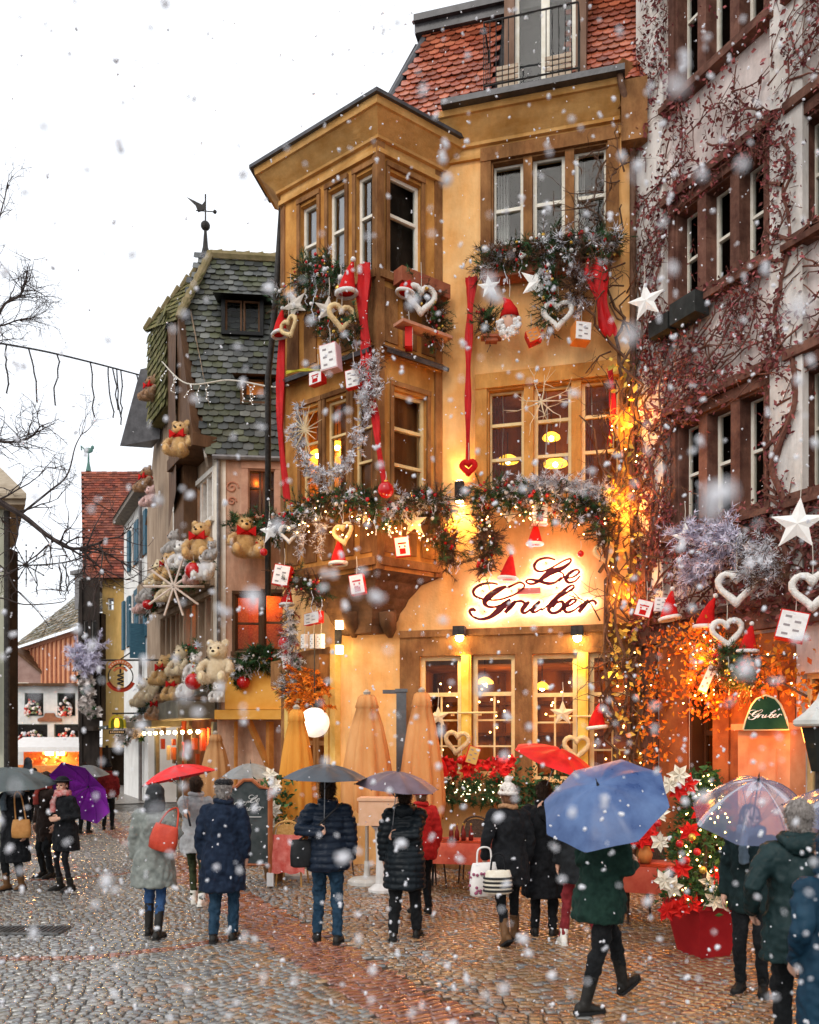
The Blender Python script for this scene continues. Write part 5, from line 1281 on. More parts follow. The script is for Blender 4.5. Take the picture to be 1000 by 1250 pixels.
sg=thing('script_sign','illuminated maroon script sign with a white halo on the ochre front','sign',FG.pt(655,735,.1))
mb=MB(); strokes([[(x,y,w*1.15+5) for x,y,w in st_] for st_ in LE+GRU],sgn(.085),mb,FG.n*.02,1.0); mb.build('lettering',mat('maroon_letter',(.11,.014,.02),rough=.4),sg)
mb=MB(); strokes(LE+GRU,sgn(.045),mb,FG.n*.015,.85); mb.build('halo_light',mat('halo_led',(1,.9,.9),emit=(1,.66,.72),es=34),sg)
mb=MB(); a,z=FG.at(646,722); FG.box(mb,a-.19,a+.2,z-.05,z+.05,.03,.07); mb.build('name_plate',mat('pink_plate',(.55,.2,.18),rough=.5),sg)
mb=MB(); 
for (px,py) in ((590,722),(625,722),(592,747),(650,748),(685,748),(667,688),(680,718)): a,z=FG.at(px,py); mb.tube([FG.P(a,z,0),FG.P(a,z,.085)],.012,5)
mb.build_each('stand_off',dark_metal,sg)
# ================================================================ wall lamps
wl=thing('wall_lamp','dark cylindrical up and down wall lamp between oriel and front windows','lamp',FG.pt(562,605,.1)); c=FG.pt(561,600,.16)
mb=MB(); mb.lathe([(.075,-.17),(.085,-.16),(.085,.16),(.075,.17)],c,14); mb.box(c-FG.n*.1,(.08,.12,.1)); mb.build('housing',dark_metal,wl,smooth=False)
mb=MB(); mb.lathe([(.065,.172),(.065,.176)],c,12); mb.lathe([(.065,-.176),(.065,-.172)],c,12); mb.build('lamp_lens',lampglow,wl)
spot('wall_lamp_up',c+V((0,0,.2)),V((0,0,1))-FG.n*.25,26,(1,.55,.14),75,.05); spot('wall_lamp_down',c-V((0,0,.2)),V((0,0,-1))-FG.n*.15,120,(1,.52,.10),105,.05)
for px,lb in ((561,'left'),(705,'right')):
    c=FG.pt(px,772,.22); o=thing('shopfront_lamp','dark box lamp throwing a yellow cone over the '+lb+' shop window','lamp',c,group='box lamps over the shop windows')
    mb=MB(); mb.box(c+V((0,0,.02)),(.20,.20,.16),Matrix.Rotation(-.26,3,'Z')); mb.box(c+V((0,0,.06))-FG.n*.13,(.1,.14,.06),Matrix.Rotation(-.26,3,'Z')); mb.build('housing',dark_metal,o)
    mb=MB(); mb.ball(c+V((0,0,-.09)),.07,10,8); mb.build('bulb',lampglow,o)
    spot('shopfront_lamp_light',c+V((0,0,-.17)),V((0,0,-1))-FG.n*.25,34,(1,.55,.10),95,.05)
c=FL_.pt(413,778,.3); o=thing('entrance_lamp','white cubic double lamp at the entrance corner under the corbel','lamp',c)
mb=MB(); mb.box(c,(.12,.12,.26)); mb.build('bracket',dark_metal,o)
mb=MB(); 
for dz in (.22,-.22): mb.box(c+V((.02,0,dz)),(.13,.13,.14))
mb.build_each('lamp_shade',mat('white_lamp_shade',(1,.85,.6),emit=(1,.72,.35),es=9),o); point('entrance_lamp_light',c+FL_.n*.3,10,(1,.62,.22),.1)
c=FL_.pt(384,882,.55); o=thing('glowing_globe','large round glowing white globe at the entrance','lamp',c)  # bright blurred blob, built as a hanging globe with its own light
mb=MB(); mb.ball(c,.27,20,14); mb.build('globe',mat('globe_glass',(1,.95,.85),emit=(1,.90,.74),es=.42),o,smooth=True); mb=MB(); mb.lathe([(.06,0),(.1,.06),(.03,.1)],c+V((0,0,.26)),10); mb.tube([c+V((0,0,.34)),c+V((0,0,1.6))],.012,5); mb.build('hanger',dark_metal,o)
point('globe_light',c+FL_.n*.4,12,(1,.8,.5),.25)
# decorated post and shelf of ornaments at the entrance
garland('tinsel_column','tall column of frosted tinsel and red bits hanging at the entrance corner','tinsel wreath',[FL_.pt(357,745,.35),FL_.pt(360,800,.35),FL_.pt(359,850,.35)],.12,150,fL,20,[frost,mat('red_bits',(.4,.02,.02)),fir,twig],mi=(0,0,1,2),ln=(.05,.1),group='silver tinsel')
gift(FL_.pt(383,755,.4),frame(FL_),.55,.22,.1,'wide white and red panel under the oriel with zigzag top',giftw,giftr)
for i,px in enumerate((372,383,392)): gift(FL_.pt(px,783,.4),frame(FL_),.14,.26,.08,['leftmost white tag of the row above the entrance','middle white tag of the row above the entrance','rightmost white tag of the row above the entrance'][i],giftw,giftw)
bauble(FL_.pt(348,785,.45),.13,'dark red ball on the tinsel column by the entrance'); gift(FL_.pt(351,806,.45),frame(FL_,.4,.2),.2,.3,.1,'red printed box on the tinsel column by the entrance',giftw,giftr,True)
garland('berry_garland','warm brown berry and leaf swag above the entrance door','fir garland',[FL_.pt(365,850,.3),FL_.pt(380,835,.3),FL_.pt(400,850,.3)],.3,90,fL,22,[leaf_o,twig],mi=(0,0),ln=(.04,.08),w=.02,group='fir garlands')
# ================================================================ creeper on the right hand house
cv=thing('bare_creeper','bare reddish brown creeper covering the white house at the right','climbing plant',FI.P(1,0,.1))
mb=MB(); rr=random.Random(77); ml=MB()
def clear(a,z):
    return not any(h[0]-.02<a<h[1]+.02 and h[2]<z<h[3]-.12 for h in ih)
def creep(a,z,ang,L,r,depth):
    d=.08+rr.random()*.05; pts=[]; n=max(4,int(L/.12)); A=ang
    for k in range(n):
        d=min(.24,max(.05,d+rr.gauss(0,.012)))
        if clear(a,z): 
            pts.append(FI.P(a,z,d))
            if rr.random()<.42:
                for q in range(rr.randint(1,3)):
                    g=rr.uniform(.5,1.5); ml.col=(g,g*rr.uniform(.7,1.1),g,1)
                    leaf_(ml,FI.P(a+rr.gauss(0,.07),z+rr.gauss(0,.07),d+rr.uniform(0,.09)),rr.uniform(.04,.10),rr,FI.n*.4)
        else:
            if len(pts)>2: mb.tube(pts,[r*(1-.6*i/len(pts)) for i in range(len(pts))],5 if r>.015 else 4,cap=False)
            return
        A+=rr.gauss(0,.22); A=A*.92+ang*.08
        a+=.12*math.cos(A); z+=.12*math.sin(A)
        if a<-.05 or a>5.4 or z>16.8 or z<3.6: break
        if depth>0 and rr.random()<.30: creep(a,z,A+rr.choice([-1,1])*rr.uniform(.4,1.5),L*rr.uniform(.15,.5),r*.6,depth-1)
    if len(pts)>2: mb.tube(pts,[r*(1-.6*i/len(pts)) for i in range(len(pts))],5 if r>.015 else 4,cap=False)
for k in range(23):
    a=rr.choice([rr.uniform(0,.42),rr.uniform(2.2,3.0),rr.uniform(0,5),rr.uniform(.1,.4),rr.uniform(2.0,2.6)]); creep(a,rr.uniform(3.7,5.2),1.57+rr.gauss(0,.12),rr.uniform(6,12),rr.uniform(.02,.06),2)
for r in ih:      # thick mats on the lintels and sills
    for k in range(9): creep(rr.uniform(r[0]-.2,r[1]+.2),r[3]+rr.uniform(.1,.75),rr.choice([0,3.14])+rr.gauss(0,.5),rr.uniform(.6,1.8),.016,2)
    for k in range(6): creep(rr.uniform(r[0]-.2,r[1]+.2),r[2]-rr.uniform(.15,.9),rr.choice([0,3.14,-1.5])+rr.gauss(0,.4),rr.uniform(.5,1.4),.014,1)
for r in ih[:1]+ih[3:4]+ih[6:7]:
    for k in range(260):
        a=rr.uniform(-.05,r[1]+.5); z=r[3]+.12+abs(rr.gauss(0,.16)) if rr.random()<.6 else r[2]-.2-abs(rr.gauss(0,.22))
        g=rr.uniform(.5,1.6); ml.col=(g,g*.85,g*.9,1); leaf_(ml,FI.P(a,z,rr.uniform(.1,.3)),rr.uniform(.05,.12),rr,FI.n*.4)
# dense dark mat over the shop lintel
for k in range(700):
    a=rr.uniform(0,5); z=4.15+rr.gauss(0,.2); g=rr.uniform(.35,1.2); ml.col=(g,g*.9,g*.9,1); leaf_(ml,FI.P(a,z,rr.uniform(.1,.4)),rr.uniform(.06,.13),rr,FI.n*.4)
for k in range(26000):
    a=rr.uniform(-.05,3.9); z=rr.uniform(3.9,15.8)
    if not clear(a,z) and rr.random()<.93: continue
    dn=noise.noise(V((a*1.3,z*.8,3.1)))+.6*noise.noise(V((a*4.2,z*1.6,9.7)))
    if dn<rr.uniform(-.02,.30): continue
    g=rr.uniform(.4,1.3); ml.col=(g,g*rr.uniform(.7,1),g*.95,1); p=FI.P(a,z,rr.uniform(.10,.2))
    if rr.random()<.72: leaf_(ml,p,rr.uniform(.04,.10),rr,FI.n*.5)
    else: mb.tube([p,p+V((rr.gauss(0,.05),rr.gauss(0,.05),rr.gauss(-.03,.09)))],[.006,.003],3,cap=False)
mb.build('stem',redtwig,cv); ml.build('foliage',leaf_r,cv)
# creeper on the strip between the restaurant and the white house
gv=thing('bare_vine','bare twisted brown vine with fairy lights between restaurant and creeper house','climbing plant',FG.P(SR-.4,0,.2))
mb=MB(); rr=random.Random(15)
for k in range(26):
    a=rr.uniform(SR-.75,SR-.02); z=rr.uniform(.2,8.5); pts=[]; d=.2
    for q in range(14):
        pts.append(FG.P(a,z,d)); a=min(SR-.02,max(SR-(.62 if z<6.3 else 1.4),a+rr.gauss(-.01,.13))); z+=rr.uniform(.08,.34); d=min(.5,max(.1,d+rr.gauss(0,.06)))
        if z>12: break
    if len(pts)>2: mb.tube(pts,[.034*(1-.7*i/len(pts)) for i in range(len(pts))],5,cap=False)
for k in range(46): 
    zz=rr.uniform(2.5,12.0); lo_=(4.2<zz<6.4); p=FG.P(rr.uniform(SR-(.4 if lo_ else .8),SR-.1),zz,.25); twigs(mb,p,FG.u*(rr.gauss(-.5,.7) if not lo_ else .3)+FG.n*rr.uniform(.2,.9)+V((0,0,rr.gauss(0,.6))),rr.uniform(.5,1.1),.016,2,rr,.05,.8,5,3)
mb.build('stem',twig,gv)
mb=MB()
for k in range(230):
    z=rr.uniform(3.6,8.4) if k<150 else rr.uniform(1.5,4.2); g=rr.uniform(.6,1.3); mb.col=(g,g,g,1); leaf_(mb,FG.P(rr.uniform(SR-.55,SR-.06),z,rr.uniform(.12,.5)),rr.uniform(.07,.15),rr,FG.n)
mb.build('foliage',leaf_y,gv)
mb=MB()
for k in range(34): mb.ball(FG.P(rr.uniform(SR-.6,SR-.05),rr.uniform(1.2,8.4),rr.uniform(.2,.45)),.012,6,4)
mb.build('fairy_light',bulb,gv)
for z,pw in ((7.4,30),(6.0,46),(4.6,24)): point('vine_light_glow',FG.P(SR-.35,z,.38),pw,(1,.38,.05),.15)
# orange glowing leaf garland on the shop
og=thing('orange_leaf_garland','glowing orange autumn leaf garland with fairy lights over the shop front','leaf garland',FI.P(1,3,.4))
mb=MB(); rr=random.Random(23); tp=[FI.pt(855,770,.5),FI.pt(862,805,.5),FI.pt(850,835,.45),FI.pt(872,865,.45)]; TP=catmull(tp,8)
tp2=catmull([FI.pt(800,820,.35),FI.pt(797,865,.35),FI.pt(800,930,.3)],8); tp3=catmull([FI.pt(905,822,.4),FI.pt(945,830,.4),FI.pt(985,850,.35)],8); tp4=catmull([FI.pt(800,790,.4),FI.pt(840,780,.4),FI.pt(900,800,.45),FI.pt(960,800,.4)],8)
for k in range(1750):
    T=TP if k<420 else rr.choice([tp2,tp3,tp4,TP]); p=rr.choice(T)+V((rr.gauss(0,.16),rr.gauss(0,.14),rr.gauss(0,.15))); g=rr.uniform(.5,1.3); mb.col=(g,g*rr.uniform(.6,1.2),g*.8,1); leaf_(mb,p,rr.uniform(.05,.115),rr,FI.n)
mb.build('leaf',leaf_o,og)
mb=MB()
for k in range(56): mb.ball(rr.choice(TP if k<36 else tp4+tp3+tp2)+V((rr.gauss(0,.14),rr.gauss(0,.12),rr.gauss(0,.16))),.012,6,4)
mb.build('fairy_light',bulb,og)
mb=MB(); 
for T in (TP,tp2,tp3,tp4): mb.tube(T,.02,5)
mb.build('stem',twig,og)
for (px,py) in ((858,800),(862,850),(905,850)): point('leaf_garland_glow',FI.pt(px,py,.75),20,(1,.30,.03),.12)
point('shop_porch_glow',FI.pt(830,900,.6),11,(1,.36,.06),.12); point('shop_porch_glow',FI.pt(960,900,.6),7,(1,.30,.05),.12)
garland('fir_swag','dark green fir swag with a gold ball in the middle of the shop front','fir garland',[FI.pt(885,795,.45),FI.pt(900,815,.5),FI.pt(925,822,.45)],.22,90,fI,31,NM,mi=(0,0,0,2),group='fir garlands')
bauble(FI.pt(889,820,.75),.05,'gold ball glinting in the fir swag over the shop',goldb)
garland('lilac_wreath','big lilac white frosted twig bunch under the lower creeper window','fir garland',[FI.pt(838,650,.35),FI.pt(865,652,.4),FI.pt(890,655,.4),FI.pt(900,668,.4),FI.pt(862,690,.35),FI.pt(845,700,.3)],.18,200,fI,32,[lilac,twig],mi=(0,),ln=(.05,.13),w=.010,L=(.15,.35),group='silver tinsel')
garland('frosted_garland','hanging strings of pale frosted twigs right of the lilac bunch','fir garland',[FI.pt(912,660,.4),FI.pt(920,690,.4),FI.pt(940,680,.4),FI.pt(955,700,.35)],.2,90,fI,33,[frost,twig],mi=(0,1),ln=(.05,.12),w=.007,group='silver tinsel')
star(FI.pt(838,655,.55),frame(FI,.5,.1),.22,'white star in front of the lilac twig bunch'); star(FI.pt(974,640,.55),frame(FI,.55,-.1),.34,'very large white star at the right edge'); star(FG.P(*FG.at(789,368,.9),.9),frame(FG,-.3,.1),.30,'white star hanging free between the two houses')
heart(FI.pt(899,718,.6),frame(FI,.6),.25,'white wicker heart under the hanging strings'); heart(FI.pt(888,773,.6),frame(FI,1.0,.1),.21,'white wicker heart turned sideways over the shop'); heart(FI.pt(992,722,.55),frame(FI,.6),.25,'white wicker heart cut by the right edge')
hat(FI.pt(818,755,.5),frame(FI,.4,.15),.42,'leftmost red cap over the shop front'); hat(FI.pt(861,765,.55),frame(FI,.4,-.05),.42,'red cap left of the sideways white heart',lean=.3); hat(FI.pt(913,795,.55),frame(FI,.4,-.05),.36,'small plain red cap right of the sideways white heart',lean=.1)
gift(FI.pt(967,765,.65),frame(FI,.7,-.25),.34,.36,.3,'white printed box with bright red side at the right',giftw,giftr); gift(FI.pt(787,743,.45),frame(FI,.6,-.3),.26,.26,.08,'red and white card hung left of the leftmost cap',giftw,giftr,True); gift(FI.pt(808,738,.35),frame(FI,.6,-.1),.22,.22,.06,'pale pink card behind the leftmost cap',giftw,mat('pale_pink_paper',(.72,.45,.45))); gift(FI.pt(864,828,.7),frame(FI,.9,-.4),.12,.42,.05,'long slim white card in the orange leaves',giftw,orangep)
mb=MB(); a0,_=FI.at(822,400); 
mm=mat('black_window_box',(.02,.022,.02),(.04,.042,.04),rough=.5)
a1,z1=FI.at(842,390); a2,z2=FI.at(873,365); FI.box(mb,.5,.92,8.52,8.78,.08,.34); tag(mb.build('window_box',mm),'left black window box under the middle creeper window','window box','window boxes'); mb=MB(); FI.box(mb,.98,1.5,8.52,8.84,.08,.36); tag(mb.build('window_box',mm),'right dark green black window box under the middle creeper window','window box','window boxes')
# ================================================================ green arched menu board, pillar, lantern at the far right
gs=thing('arched_menu_board','dark green bell shaped board with white script lettering on the shop front','sign',FI.pt(935,900,.35)); u,n,z=frame(FI,.5)
c=FI.pt(936,886,.55); mb=MB(); S=.27; out=[(-1,-.15),(1,-.15),(.9,.2),(.78,.5),(.62,.85),(.4,1.1),(0,1.25),(-.4,1.1),(-.62,.85),(-.78,.5),(-.9,.2)]
mb.prism([c+u*(x*S)+z*(y*S*1.15) for x,y in out],n*.05); mb.build('board',mat('bottle_green_paint',(.005,.030,.012),(.012,.05,.022),rough=.35),gs)
mb=MB(); pts=[c+n*.03+u*(x*S*1.04)+z*(y*S*1.15*1.02) for x,y in out]; mb.tube(pts+pts[:1],.018,6); mb.build('rim',mat('pale_rim',(.6,.5,.3),rough=.5),gs)
def bs(x,y): 
    return c+n*.056+u*((x-470)/430*S*.85)+z*(S*.62-(y-330)/430*S*.9)
mb=MB(); strokes(GRU,bs,mb,n*.006,1.1,4); mb.build('lettering',mat('chalk_white',(.85,.85,.82),rough=.8),gs)
mb=MB(); a,zz=FI.at(930,895); FI.box(mb,a-.1,a+.75,.02,2.35,.05,.35); FI.box(mb,a-.16,a+.81,2.352,2.44,.0,.42); FI.box(mb,a+.1,a+.55,.5,2.1,.35,.38); o=mb.build('shop_pillar',mat('terracotta_panel',(.55,.20,.09),(.66,.30,.15),rough=.7,scale=4)); tag(o,'terracotta panelled pillar below the bell shaped board','pillar')
lt=thing('street_lantern','dark lantern head with pale cap at the right edge','lantern',W(1000,905,8.6)); c=W(1003,905,8.6)
mb=MB(); mb.lathe([(.26,.15),(.28,.17),(.28,.21),(.16,.30),(.05,.42),(.02,.5)],c,8); mb.build('cap',mat('pale_cap',(.45,.46,.43),(.6,.6,.57),rough=.5),lt)
mb=MB(); mb.lathe([(.10,-.30),(.20,.14)],c,8); mb.build('glass_body',mat('dark_lantern_glass',(.02,.022,.02),rough=.15),lt)
mb=MB(); mb.tube([V((c.x,c.y,.0)),c+V((0,0,-.3))],.06,8); mb.lathe([(.16,0),(.14,.5),(.07,.6)],V((c.x,c.y,.0)),10); mb.build('post',dark_metal,lt)
# ================================================================ window planters with poinsettias
for i,(r,lb) in enumerate(((w_g1,'left'),(w_g2,'right'))):
    pw=thing('window_planter','planter of '+('red poinsettias and lit fir' if i==0 else 'dark leafy evergreens')+' under the '+lb+' shop window','planter',FG.P((r[0]+r[1])/2,r[2],.2))
    mb=MB(); FG.box(mb,r[0]-.05,r[1]+.05,r[2]-.42,r[2]-.16,.11,.42); mb.build('trough',mat('brown_trough',(.18,.09,.04)),pw)
    rnd=random.Random(40+i); mb=MB()
    for k in range(260): needles(mb,FG.P(rnd.uniform(r[0]-.1,r[1]+.1),r[2]-rnd.uniform(-.02,.42),rnd.uniform(.3,.5)),V((rnd.gauss(0,.6),-.6,rnd.gauss(-.3,.5))),.16,14,rnd,(0,),w=.010,ln=(.05,.11))
    if i==1:
        for k in range(500): g=rnd.uniform(.5,1.5); mb.mi=0; mb.col=(g,g,g,1); leaf_(mb,FG.P(rnd.uniform(r[0]-.3,r[0]+1.0),r[2]+rnd.gauss(-.1,.2),rnd.uniform(.3,.6)),rnd.uniform(.06,.13),rnd)
    mb.build('greenery',[fir],pw)
    if i==0:
        mb=MB()
        for k in range(34):
            c=FG.P(rnd.uniform(r[0],r[1]),r[2]+rnd.uniform(-.05,.28),rnd.uniform(.15,.42)); ang=rnd.uniform(0,6)
            for q in range(7):
                a=ang+q*.9; d=(fF[0]*math.cos(a)+V((0,0,math.sin(a)))); e=FG.n*.05; s_=fF[0]*-math.sin(a)+V((0,0,math.cos(a))); L=rnd.uniform(.10,.15); g=rnd.uniform(.6,1.3); mb.col=(g,g*.9,g,1)
                mb.add([c,c+d*L*.5+s_*.035+e,c+d*L+FG.n*.02,c+d*L*.5-s_*.035+e],[(0,1,2,3)])
        mb.build('poinsettia_bloom',mat('poinsettia_red',(.62,.012,.012),(.75,.03,.02),attr=True,rough=.55),pw)
    mb=MB(); 
    for k in range(60 if i==0 else 12): mb.ball(FG.P(rnd.uniform(r[0],r[1]),r[2]-rnd.uniform(.05,.42),.5),.011,5,4)
    mb.build('fairy_light',mat('pale_bulb',(1,.9,.6),emit=(1,.85,.5),es=6),pw)
star(FG.pt(535,875,.22),frame(FG,.1),.19,'cream star hanging on the rod of the left shop window',starc); heart(FG.pt(558,907,.22),frame(FG,.1,-.1),.21,'straw heart hanging in the left shop window',wickc)
star(FG.pt(687,871,.22),frame(FG,.1),.22,'cream star hanging on the rod of the right shop window',starc); heart(FG.pt(704,913,.22),frame(FG,.1),.21,'straw heart hanging in the right shop window',wickc); hat(FG.pt(729,888,.22),frame(FG,0,.1),.42,'red cap hanging in the right shop window')
gift(FG.pt(577,922,.4),frame(FG,.3,-.3),.2,.3,.12,'leaning gold and red gift bag among the poinsettias',mat('gold_paper',(.65,.42,.12),rough=.35),giftr); hat(FG.pt(541,950,.45),frame(FG),.36,'red cap standing at the left end of the poinsettias',lean=-.1)
bauble(FG.pt(563,928,.45),.075,'red bauble among the poinsettias')
# ================================================================ potted Christmas tree
pt=thing('potted_christmas_tree','small Christmas tree with poinsettias and fairy lights in a tapered red pot','potted tree',V((3.06,8.95,0)))
mb=MB(); rot=Matrix.Rotation(.35,3,'Z'); b=V((3.06,8.95,0))
def sq(h,z): return [b+rot@V((x*h,y*h,z)) for x,y in((-1,-1),(1,-1),(1,1),(-1,1))]
a_,c_,d_,e_=sq(.185,.0),sq(.275,.50),sq(.295,.502),sq(.295,.545); f_=sq(.255,.545); g_=sq(.24,.42)
L=a_+c_+d_+e_+f_+g_; fs=[(3,2,1,0)]
for k in range(5): fs+=[(4*k+i,4*k+(i+1)%4,4*k+4+(i+1)%4,4*k+4+i) for i in range(4)]
fs.append((20,21,22,23)); mb.add(L,fs); mb.build('pot',mat('glossy_red_pot',(.30,.010,.014),(.42,.02,.022),rough=.28,scale=3),pt)
mb=MB(); mb.tube([b+V((0,0,.4)),b+V((.02,0,1.2)),b+V((0,0,1.85))],[.03,.022,.008],6); mb.build('trunk',twig,pt)
mb=MB(); rnd=random.Random(55)
for k in range(620):
    t=rnd.random()**1.3; z=.58+1.30*t; rr_=(.40*(1-t)**.75+.05)*math.sqrt(rnd.uniform(.15,1)); a=rnd.uniform(0,6.283)
    p=b+V((rr_*math.cos(a),rr_*math.sin(a),z+rnd.gauss(0,.04)))
    if rnd.random()<.6: needles(mb,p,V((math.cos(a),math.sin(a),rnd.uniform(-.5,.3))),.12,12,rnd,(0,),w=.007,ln=(.04,.08))
    else:
        for q in range(4): g=rnd.uniform(.5,1.5); mb.mi=1; mb.col=(g,g,g*.8,1); leaf_(mb,p+V((rnd.gauss(0,.04),rnd.gauss(0,.04),rnd.gauss(0,.04))),rnd.uniform(.05,.09),rnd)
mb.build('crown',[fir,leaf_g],pt)
def bloom(mb,c,n,s,rnd):
    n=n.normalized(); x=n.orthogonal().normalized(); y=n.cross(x); a0=rnd.uniform(0,6)
    for lay,(k,sc) in enumerate(((6,1),(5,.7))):
        for q in range(k):
            a=a0+q*6.283/k+lay*.5; d=x*math.cos(a)+y*math.sin(a); t=x*-math.sin(a)+y*math.cos(a); L=s*sc*rnd.uniform(.85,1.1); g=rnd.uniform(.75,1.1); mb.col=(g,g,g,1)
            mb.add([c,c+d*L*.5+t*L*.27+n*L*(.2+.15*lay),c+d*L+n*L*.05,c+d*L*.5-t*L*.27+n*L*(.2+.15*lay)],[(0,1,2),(0,2,3)])
for lab,m_,spots_ in (('white_poinsettia',mat('cream_petal',(.78,.68,.52),(.85,.78,.66),attr=True,rough=.6),((830,946),(818,958),(842,958),(806,992),(807,1028),(822,1083),(868,1078),(872,1100),(812,1075))),('red_poinsettia',mat('poinsettia_red',(.62,.012,.012),attr=True,rough=.55),((828,965),(839,957),(856,990),(797,1005),(842,1015),(833,1060),(878,1070),(822,1110),(832,1107),(845,1103),(815,1112)))):
    for (px,py) in spots_:
        mb=MB(); c=W(px,py,8.62); cx=b+V((0,0,c.z)); bloom(mb,c,(c-cx)+V((0,-.25,.1)),.12,rnd); mb.build(lab,m_,pt)
mb=MB()
for k in range(75):
    t=rnd.random(); z=.6+1.25*t; rr_=.40*(1-t)**.75+.06; a=rnd.uniform(3.4,6.1); mb.ball(b+V((rr_*math.cos(a),rr_*math.sin(a),z)),.009,5,4)
mb.build('fairy_light',bulb,pt)
for k,(px,py,m_) in enumerate(((803,1005,redb),(830,1030,redb),(838,1050,redb),(845,1022,goldb),(858,1062,goldb),(851,1040,redb))):
    mb=MB(); mb.ball(W(px,py,8.55),.04,10,8); mb.build('bauble',m_,pt,smooth=True)
point('tree_fairy_glow',b+V((0,-.6,1.2)),4,(1,.5,.15),.2)
# green shrub in front of shop, right of the tree
sh=thing('leafy_shrub','low glossy green shrub with white stems right of the red pot','shrub',W(905,1100,9.6)); c0=GP(903,1135)
mb=MB(); ms=MB(); rnd=random.Random(61)
for k in range(420):
    p=V((c0.x+rnd.gauss(0,.25),c0.y+.5+rnd.gauss(0,.2),max(.05,rnd.gauss(.42,.2)))); g=rnd.uniform(.5,1.6); mb.col=(g,g,g,1); leaf_(mb,p,rnd.uniform(.06,.13),rnd)
for k in range(14): twigs(ms,V((c0.x+rnd.gauss(0,.1),c0.y+.5,.0)),V((rnd.gauss(0,.5),rnd.gauss(0,.3),1)),.8,.009,1,rnd,.05,.5,4,2)
mb.build('foliage',leaf_g,sh); ms.build('stem',mat('pale_stem',(.4,.42,.3)),sh)
# ================================================================ bare street tree at the left
bt=thing('bare_tree','bare winter tree with fine dark twigs reaching in from the left','tree',V((-6.8,12.2,0)))
mb=MB(); rnd=random.Random(71); tb=V((-6.9,12.0,0)); mb.tube(catmull([tb,tb+V((.05,0,2)),tb+V((-.05,.1,4)),tb+V((.1,.1,6)),tb+V((-.2,.1,9))],4),[.2-.0095*i for i in range(17)],8)
mb.build('trunk',twig,bt,smooth=True)
mb=MB()
def limb_path(pts,r,kids,L,depth=2):
    P=catmull(pts,5); mb.tube(P,[r*(1-.75*i/len(P)) for i in range(len(P))],5,cap=False)
    for k in range(kids):
        i=rnd.randint(len(P)//4,len(P)-1); d=(P[i]-P[i-1]).normalized(); twigs(mb,P[i],d*.7+V((rnd.gauss(0,.5),rnd.gauss(0,.5),rnd.gauss(.15,.5))),L*rnd.uniform(.5,1.1),r*.28,depth,rnd,0,.55,5,4)
Yt=11.8
limb_path([tb+V((.05,.05,5)),W(-40,600,Yt),W(20,625,Yt),W(60,655,Yt),W(90,670,Yt),W(125,662,Yt)],.055,20,.8)
limb_path([W(25,628,Yt),W(60,600,Yt),W(82,580,Yt),W(92,545,Yt),W(101,528,Yt)],.018,14,.5)
limb_path([W(60,655,Yt),W(85,668,Yt),W(95,690,Yt)],.015,5,.5)
limb_path([tb+V((0,0,6.5)),W(-30,480,Yt),W(0,380,Yt),W(25,360,Yt),W(34,330,Yt)],.03,22,.55)
limb_path([tb+V((0,0,6)),W(-20,540,Yt),W(10,540,Yt),W(35,535,Yt),W(50,520,Yt)],.03,24,.55)
limb_path([tb+V((0,0,7.5)),W(-20,330,Yt),W(-2,270,Yt),W(6,240,Yt)],.02,8,.5)
limb_path([tb+V((0,0,6)),W(-20,420,Yt),W(10,395,Yt),W(40,388,Yt)],.02,20,.5)
limb_path([tb+V((0,0,4)),W(-10,730,Yt),W(30,738,Yt),W(75,735,Yt),W(80,728,Yt)],.014,5,.5,1)
limb_path([tb+V((0,0,4)),W(-10,690,Yt),W(20,720,Yt),W(45,745,Yt),W(60,765,Yt)],.016,6,.4,1)
mb.build('crown',mat('dark_bark',(.035,.026,.024),(.075,.058,.052),rough=.8,scale=10),bt)
# ================================================================ light strings across the lane
def string(label,path,n,L,seed,m=None,cold=False,big=0):
    rnd=random.Random(seed); P=catmull(path,10); o=None
    mb=MB(); mb.tube(P,.030 if not cold else .018,5)
    o=mb.build('light_string',dark_metal if not cold else cordm); tag(o,label,'light string','light strings across the lane')
    d=MB(); bb=MB()
    for k in range(n):
        i=rnd.randint(2,len(P)-2); p=P[i]; pts=[p]
        for q in range(6): pts.append(pts[-1]+V((rnd.gauss(0,.045),rnd.gauss(0,.03),-L*rnd.uniform(.08,.2))))
        d.tube(pts,.024 if not cold else .009,4)
        for q in pts[1:]: bb.ball(q+V((.02,0,0)),.018 if not cold else .011,5,4)
    d.build_each('icicle_strand',dark_metal if not cold else cordm,o); bb.build('bulb',mat('unlit_bulb',(.25,.23,.22),rough=.3) if not cold else coolbulb,o); return o
string('sagging icicle light string crossing the white sky to the bear house',[W(-30,414,22),W(50,428,25),W(110,442,27),W(160,455,29),W(185,462,30)],11,1.9,81)
string('pale light string looping across the slate roof to the oriel',[FL.P(3.2,13.0,.6),W(228,468,21.4),W(280,464,20.5),W(330,472,18),OL.pt(352,470,.3)],9,.5,82,cold=True)
string('light string under the bare branch in front of the red roof',[W(-20,688,30),W(40,690,31),W(90,684,34),W(125,668,38)],8,1.3,83)
mb=MB(); c=W(32,690,30); rnd=random.Random(84)
for k in range(12):
    a=k*.5236; mb.tube([c,c+V((math.cos(a),0,math.sin(a)))*rnd.uniform(.5,.85)],.02,4)
    for q in range(3): mb.ball(c+V((math.cos(a),0,math.sin(a)))*(.3+.2*q),.035,5,4)
tag(mb.build('starburst_light',dark_metal),'unlit starburst light figure hanging in the sky at the left','starburst light')
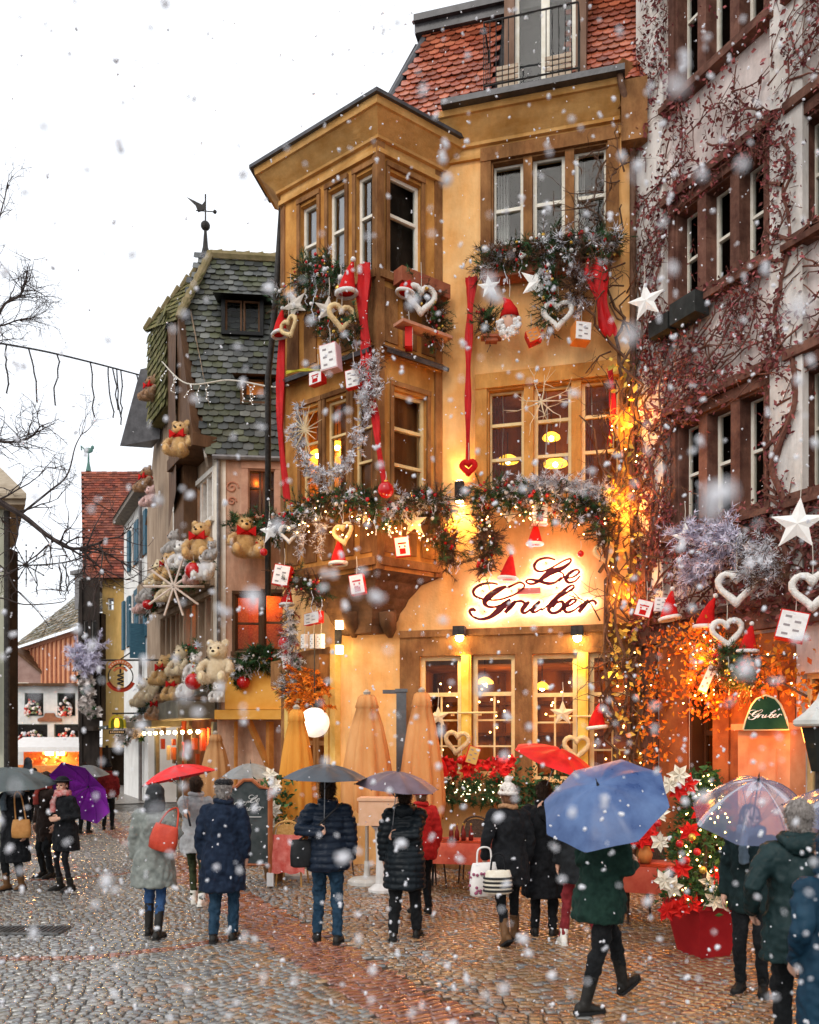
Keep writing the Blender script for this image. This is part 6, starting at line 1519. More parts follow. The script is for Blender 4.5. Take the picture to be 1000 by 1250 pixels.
# pale sticks star near bears (white crossed sticks)
mb=MB(); c=FL.pt(212,716,1.2)
for k in range(5): a=k*.628; d=V((math.cos(a),.0,math.sin(a))); mb.tube([c-d*.75,c+d*.75],.03,5)
tag(mb.build('crossed_stick_star',mat('white_birch_sticks',(.62,.5,.42),(.75,.64,.55),rough=.8)),'large star of crossed white sticks on the bear balcony','star')
# lilac branches on the dark house
garland('lilac_branches','bunch of lilac frosted branches on the upper dark timbered house','fir garland',[FDK.P(.1,6.4,.3),FDK.P(.6,6.0,.4),FDK.P(1.1,6.6,.3)],.55,100,frame(FDK),91,[lilac,twig],mi=(0,),ln=(.12,.3),w=.03,L=(.3,.8),group='frosted branches of the dark house')
garland('white_flower_swag','swag of whitish flowers lower down the dark timbered house','fir garland',[FDK.P(.2,5.2,.3),FDK.P(.7,4.8,.4),FDK.P(.4,3.9,.35),FDK.P(1.0,3.6,.35)],.4,130,frame(FDK),92,[mat('pinkish_white_bits',(.6,.52,.48),(.75,.68,.64)),fir,twig],mi=(0,0,1),ln=(.1,.2),w=.05,L=(.1,.3),group='frosted branches of the dark house')

# bulb strings added to the garlands to make the oriel glow
for lb,path,n,sd in (('added string of warm bulbs along the oriel garland',[OL.pt(350,650,.5),OL.pt(380,638,.55),OL.pt(420,640,.55),OL.pt(455,640,.55)],26,111),('added string of warm bulbs on the oriel side garland',[OR.pt(472,640,.5),OR.pt(505,650,.5),OR.pt(540,655,.45)],18,112),('added string of warm bulbs in the garland above the sign',[FG.pt(590,635,.5),FG.pt(630,628,.6),FG.pt(680,634,.62),FG.pt(735,645,.55)],26,113)):
    rnd=random.Random(sd); P=catmull(path,12); mb=MB(); mb.tube(P,.007,4); o=mb.build('added_bulb_string',twig); tag(o,lb,'light string','bulb strings added to the garlands'); mb=MB()
    for k in range(n): mb.ball(rnd.choice(P)+V((rnd.gauss(0,.05),rnd.gauss(0,.05),rnd.gauss(0,.13))),.012,6,4)
    mb.build('fairy_light',bulb,o)
point('added_warm_glow',OL.pt(385,650,.8),9,(1,.45,.08),.2); point('added_warm_glow',OL.pt(440,655,.8),9,(1,.45,.08),.2); point('added_warm_glow',OR.pt(510,655,.75),12,(1,.45,.08),.2); point('added_warm_glow',FG.pt(660,640,.9),7,(1,.5,.12),.2)  # unseen point lights added to warm the oriel and the sign wall
# ================================================================ umbrellas
shaftm=mat('steel_shaft',(.25,.25,.26),rough=.3,metal=.8); ribm=mat('dark_rib',(.03,.03,.035),rough=.4)
def umbrella(label,apex,axis,Rr,depth,m,clear=False,Ls=.80,grp='umbrellas in the crowd',ribmat=None,spin=.2):
    axis=V(axis).normalized(); q=V((0,0,1)).rotation_difference(axis).to_matrix()@Matrix.Rotation(spin,3,'Z')
    o=thing('umbrella',label,'umbrella',apex-axis*Ls,group=grp); ap=V(apex)
    def pt(i,n,a):
        t=i/n; f=(a/(math.pi/4))%1.0; sag=math.sin(math.pi*f)
        r=Rr*t*(1-.085*sag*t); z=-depth*(t**1.9)-.03*Rr*sag*math.sin(math.pi*t)
        return ap+q@V((r*math.cos(a),r*math.sin(a),z))
    n=9; S=48; mb=MB(); vs=[];fs=[]
    for i in range(n+1):
        for k in range(S): vs.append(pt(max(i,.02) if i==0 else i,n,2*math.pi*k/S))
    for i in range(n):
        for k in range(S): k2=(k+1)%S; fs.append((i*S+k,i*S+k2,(i+1)*S+k2,(i+1)*S+k))
    mb.add(vs,fs); c=mb.build('canopy',m,o,smooth=True)
    for k in range(8):
        a=k*math.pi/4; b=MB(); b.tube([pt(i,n,a)-axis*.006 for i in range(0,n+1)],.0035 if not clear else .003,4); b.tube([pt(4.5,n,a)-axis*.008,ap-axis*(depth+.12)],.003,4)
        b.ball(pt(n,n,a),.007,5,4); b.build('rib',ribmat or ribm,o)
    b=MB(); b.tube([ap+axis*.05,ap-axis*Ls],.006,6); b.build('shaft',shaftm if not clear else ribm,o)
    b=MB(); b.lathe([(.002,.07),(.006,.03),(.012,.0),(.02,-.012)],ap,8,axis); b.build('tip',ribm,o,smooth=True)
    b=MB(); hp=ap-axis*(Ls-.16); b.tube([hp,ap-axis*Ls],[.012,.015],8); b.ball(ap-axis*Ls,.017,8,6); b.build('handle',ribm,o,smooth=True)
    return ap-axis*(Ls-.07),axis
# ================================================================ people
skin=mat('skin',(.58,.32,.22),(.66,.40,.29),rough=.5,scale=12,sub=.1)
eyem=mat('eye_dark',(.03,.02,.015),rough=.15); lipm=mat('lip_rose',(.45,.12,.11),rough=.5)
hair_d=mat('dark_brown_hair',(.022,.012,.008),(.05,.03,.018),rough=.5,scale=10,stretch=(6,6,.6),bump=.6); hair_g=mat('grey_hair',(.22,.19,.17),(.42,.38,.35),rough=.6,scale=20,stretch=(5,5,.8),bump=.7); hair_b=mat('chestnut_hair',(.14,.06,.03),(.24,.11,.055),rough=.5,scale=12,stretch=(6,6,.6),bump=.6)
def CM(n,a,b=None,**k): return cloth_mat(n,a,b,**k)
black=CM('black_wool',(.006,.0065,.008),(.015,.016,.018)); navy=CM('navy_wool',(.006,.011,.024),(.014,.024,.046)); greyc=CM('grey_green_tweed',(.15,.165,.15),(.24,.255,.23)); greyj=CM('light_grey_wool',(.30,.30,.30),(.42,.42,.42))
puffm=mat('black_puffer_nylon',(.006,.009,.012),(.013,.018,.022),rough=.36,scale=6,bump=.2,bscale=25); puffn=mat('navy_puffer_nylon',(.007,.012,.022),(.014,.022,.038),rough=.36,scale=6,bump=.2,bscale=25)
greenc=CM('dark_green_wool',(.006,.020,.015),(.014,.038,.028)); jeans=CM('blue_denim',(.02,.055,.14),(.045,.10,.22),sheen=.0); djeans=CM('dark_denim',(.010,.03,.055),(.025,.055,.09),sheen=.0); blackt=CM('black_trousers',(.006,.007,.008),(.014,.015,.016)); maroon=CM('maroon_trousers',(.16,.018,.022),(.25,.03,.035)); olive=CM('dark_olive_trousers',(.022,.03,.014),(.045,.055,.025)); redc=CM('red_wool',(.34,.010,.010),(.46,.02,.016)); bluej=mat('petrol_blue_shell',(.006,.022,.042),(.014,.045,.075),rough=.5,scale=5,bump=.3,bscale=14); dgreenj=mat('dark_teal_shell',(.007,.020,.021),(.018,.036,.037),rough=.45,scale=5,bump=.3,bscale=14)
bootb=mat('black_leather_boot',(.012,.011,.010),(.03,.028,.025),rough=.35,scale=10); bootn=mat('brown_leather_boot',(.09,.045,.02),(.16,.08,.035),rough=.4,scale=10); sneak=mat('white_sneaker',(.66,.62,.55),(.78,.75,.68),rough=.6,scale=10); tan=mat('tan_leather',(.42,.19,.055),(.54,.27,.09),rough=.45,scale=8,bump=.3); redl=mat('red_leather',(.42,.045,.025),(.56,.075,.04),rough=.4,scale=6,bump=.3); soled=mat('rubber_sole',(.02,.02,.02),rough=.8)
def ik(a,t,l1,l2,pole):
    d=t-a; D=d.length; m=(l1+l2)*.995
    if D>m: d=d*(m/D); t=a+d; D=m
    if D<abs(l1-l2)+.05: D=abs(l1-l2)+.05
    n=d.normalized(); x=(l1*l1-l2*l2+D*D)/(2*D); h=math.sqrt(max(l1*l1-x*x,0))
    p=V(pole); p=(p-n*p.dot(n)); p=p.normalized() if p.length>1e-5 else n.orthogonal().normalized()
    return a+n*x+p*h,t
def hand(mb,w,d,g,curl,side):
    """palm and five bent fingers; d forearm direction, g axis across the knuckles"""
    d=d.normalized(); g=(g-d*g.dot(d)); g=g.normalized() if g.length>1e-4 else d.orthogonal().normalized(); pn=d.cross(g)*side
    rot=Matrix((g,pn,d)).transposed()
    mb.ball(w+d*.052,(.040,.018,.052),10,8,rot); mb.tube([w-d*.03,w+d*.03],[.026,.028],8)
    for k,(o,L) in enumerate(((.031,.072),(.0105,.082),(-.0105,.076),(-.030,.060))):
        p=w+d*.085+g*o; a=0; pts=[p-d*.02,p]; 
        for sgm in (.42,.33,.25):
            a+=curl*(1+.08*k); pts.append(pts[-1]+(d*math.cos(a)+pn*math.sin(a))*(L*sgm))
        mb.tube(pts,[.0095,.0095,.009,.0085,.0065],7)
    p=w+d*.025+g*.036; pts=[p,p+g*.022+d*.018+pn*.012,p+g*.022+d*.042+pn*(.016+.012*curl),p+g*.012+d*.062+pn*(.02+.02*curl)]
    mb.tube(pts,[.012,.0115,.010,.0075],7)
def person(label,x,y,head,H=1.72,feet=((.10,0,0,0),(-.10,0,0,0)),hands=(None,None),coat=None,hem=.85,flare=.03,wide=1.0,puff=0,legs=blackt,legw=1.0,shoes=bootb,boot=0,hair=hair_d,longh=False,hat_=None,hatm=None,turn=0,nod=0,collar=None,lean=.03,grips=(None,None),scarf=None,face=True,fine=False,hoodm=None):
    s=H/1.75; o=thing('person',label,'person',(x,y,0),head)
    inv=mw(o).inverted(); q3=inv.to_3x3()
    body=MB(); cl=MB(); 
    def Z(z): return V((0,lean*(z-.9)*2*s,z*s))
    drop=0
    hips=[V((.085*s,0,.92*s)),V((-.085*s,0,.92*s))]; sh=[Z(1.43)+V((.175*s*wide**.5,-.005,0)),Z(1.43)+V((-.175*s*wide**.5,-.005,0))]
    X=lambda r:V((r*s,0,0)); Yv=lambda r:V((0,r*s,0))
    body.loft([(Z(z),X(a),Yv(b)) for z,a,b in((.82,.10,.08),(.88,.155,.105),(.98,.16,.11),(1.1,.135,.095),(1.25,.155,.11),(1.38,.165,.105),(1.45,.12,.08),(1.49,.06,.06),(1.55,.054,.058),(1.60,.05,.055))],16)
    # head
    hc=Z(1.625)+V((0,.015*s,0)); hr=Matrix.Rotation(turn,3,'Z')@Matrix.Rotation(-nod,3,'X')
    def hp(a,b,c): return hc+hr@V((a*s,b*s,c*s))
    def hb(mb,c,r,seg=14,rg=10): mb.ball(hp(*c),tuple(t*s for t in r),seg,rg,hr)
    hb(body,(0,-.008,.035),(.076,.096,.092)); hb(body,(0,.022,-.035),(.06,.072,.085)); hb(body,(0,.08,-.088),(.022,.018,.018)); hb(body,(0,.074,.038),(.052,.02,.012)); hb(body,(.036,.066,-.015),(.024,.022,.022)); hb(body,(-.036,.066,-.015),(.024,.022,.022))
    body.tube([hp(0,.088,.03),hp(0,.104,0),hp(0,.112,-.016),hp(0,.092,-.024)],[.007*s,.010*s,.014*s,.008*s],8)
    for e in(-1,1): hb(body,(.078*e,-.008,0),(.010,.02,.031),8,6)
    hb(body,(0,.088,-.052),(.024,.012,.0075),8,6)
    # legs
    legm=MB(); kn=[]
    for i in(0,1):
        fx,fy,fz,pit=feet[i]; an=V((fx*s,fy*s,(fz+.085)*s)); k,an=ik(hips[i],an,.43*s,.425*s,(0,1,0)); kn.append((k,an))
        body.tube([hips[i]+V((0,0,.03)),(hips[i]+k)/2,k,(k*.6+an*.4),an],[q_*min(1,legw*.9)*s for q_ in (.075,.066,.048,.046,.033)],10)
        lw=legw*s; legm.tube([hips[i]+V((0,0,.06)),hips[i]*.55+k*.45,k,k*.45+an*.55,an+(k-an).normalized()*((.0 if not boot else boot*.7)*s)],[.100*lw,.086*lw,.068*lw,.058*lw,.054*lw],12)
        fr=Matrix.Rotation((-.14 if i==0 else .14),3,'Z')@Matrix.Rotation(-pit,3,'X')
        f=MB(); P=lambda yy,zz:an+fr@V((0,yy*s,(zz-.085)*s))
        f.loft([(P(yy,zz),fr@V((rx*s,0,0)),fr@V((0,0,rz_*s))) for yy,zz,rx,rz_ in((-.085,.035,.015,.016),(-.068,.048,.036,.044),(-.02,.055,.041,.052),(.05,.047,.045,.044),(.11,.038,.047,.034),(.165,.031,.04,.026),(.195,.027,.018,.015))],14)
        up=an+(k-an).normalized()*((.10 if not boot else boot)*s); f.tube([an+V((0,0,-.03)),up],[.046*s,(.05 if not boot else .056)*s],12)
        so=remesh(f,'boot' if boot else 'shoe',shoes,o,.010,3)
        f=MB(); f.loft([(P(-.085,zz)+fr@V((0,0,0)),fr@V((.001,0,0)),fr@V((0,.001,0))) for zz in(.0,.001)],4) if False else None
        ring=[(-.088,.012),(-.08,.034),(-.02,.042),(.05,.049),(.11,.051),(.165,.043),(.197,.014)]
        out=[P(yy,.0)+fr@V((rx*s,0,0)) for yy,rx in ring]+[P(yy,.0)+fr@V((-rx*s,0,0)) for yy,rx in ring[::-1]]
        f.prism(out,fr@V((0,0,.024*s))); f.build('sole',soled if shoes is not sneak else sneak,so,local=True)
    legm.ball(Z(.90),(.165*s,.115*s,.10*s),14,10); 
    # arms
    cw=coat is not None
    for i in(0,1):
        sd=1 if i==0 else -1
        gp=grips[i]
        if gp is not None: t=inv@gp[0]; 
        elif hands[i] is not None: t=V(hands[i])*s
        else: t=V((sd*.25*s,.06*s,.80*s))
        raised=t.z>1.05*s
        pole=(sd*.5,-.6,-.7) if raised else (sd*.6,-.9,0)
        dd=(t-sh[i]).normalized()
        if gp is not None:
            fd=V((0,.75,.45)) if True else dd
            w=t-(V((0,.9,.35)).normalized())*.095*s
        else: w=t-dd*.09*s
        e,w=ik(sh[i],w,.295*s,.262*s,pole); fa=(w-e).normalized()
        body.tube([sh[i]+V((-sd*.04*s,0,-.0)),sh[i]*.6+e*.4,e,e*.4+w*.6,w],[.055*s,.05*s,.041*s,.036*s,.026*s],10)
        if gp is not None: hand(body,w,(t-w).normalized() if (t-w).length>.03 else fa,q3@gp[1],1.25,sd)
        else: hand(body,w,fa,V((0,1,0)) if not raised else V((0,0,1)),.42,-sd)
        cl.ball(sh[i]+V((-sd*.01,0,-.02*s)),(.085*s*wide,.085*s,.085*s),12,8)
        pw=1.15 if puff else 1.0
        cl.tube([sh[i]+V((-sd*.05*s,0,.0)),sh[i]*.55+e*.45,e,e*.45+w*.55,w-fa*.005],[.080*s*pw,.076*s*pw,.064*s*pw,.058*s*pw,.050*s*pw],12)
    b=remesh(body,'body',skin,o,.0065 if fine else .0095,2)
    # clothes
    w_=wide; hz_=hem
    rg=[(hz_,.185*w_+flare,.145*w_+flare*.8),(hz_+.02,.19*w_+flare,.15*w_+flare*.8)]
    for z,a,bb in((.80,.20,.158),(.92,.20,.158),(1.04,.186,.142),(1.15,.180,.138),(1.28,.195,.148),(1.38,.20,.138),(1.44,.165,.112),(1.485,.10,.085),(1.53,.078,.078)):
        if z>hz_+.04: 
            k=max(0,(1.1-z)/(1.1-hz_+1e-6)) if z<1.1 else 0
            rg.append((z,a*w_+flare*k,bb*w_+flare*k*.8))
    cl.loft([(Z(z),X(a),Yv(bb)) for z,a,bb in rg],20)
    fn=(lambda co: 1.5*abs(math.sin((co.z/s+.012*noise.noise(co*6))*math.pi/.072))**.6-.6) if puff else None
    if coat: 
        remesh(cl,'coat',coat,o,.013,3,wr=(.012 if puff else .024)*s,wf=8 if not puff else 9,fn=fn)
        c=MB()
        pts=[Z(1.515)+V((math.cos(a)*.088*s,math.sin(a)*.086*s,.012*s*math.sin(a*2))) for a in [2*math.pi*k/16 for k in range(16)]]; c.tube(pts+pts[:2],.030*s,8); remesh(c,'collar',collar or coat,o,.011,2,wr=.006,wf=14)
    remesh(legm,'trousers',legs,o,.012,2,wr=.018*s,wf=11)
    if scarf: 
        c=MB(); 
        for zz in(1.50,1.535): pts=[Z(zz)+V((math.cos(a)*.098*s,math.sin(a)*.096*s+.01,.01*math.sin(a*3))) for a in [2*math.pi*k/16 for k in range(16)]]; c.tube(pts+pts[:2],.034*s,8)
        c.tube([Z(1.5)+V((.03,.11*s,0)),Z(1.38)+V((.04,.165*s,0)),Z(1.22)+V((.03,.175*s,0))],[.03*s,.045*s,.05*s],8); remesh(c,'scarf',scarf,o,.011,2,wr=.008,wf=16)
    # hair, hat
    c=MB(); hb(c,(0,-.026,.042),(.086,.096,.098),16,12); hb(c,(0,-.05,-.02),(.074,.062,.08))
    if longh: c.loft([(hp(0,-.055,.03),X(.08),Yv(.055)),(hp(0,-.07,-.06),X(.09),Yv(.05)),(hp(0,-.085,-.15),X(.10),Yv(.045)),(hp(0,-.085,-.21),X(.08),Yv(.03))],14)
    fuzz(remesh(c,'hair',hair,o,.010,1,wr=.016,wf=34),700,.045*s,.9,.07)
    if hat_=='cap':
        c=MB(); hb(c,(0,-.005,.088),(.105,.122,.05),16,10); hb(c,(0,.10,.062),(.075,.06,.014)); remesh(c,'cap',hatm,o,.009,2,wr=.004)
    elif hat_=='beanie':
        c=MB(); hb(c,(0,-.012,.065),(.094,.112,.10),16,12); pts=[hp(math.cos(a)*.092,-.012+math.sin(a)*.108,.035) for a in [2*math.pi*k/18 for k in range(18)]]; c.tube(pts+pts[:2],.022*s,8)
        c.ball(hp(0,-.02,.19),.045*s,10,8); remesh(c,'beanie',hatm,o,.009,2,wr=.008,wf=30)
    elif hat_=='brim':
        c=MB(); hb(c,(0,-.01,.09),(.095,.112,.07),16,10); c.loft([(hp(0,-.005,.075),hr@X(.15),hr@Yv(.17)),(hp(0,-.005,.083),hr@X(.15),hr@Yv(.17)),(hp(0,-.005,.095),hr@X(.09),hr@Yv(.11))],20); remesh(c,'hat',hatm,o,.009,2,wr=.003)
    elif hat_=='hood':
        c=MB(); hb(c,(0,-.04,.03),(.112,.118,.132),16,12); c.loft([(Z(1.46)+V((0,-.05*s,0)),X(.13),Yv(.10)),(hp(0,-.05,-.06),X(.12),Yv(.10)),(hp(0,-.04,.0),X(.11),Yv(.10))],16); remesh(c,'hood',hatm,o,.011,3,wr=.012,wf=10)
    if hoodm is not None:
        c=MB(); c.ball(Z(1.47)+V((0,-.115*s,0)),(.13*s,.075*s,.085*s),14,10); pts=[Z(1.50)+V((math.cos(a)*.115*s,-.04*s+math.sin(a)*.105*s,.02*s*math.sin(a))) for a in [2*math.pi*k/16 for k in range(16)]]; c.tube(pts+pts[:2],.038*s,8); remesh(c,'hood',hoodm,o,.012,3,wr=.014,wf=12)
    if face:
        for e in(-1,1):
            c=MB(); hb(c,(.031*e,.083,.015),(.013,.011,.009),8,6); c.build('eye',eyem,o,smooth=True,local=True)
        c=MB(); hb(c,(0,.0935,-.053),(.021,.009,.0065),8,6); c.build('lips',lipm,o,smooth=True,local=True)
    return o
def bag(label,p,w,h,d,rz,m,strap=None,name='handbag',pat=None,strapm=None):
    q=Matrix.Rotation(rz,3,'Z'); mb=MB()
    mb.loft([(p+V((0,0,z*h)),q@V((w/2*a,0,0)),q@V((0,d/2*b,0))) for z,a,b in((0,.75,.7),(.06,.97,1),(.4,1.02,1.05),(.75,.95,.8),(.97,.85,.4),(1,.8,.3))],18)
    o=mb.build(name,m,smooth=True,origin=p); tag(o,label,'bag')
    c=MB(); a=p+V((0,0,h*.9))
    pts=strap or [a+q@V((-w*.25,0,0)),a+q@V((-w*.2,0,0))+V((0,0,h*.5)),a+q@V((w*.2,0,0))+V((0,0,h*.5)),a+q@V((w*.25,0,0))]
    c.tube(catmull(pts,6),.011,5); c.build('strap',strapm or m,o,smooth=True)
    if pat is not None:
        c=MB(); rr=random.Random(3)
        if pat[0]=='stripe':
            for z in (.15,.32,.5,.68): 
                pts=[p+V((0,0,z*h))+q@V((math.cos(t)*w/2*1.03,math.sin(t)*d/2*1.06,0)) for t in [2*math.pi*k/16 for k in range(17)]]; c.tube(pts,.012,4)
        else:
            for k in range(40):
                t=rr.uniform(0,6.28); z=rr.uniform(.1,.75); c.ball(p+V((0,0,z*h))+q@V((math.cos(t)*w/2*1.0,math.sin(t)*d/2*1.02,0)),.017,6,4)
        c.build('print',pat[1],o)
    return o
UM=lambda n,a,b=None,r=.45: mat(n,a,b or tuple(t*1.8 for t in a),rough=r*.7,r2=r*1.5,scale=4,bump=.25,bscale=7,spec=.4)
# 1 + 2: the pair under the dark grey umbrella at the left edge
g1=umbrella('dark grey green umbrella over the pair at the left edge',W(10,937,12.6),(.03,-.12,1),.70,.24,UM('grey_green_umbrella',(.045,.058,.058)))
person('person in long black coat with a tan handbag at the left edge',-5.86,12.75,2.9,1.70,feet=((.09,.05,0,0),(-.09,-.06,0,0)),grips=(g1,None),coat=black,hem=.42,flare=.05,shoes=bootn,boot=.2,hair=hair_b,longh=True,scarf=CM('slate_scarf',(.12,.16,.19)),legs=blackt,fine=True,turn=-.3)
bag('tan brown leather handbag of the person in the long black coat',V((-5.62,12.45,.80)),.27,.27,.14,.2,tan,strap=[V((-5.70,12.45,1.05)),V((-5.74,12.5,1.42)),V((-5.66,12.52,1.42)),V((-5.55,12.45,1.05))])
person('person in dark coat and dusky red scarf behind the tan handbag',-5.85,13.9,2.6,1.70,coat=CM('brown_black_coat',(.03,.018,.014)),hem=.6,hair=hair_d,scarf=CM('dusky_red_scarf',(.34,.06,.045)),longh=True,turn=-.4)
# 3: purple umbrella
g3=umbrella('vivid purple umbrella tipped back behind a person in black',W(108,960,13.15),(.36,.80,.48),.55,.2,UM('purple_umbrella',(.20,.010,.30),(.30,.02,.44)),Ls=.72,ribmat=UM('purple_rib',(.10,.005,.16)))
person('person in black coat, tights and beret standing before a purple umbrella',(80-500)/F*12.7,12.7,2.55,1.66,feet=((.10,.02,0,0),(-.11,-.02,0,0)),hands=(None,(-.12,.24,1.06)),grips=((g3[0],g3[1]),None),coat=black,hem=.62,flare=.05,legs=CM('black_tights',(.012,.012,.014)),legw=.72,shoes=bootb,boot=.13,hair=hair_d,hat_='brim',hatm=black,scarf=CM('white_red_scarf',(.62,.42,.38),(.5,.06,.06)),turn=.45,fine=True)
# 4 grey coat with red bag, 5 navy coat, 6 grey jacket
p4=person('person in grey green coat with dark hood, red shoulder bag and blue jeans',(188-500)/F*9.65,9.65,.0,1.70,feet=((.07,-.10,0,0),(-.09,.10,0,.05)),hands=((.20,.20,1.12),None),coat=greyc,hem=.60,flare=.07,wide=1.04,legs=jeans,legw=.92,shoes=bootb,boot=.30,hair=hair_d,hat_='hood',hatm=CM('charcoal_hood',(.025,.027,.03),(.05,.053,.055)),turn=.2)
rb_=bag('bright red leather shoulder bag on the grey green coat',V((-2.72,9.42,1.00)),.33,.29,.16,-.25,redl,strap=[V((-2.82,9.42,1.24)),V((-2.76,9.46,1.42)),V((-2.70,9.60,1.47)),V((-2.64,9.50,1.40)),V((-2.60,9.42,1.22))])
rb_.rotation_euler=(0,.22,0)
g6=umbrella('bright red umbrella over the grey jacket and grey green coat',W(216,934,10.9),(-.22,.02,.97),.47,.17,UM('bright_red_umbrella',(.50,.006,.006)),Ls=.78)
person('person in pale grey jacket with white shoes walking between grey green and navy coats',(240-500)/F*11.6,11.55,.05,1.72,feet=((.10,-.12,0,.2),(-.05,.14,0,0)),grips=(None,g6),coat=greyj,hem=.72,flare=.02,legs=olive,legw=.85,shoes=sneak,hair=hair_d)
person('person in long navy coat and flat cap seen from behind',(272-500)/F*9.45,9.45,.0,1.78,feet=((.10,.06,0,0),(-.09,-.06,0,.1)),coat=navy,hem=.56,flare=.045,wide=1.10,legs=djeans,legw=1.05,shoes=bootb,hair=hair_g,hat_='cap',hatm=CM('black_cap',(.02,.02,.022)))
g7=umbrella('dull grey umbrella behind the framed blackboard',W(306,932,15.2),(0,-.1,1),.50,.22,UM('dull_grey_umbrella',(.15,.155,.155)))
person('person in dark coat half hidden behind the framed blackboard',(302-500)/F*15.3,15.3,.2,1.70,grips=(g7,None),coat=black,hem=.7,legs=blackt)
# 7 man with puffer jacket, 8 long puffer coat
g8=umbrella('small dark slate umbrella over the short puffer jacket',W(397,933,9.25),(.02,-.05,1),.455,.15,UM('slate_umbrella',(.042,.050,.060)),Ls=.76)
person('person in short dark puffer jacket and blue jeans seen from behind',(400-500)/F*9.42,9.42,.0,1.78,feet=((.11,-.07,0,0),(-.12,.07,0,0)),grips=(None,g8),coat=puffn,hem=.78,flare=.02,wide=1.12,puff=1,legs=jeans if 0 else djeans,legw=1.0,shoes=bootb,hair=hair_d)
bag('black shoulder bag on a strap across the short puffer jacket',V((-1.17,9.30,.84)),.24,.30,.13,.3,mat('black_bag_nylon',(.012,.013,.014),(.03,.03,.032),rough=.5),strap=[V((-1.24,9.28,1.10)),V((-1.00,9.235,1.28)),V((-.80,9.27,1.47)),V((-.74,9.42,1.52)),V((-.85,9.58,1.40)),V((-1.10,9.60,1.12))],name='shoulder_bag')
g9=umbrella('muted purple grey umbrella over the long quilted coat',W(486,942,9.45),(.10,-.1,1),.47,.17,UM('purple_grey_umbrella',(.10,.075,.095)),Ls=.76)
person('person in long black quilted coat with wide trousers seen from behind',(494-500)/F*9.6,9.6,-.1,1.70,feet=((.13,.10,0,0),(-.12,-.12,0,.25)),grips=(g9,None),coat=puffm,hem=.58,flare=.03,wide=1.10,puff=1,legs=blackt,legw=1.15,shoes=bootb,hair=hair_d,hoodm=puffm)
person('person in red jacket and red knitted hat beyond the long quilted coat',(515-500)/F*11.0,11.0,.3,1.62,coat=redc,hem=.75,legs=blackt,hair=hair_b,hat_='beanie',hatm=redc,face=True)
# 9 pom-pom hat
person('person in black coat with white bobble hat and fur collar striding left',(622-500)/F*9.4,9.4,.25,1.72,feet=((.12,.14,0,0),(-.12,-.20,.03,.55)),hands=(None,(-.30,.02,.84)),coat=black,hem=.66,flare=.03,wide=1.06,legs=blackt,legw=.9,shoes=bootn,boot=.2,hair=hair_b,hat_='beanie',hatm=mat('cream_knit',(.72,.64,.56),(.84,.78,.72),rough=.95,scale=25,bump=1,bscale=60),collar=mat('brown_fur',(.34,.17,.08),(.5,.28,.15),rough=.95,scale=30,bump=1,bscale=60),fine=True)
bag('white dotted carrier bag held by the person in the bobble hat',V((.80,9.22,.54)),.34,.36,.16,.4,mat('white_tote',(.72,.68,.64),(.82,.79,.75),rough=.7,scale=7),pat=('dot',mat('plum_print',(.30,.08,.14))),name='carrier_bag')
bag('cream striped handbag hanging in front of the dotted carrier bag',V((.93,9.02,.60)),.30,.25,.16,.1,mat('cream_straw',(.70,.62,.48),(.8,.74,.62),rough=.8,scale=20,bump=.5),strap=[V((.85,9.02,.83)),V((.88,9.02,1.0)),V((.98,9.02,1.0)),V((1.01,9.02,.83))],pat=('stripe',mat('black_stripe',(.03,.03,.03))),strapm=black)
# 10 the couple under the red umbrella
g10=umbrella('red umbrella tilting to the right in front of the shop windows',W(684,914,9.6),(.30,-.22,.92),.50,.15,UM('bright_red_umbrella',(.50,.006,.006)),Ls=.74)
person('person in long dark coat standing close to the red trousers',(664-500)/F*9.75,9.75,-.2,1.74,coat=black,hem=.45,flare=.04,wide=1.12,hair=hair_d,grips=(g10,None),legs=blackt)
person('person in dark jacket, maroon trousers and white trainers',(708-500)/F*9.25,9.25,-.1,1.70,feet=((.18,.0,0,0),(-.18,.02,0,0)),coat=CM('charcoal_coat',(.02,.022,.024)),hem=.70,hair=hair_d,legs=maroon,legw=.88,shoes=sneak)
# 11 green coat, blue umbrella
g11=umbrella('pale blue umbrella tipped toward the viewer hiding the head of the green coat',W(730,958,6.65),(-.36,-.56,.74),.515,.21,UM('cornflower_umbrella',(.030,.065,.18),(.09,.155,.31),.36),Ls=.78)
person('person in dark green coat and black trousers in full stride under a blue umbrella',(733-500)/F*7.0,7.05,-1.05,1.78,feet=((.05,-.20,0,.05),(-.10,.36,.07,-.4)),hands=((.06,.36,1.10),None),grips=(None,g11),coat=greenc,hem=.72,flare=.03,wide=1.10,legs=blackt,legw=1.0,shoes=bootb,boot=.22,hair=hair_d,fine=True,lean=.06)
# 12 right edge
clear=glass('clear_umbrella_film',(.84,.88,.99),.2,.12,(.44,.54,.88),.34)
g12=umbrella('transparent domed umbrella with dark tip at the right',W(926,952,7.25),(-.05,-.42,.9),.52,.36,clear,True,Ls=.86)
person('person in dark jacket seen through the transparent domed umbrella',(918-500)/F*7.55,7.55,2.6,1.64,coat=CM('dark_teal_wool',(.015,.03,.03)),hem=.75,hair=hair_d,longh=True,scarf=CM('slate_scarf',(.12,.16,.19)),grips=(None,g12),turn=.5,legs=blackt,fine=True)
g13=umbrella('second bluish transparent umbrella cut by the right edge',W(1052,960,6.3),(.1,-.25,.95),.50,.28,clear,True,Ls=.84)
person('grey haired person in dark teal hooded jacket at the right edge',(978-500)/F*5.75,5.75,-.1,1.80,coat=dgreenj,hem=.72,flare=.04,wide=1.12,hair=hair_g,hoodm=dgreenj,hands=(None,(-.30,.10,.92)),legs=blackt,grips=(g13,None),fine=True)
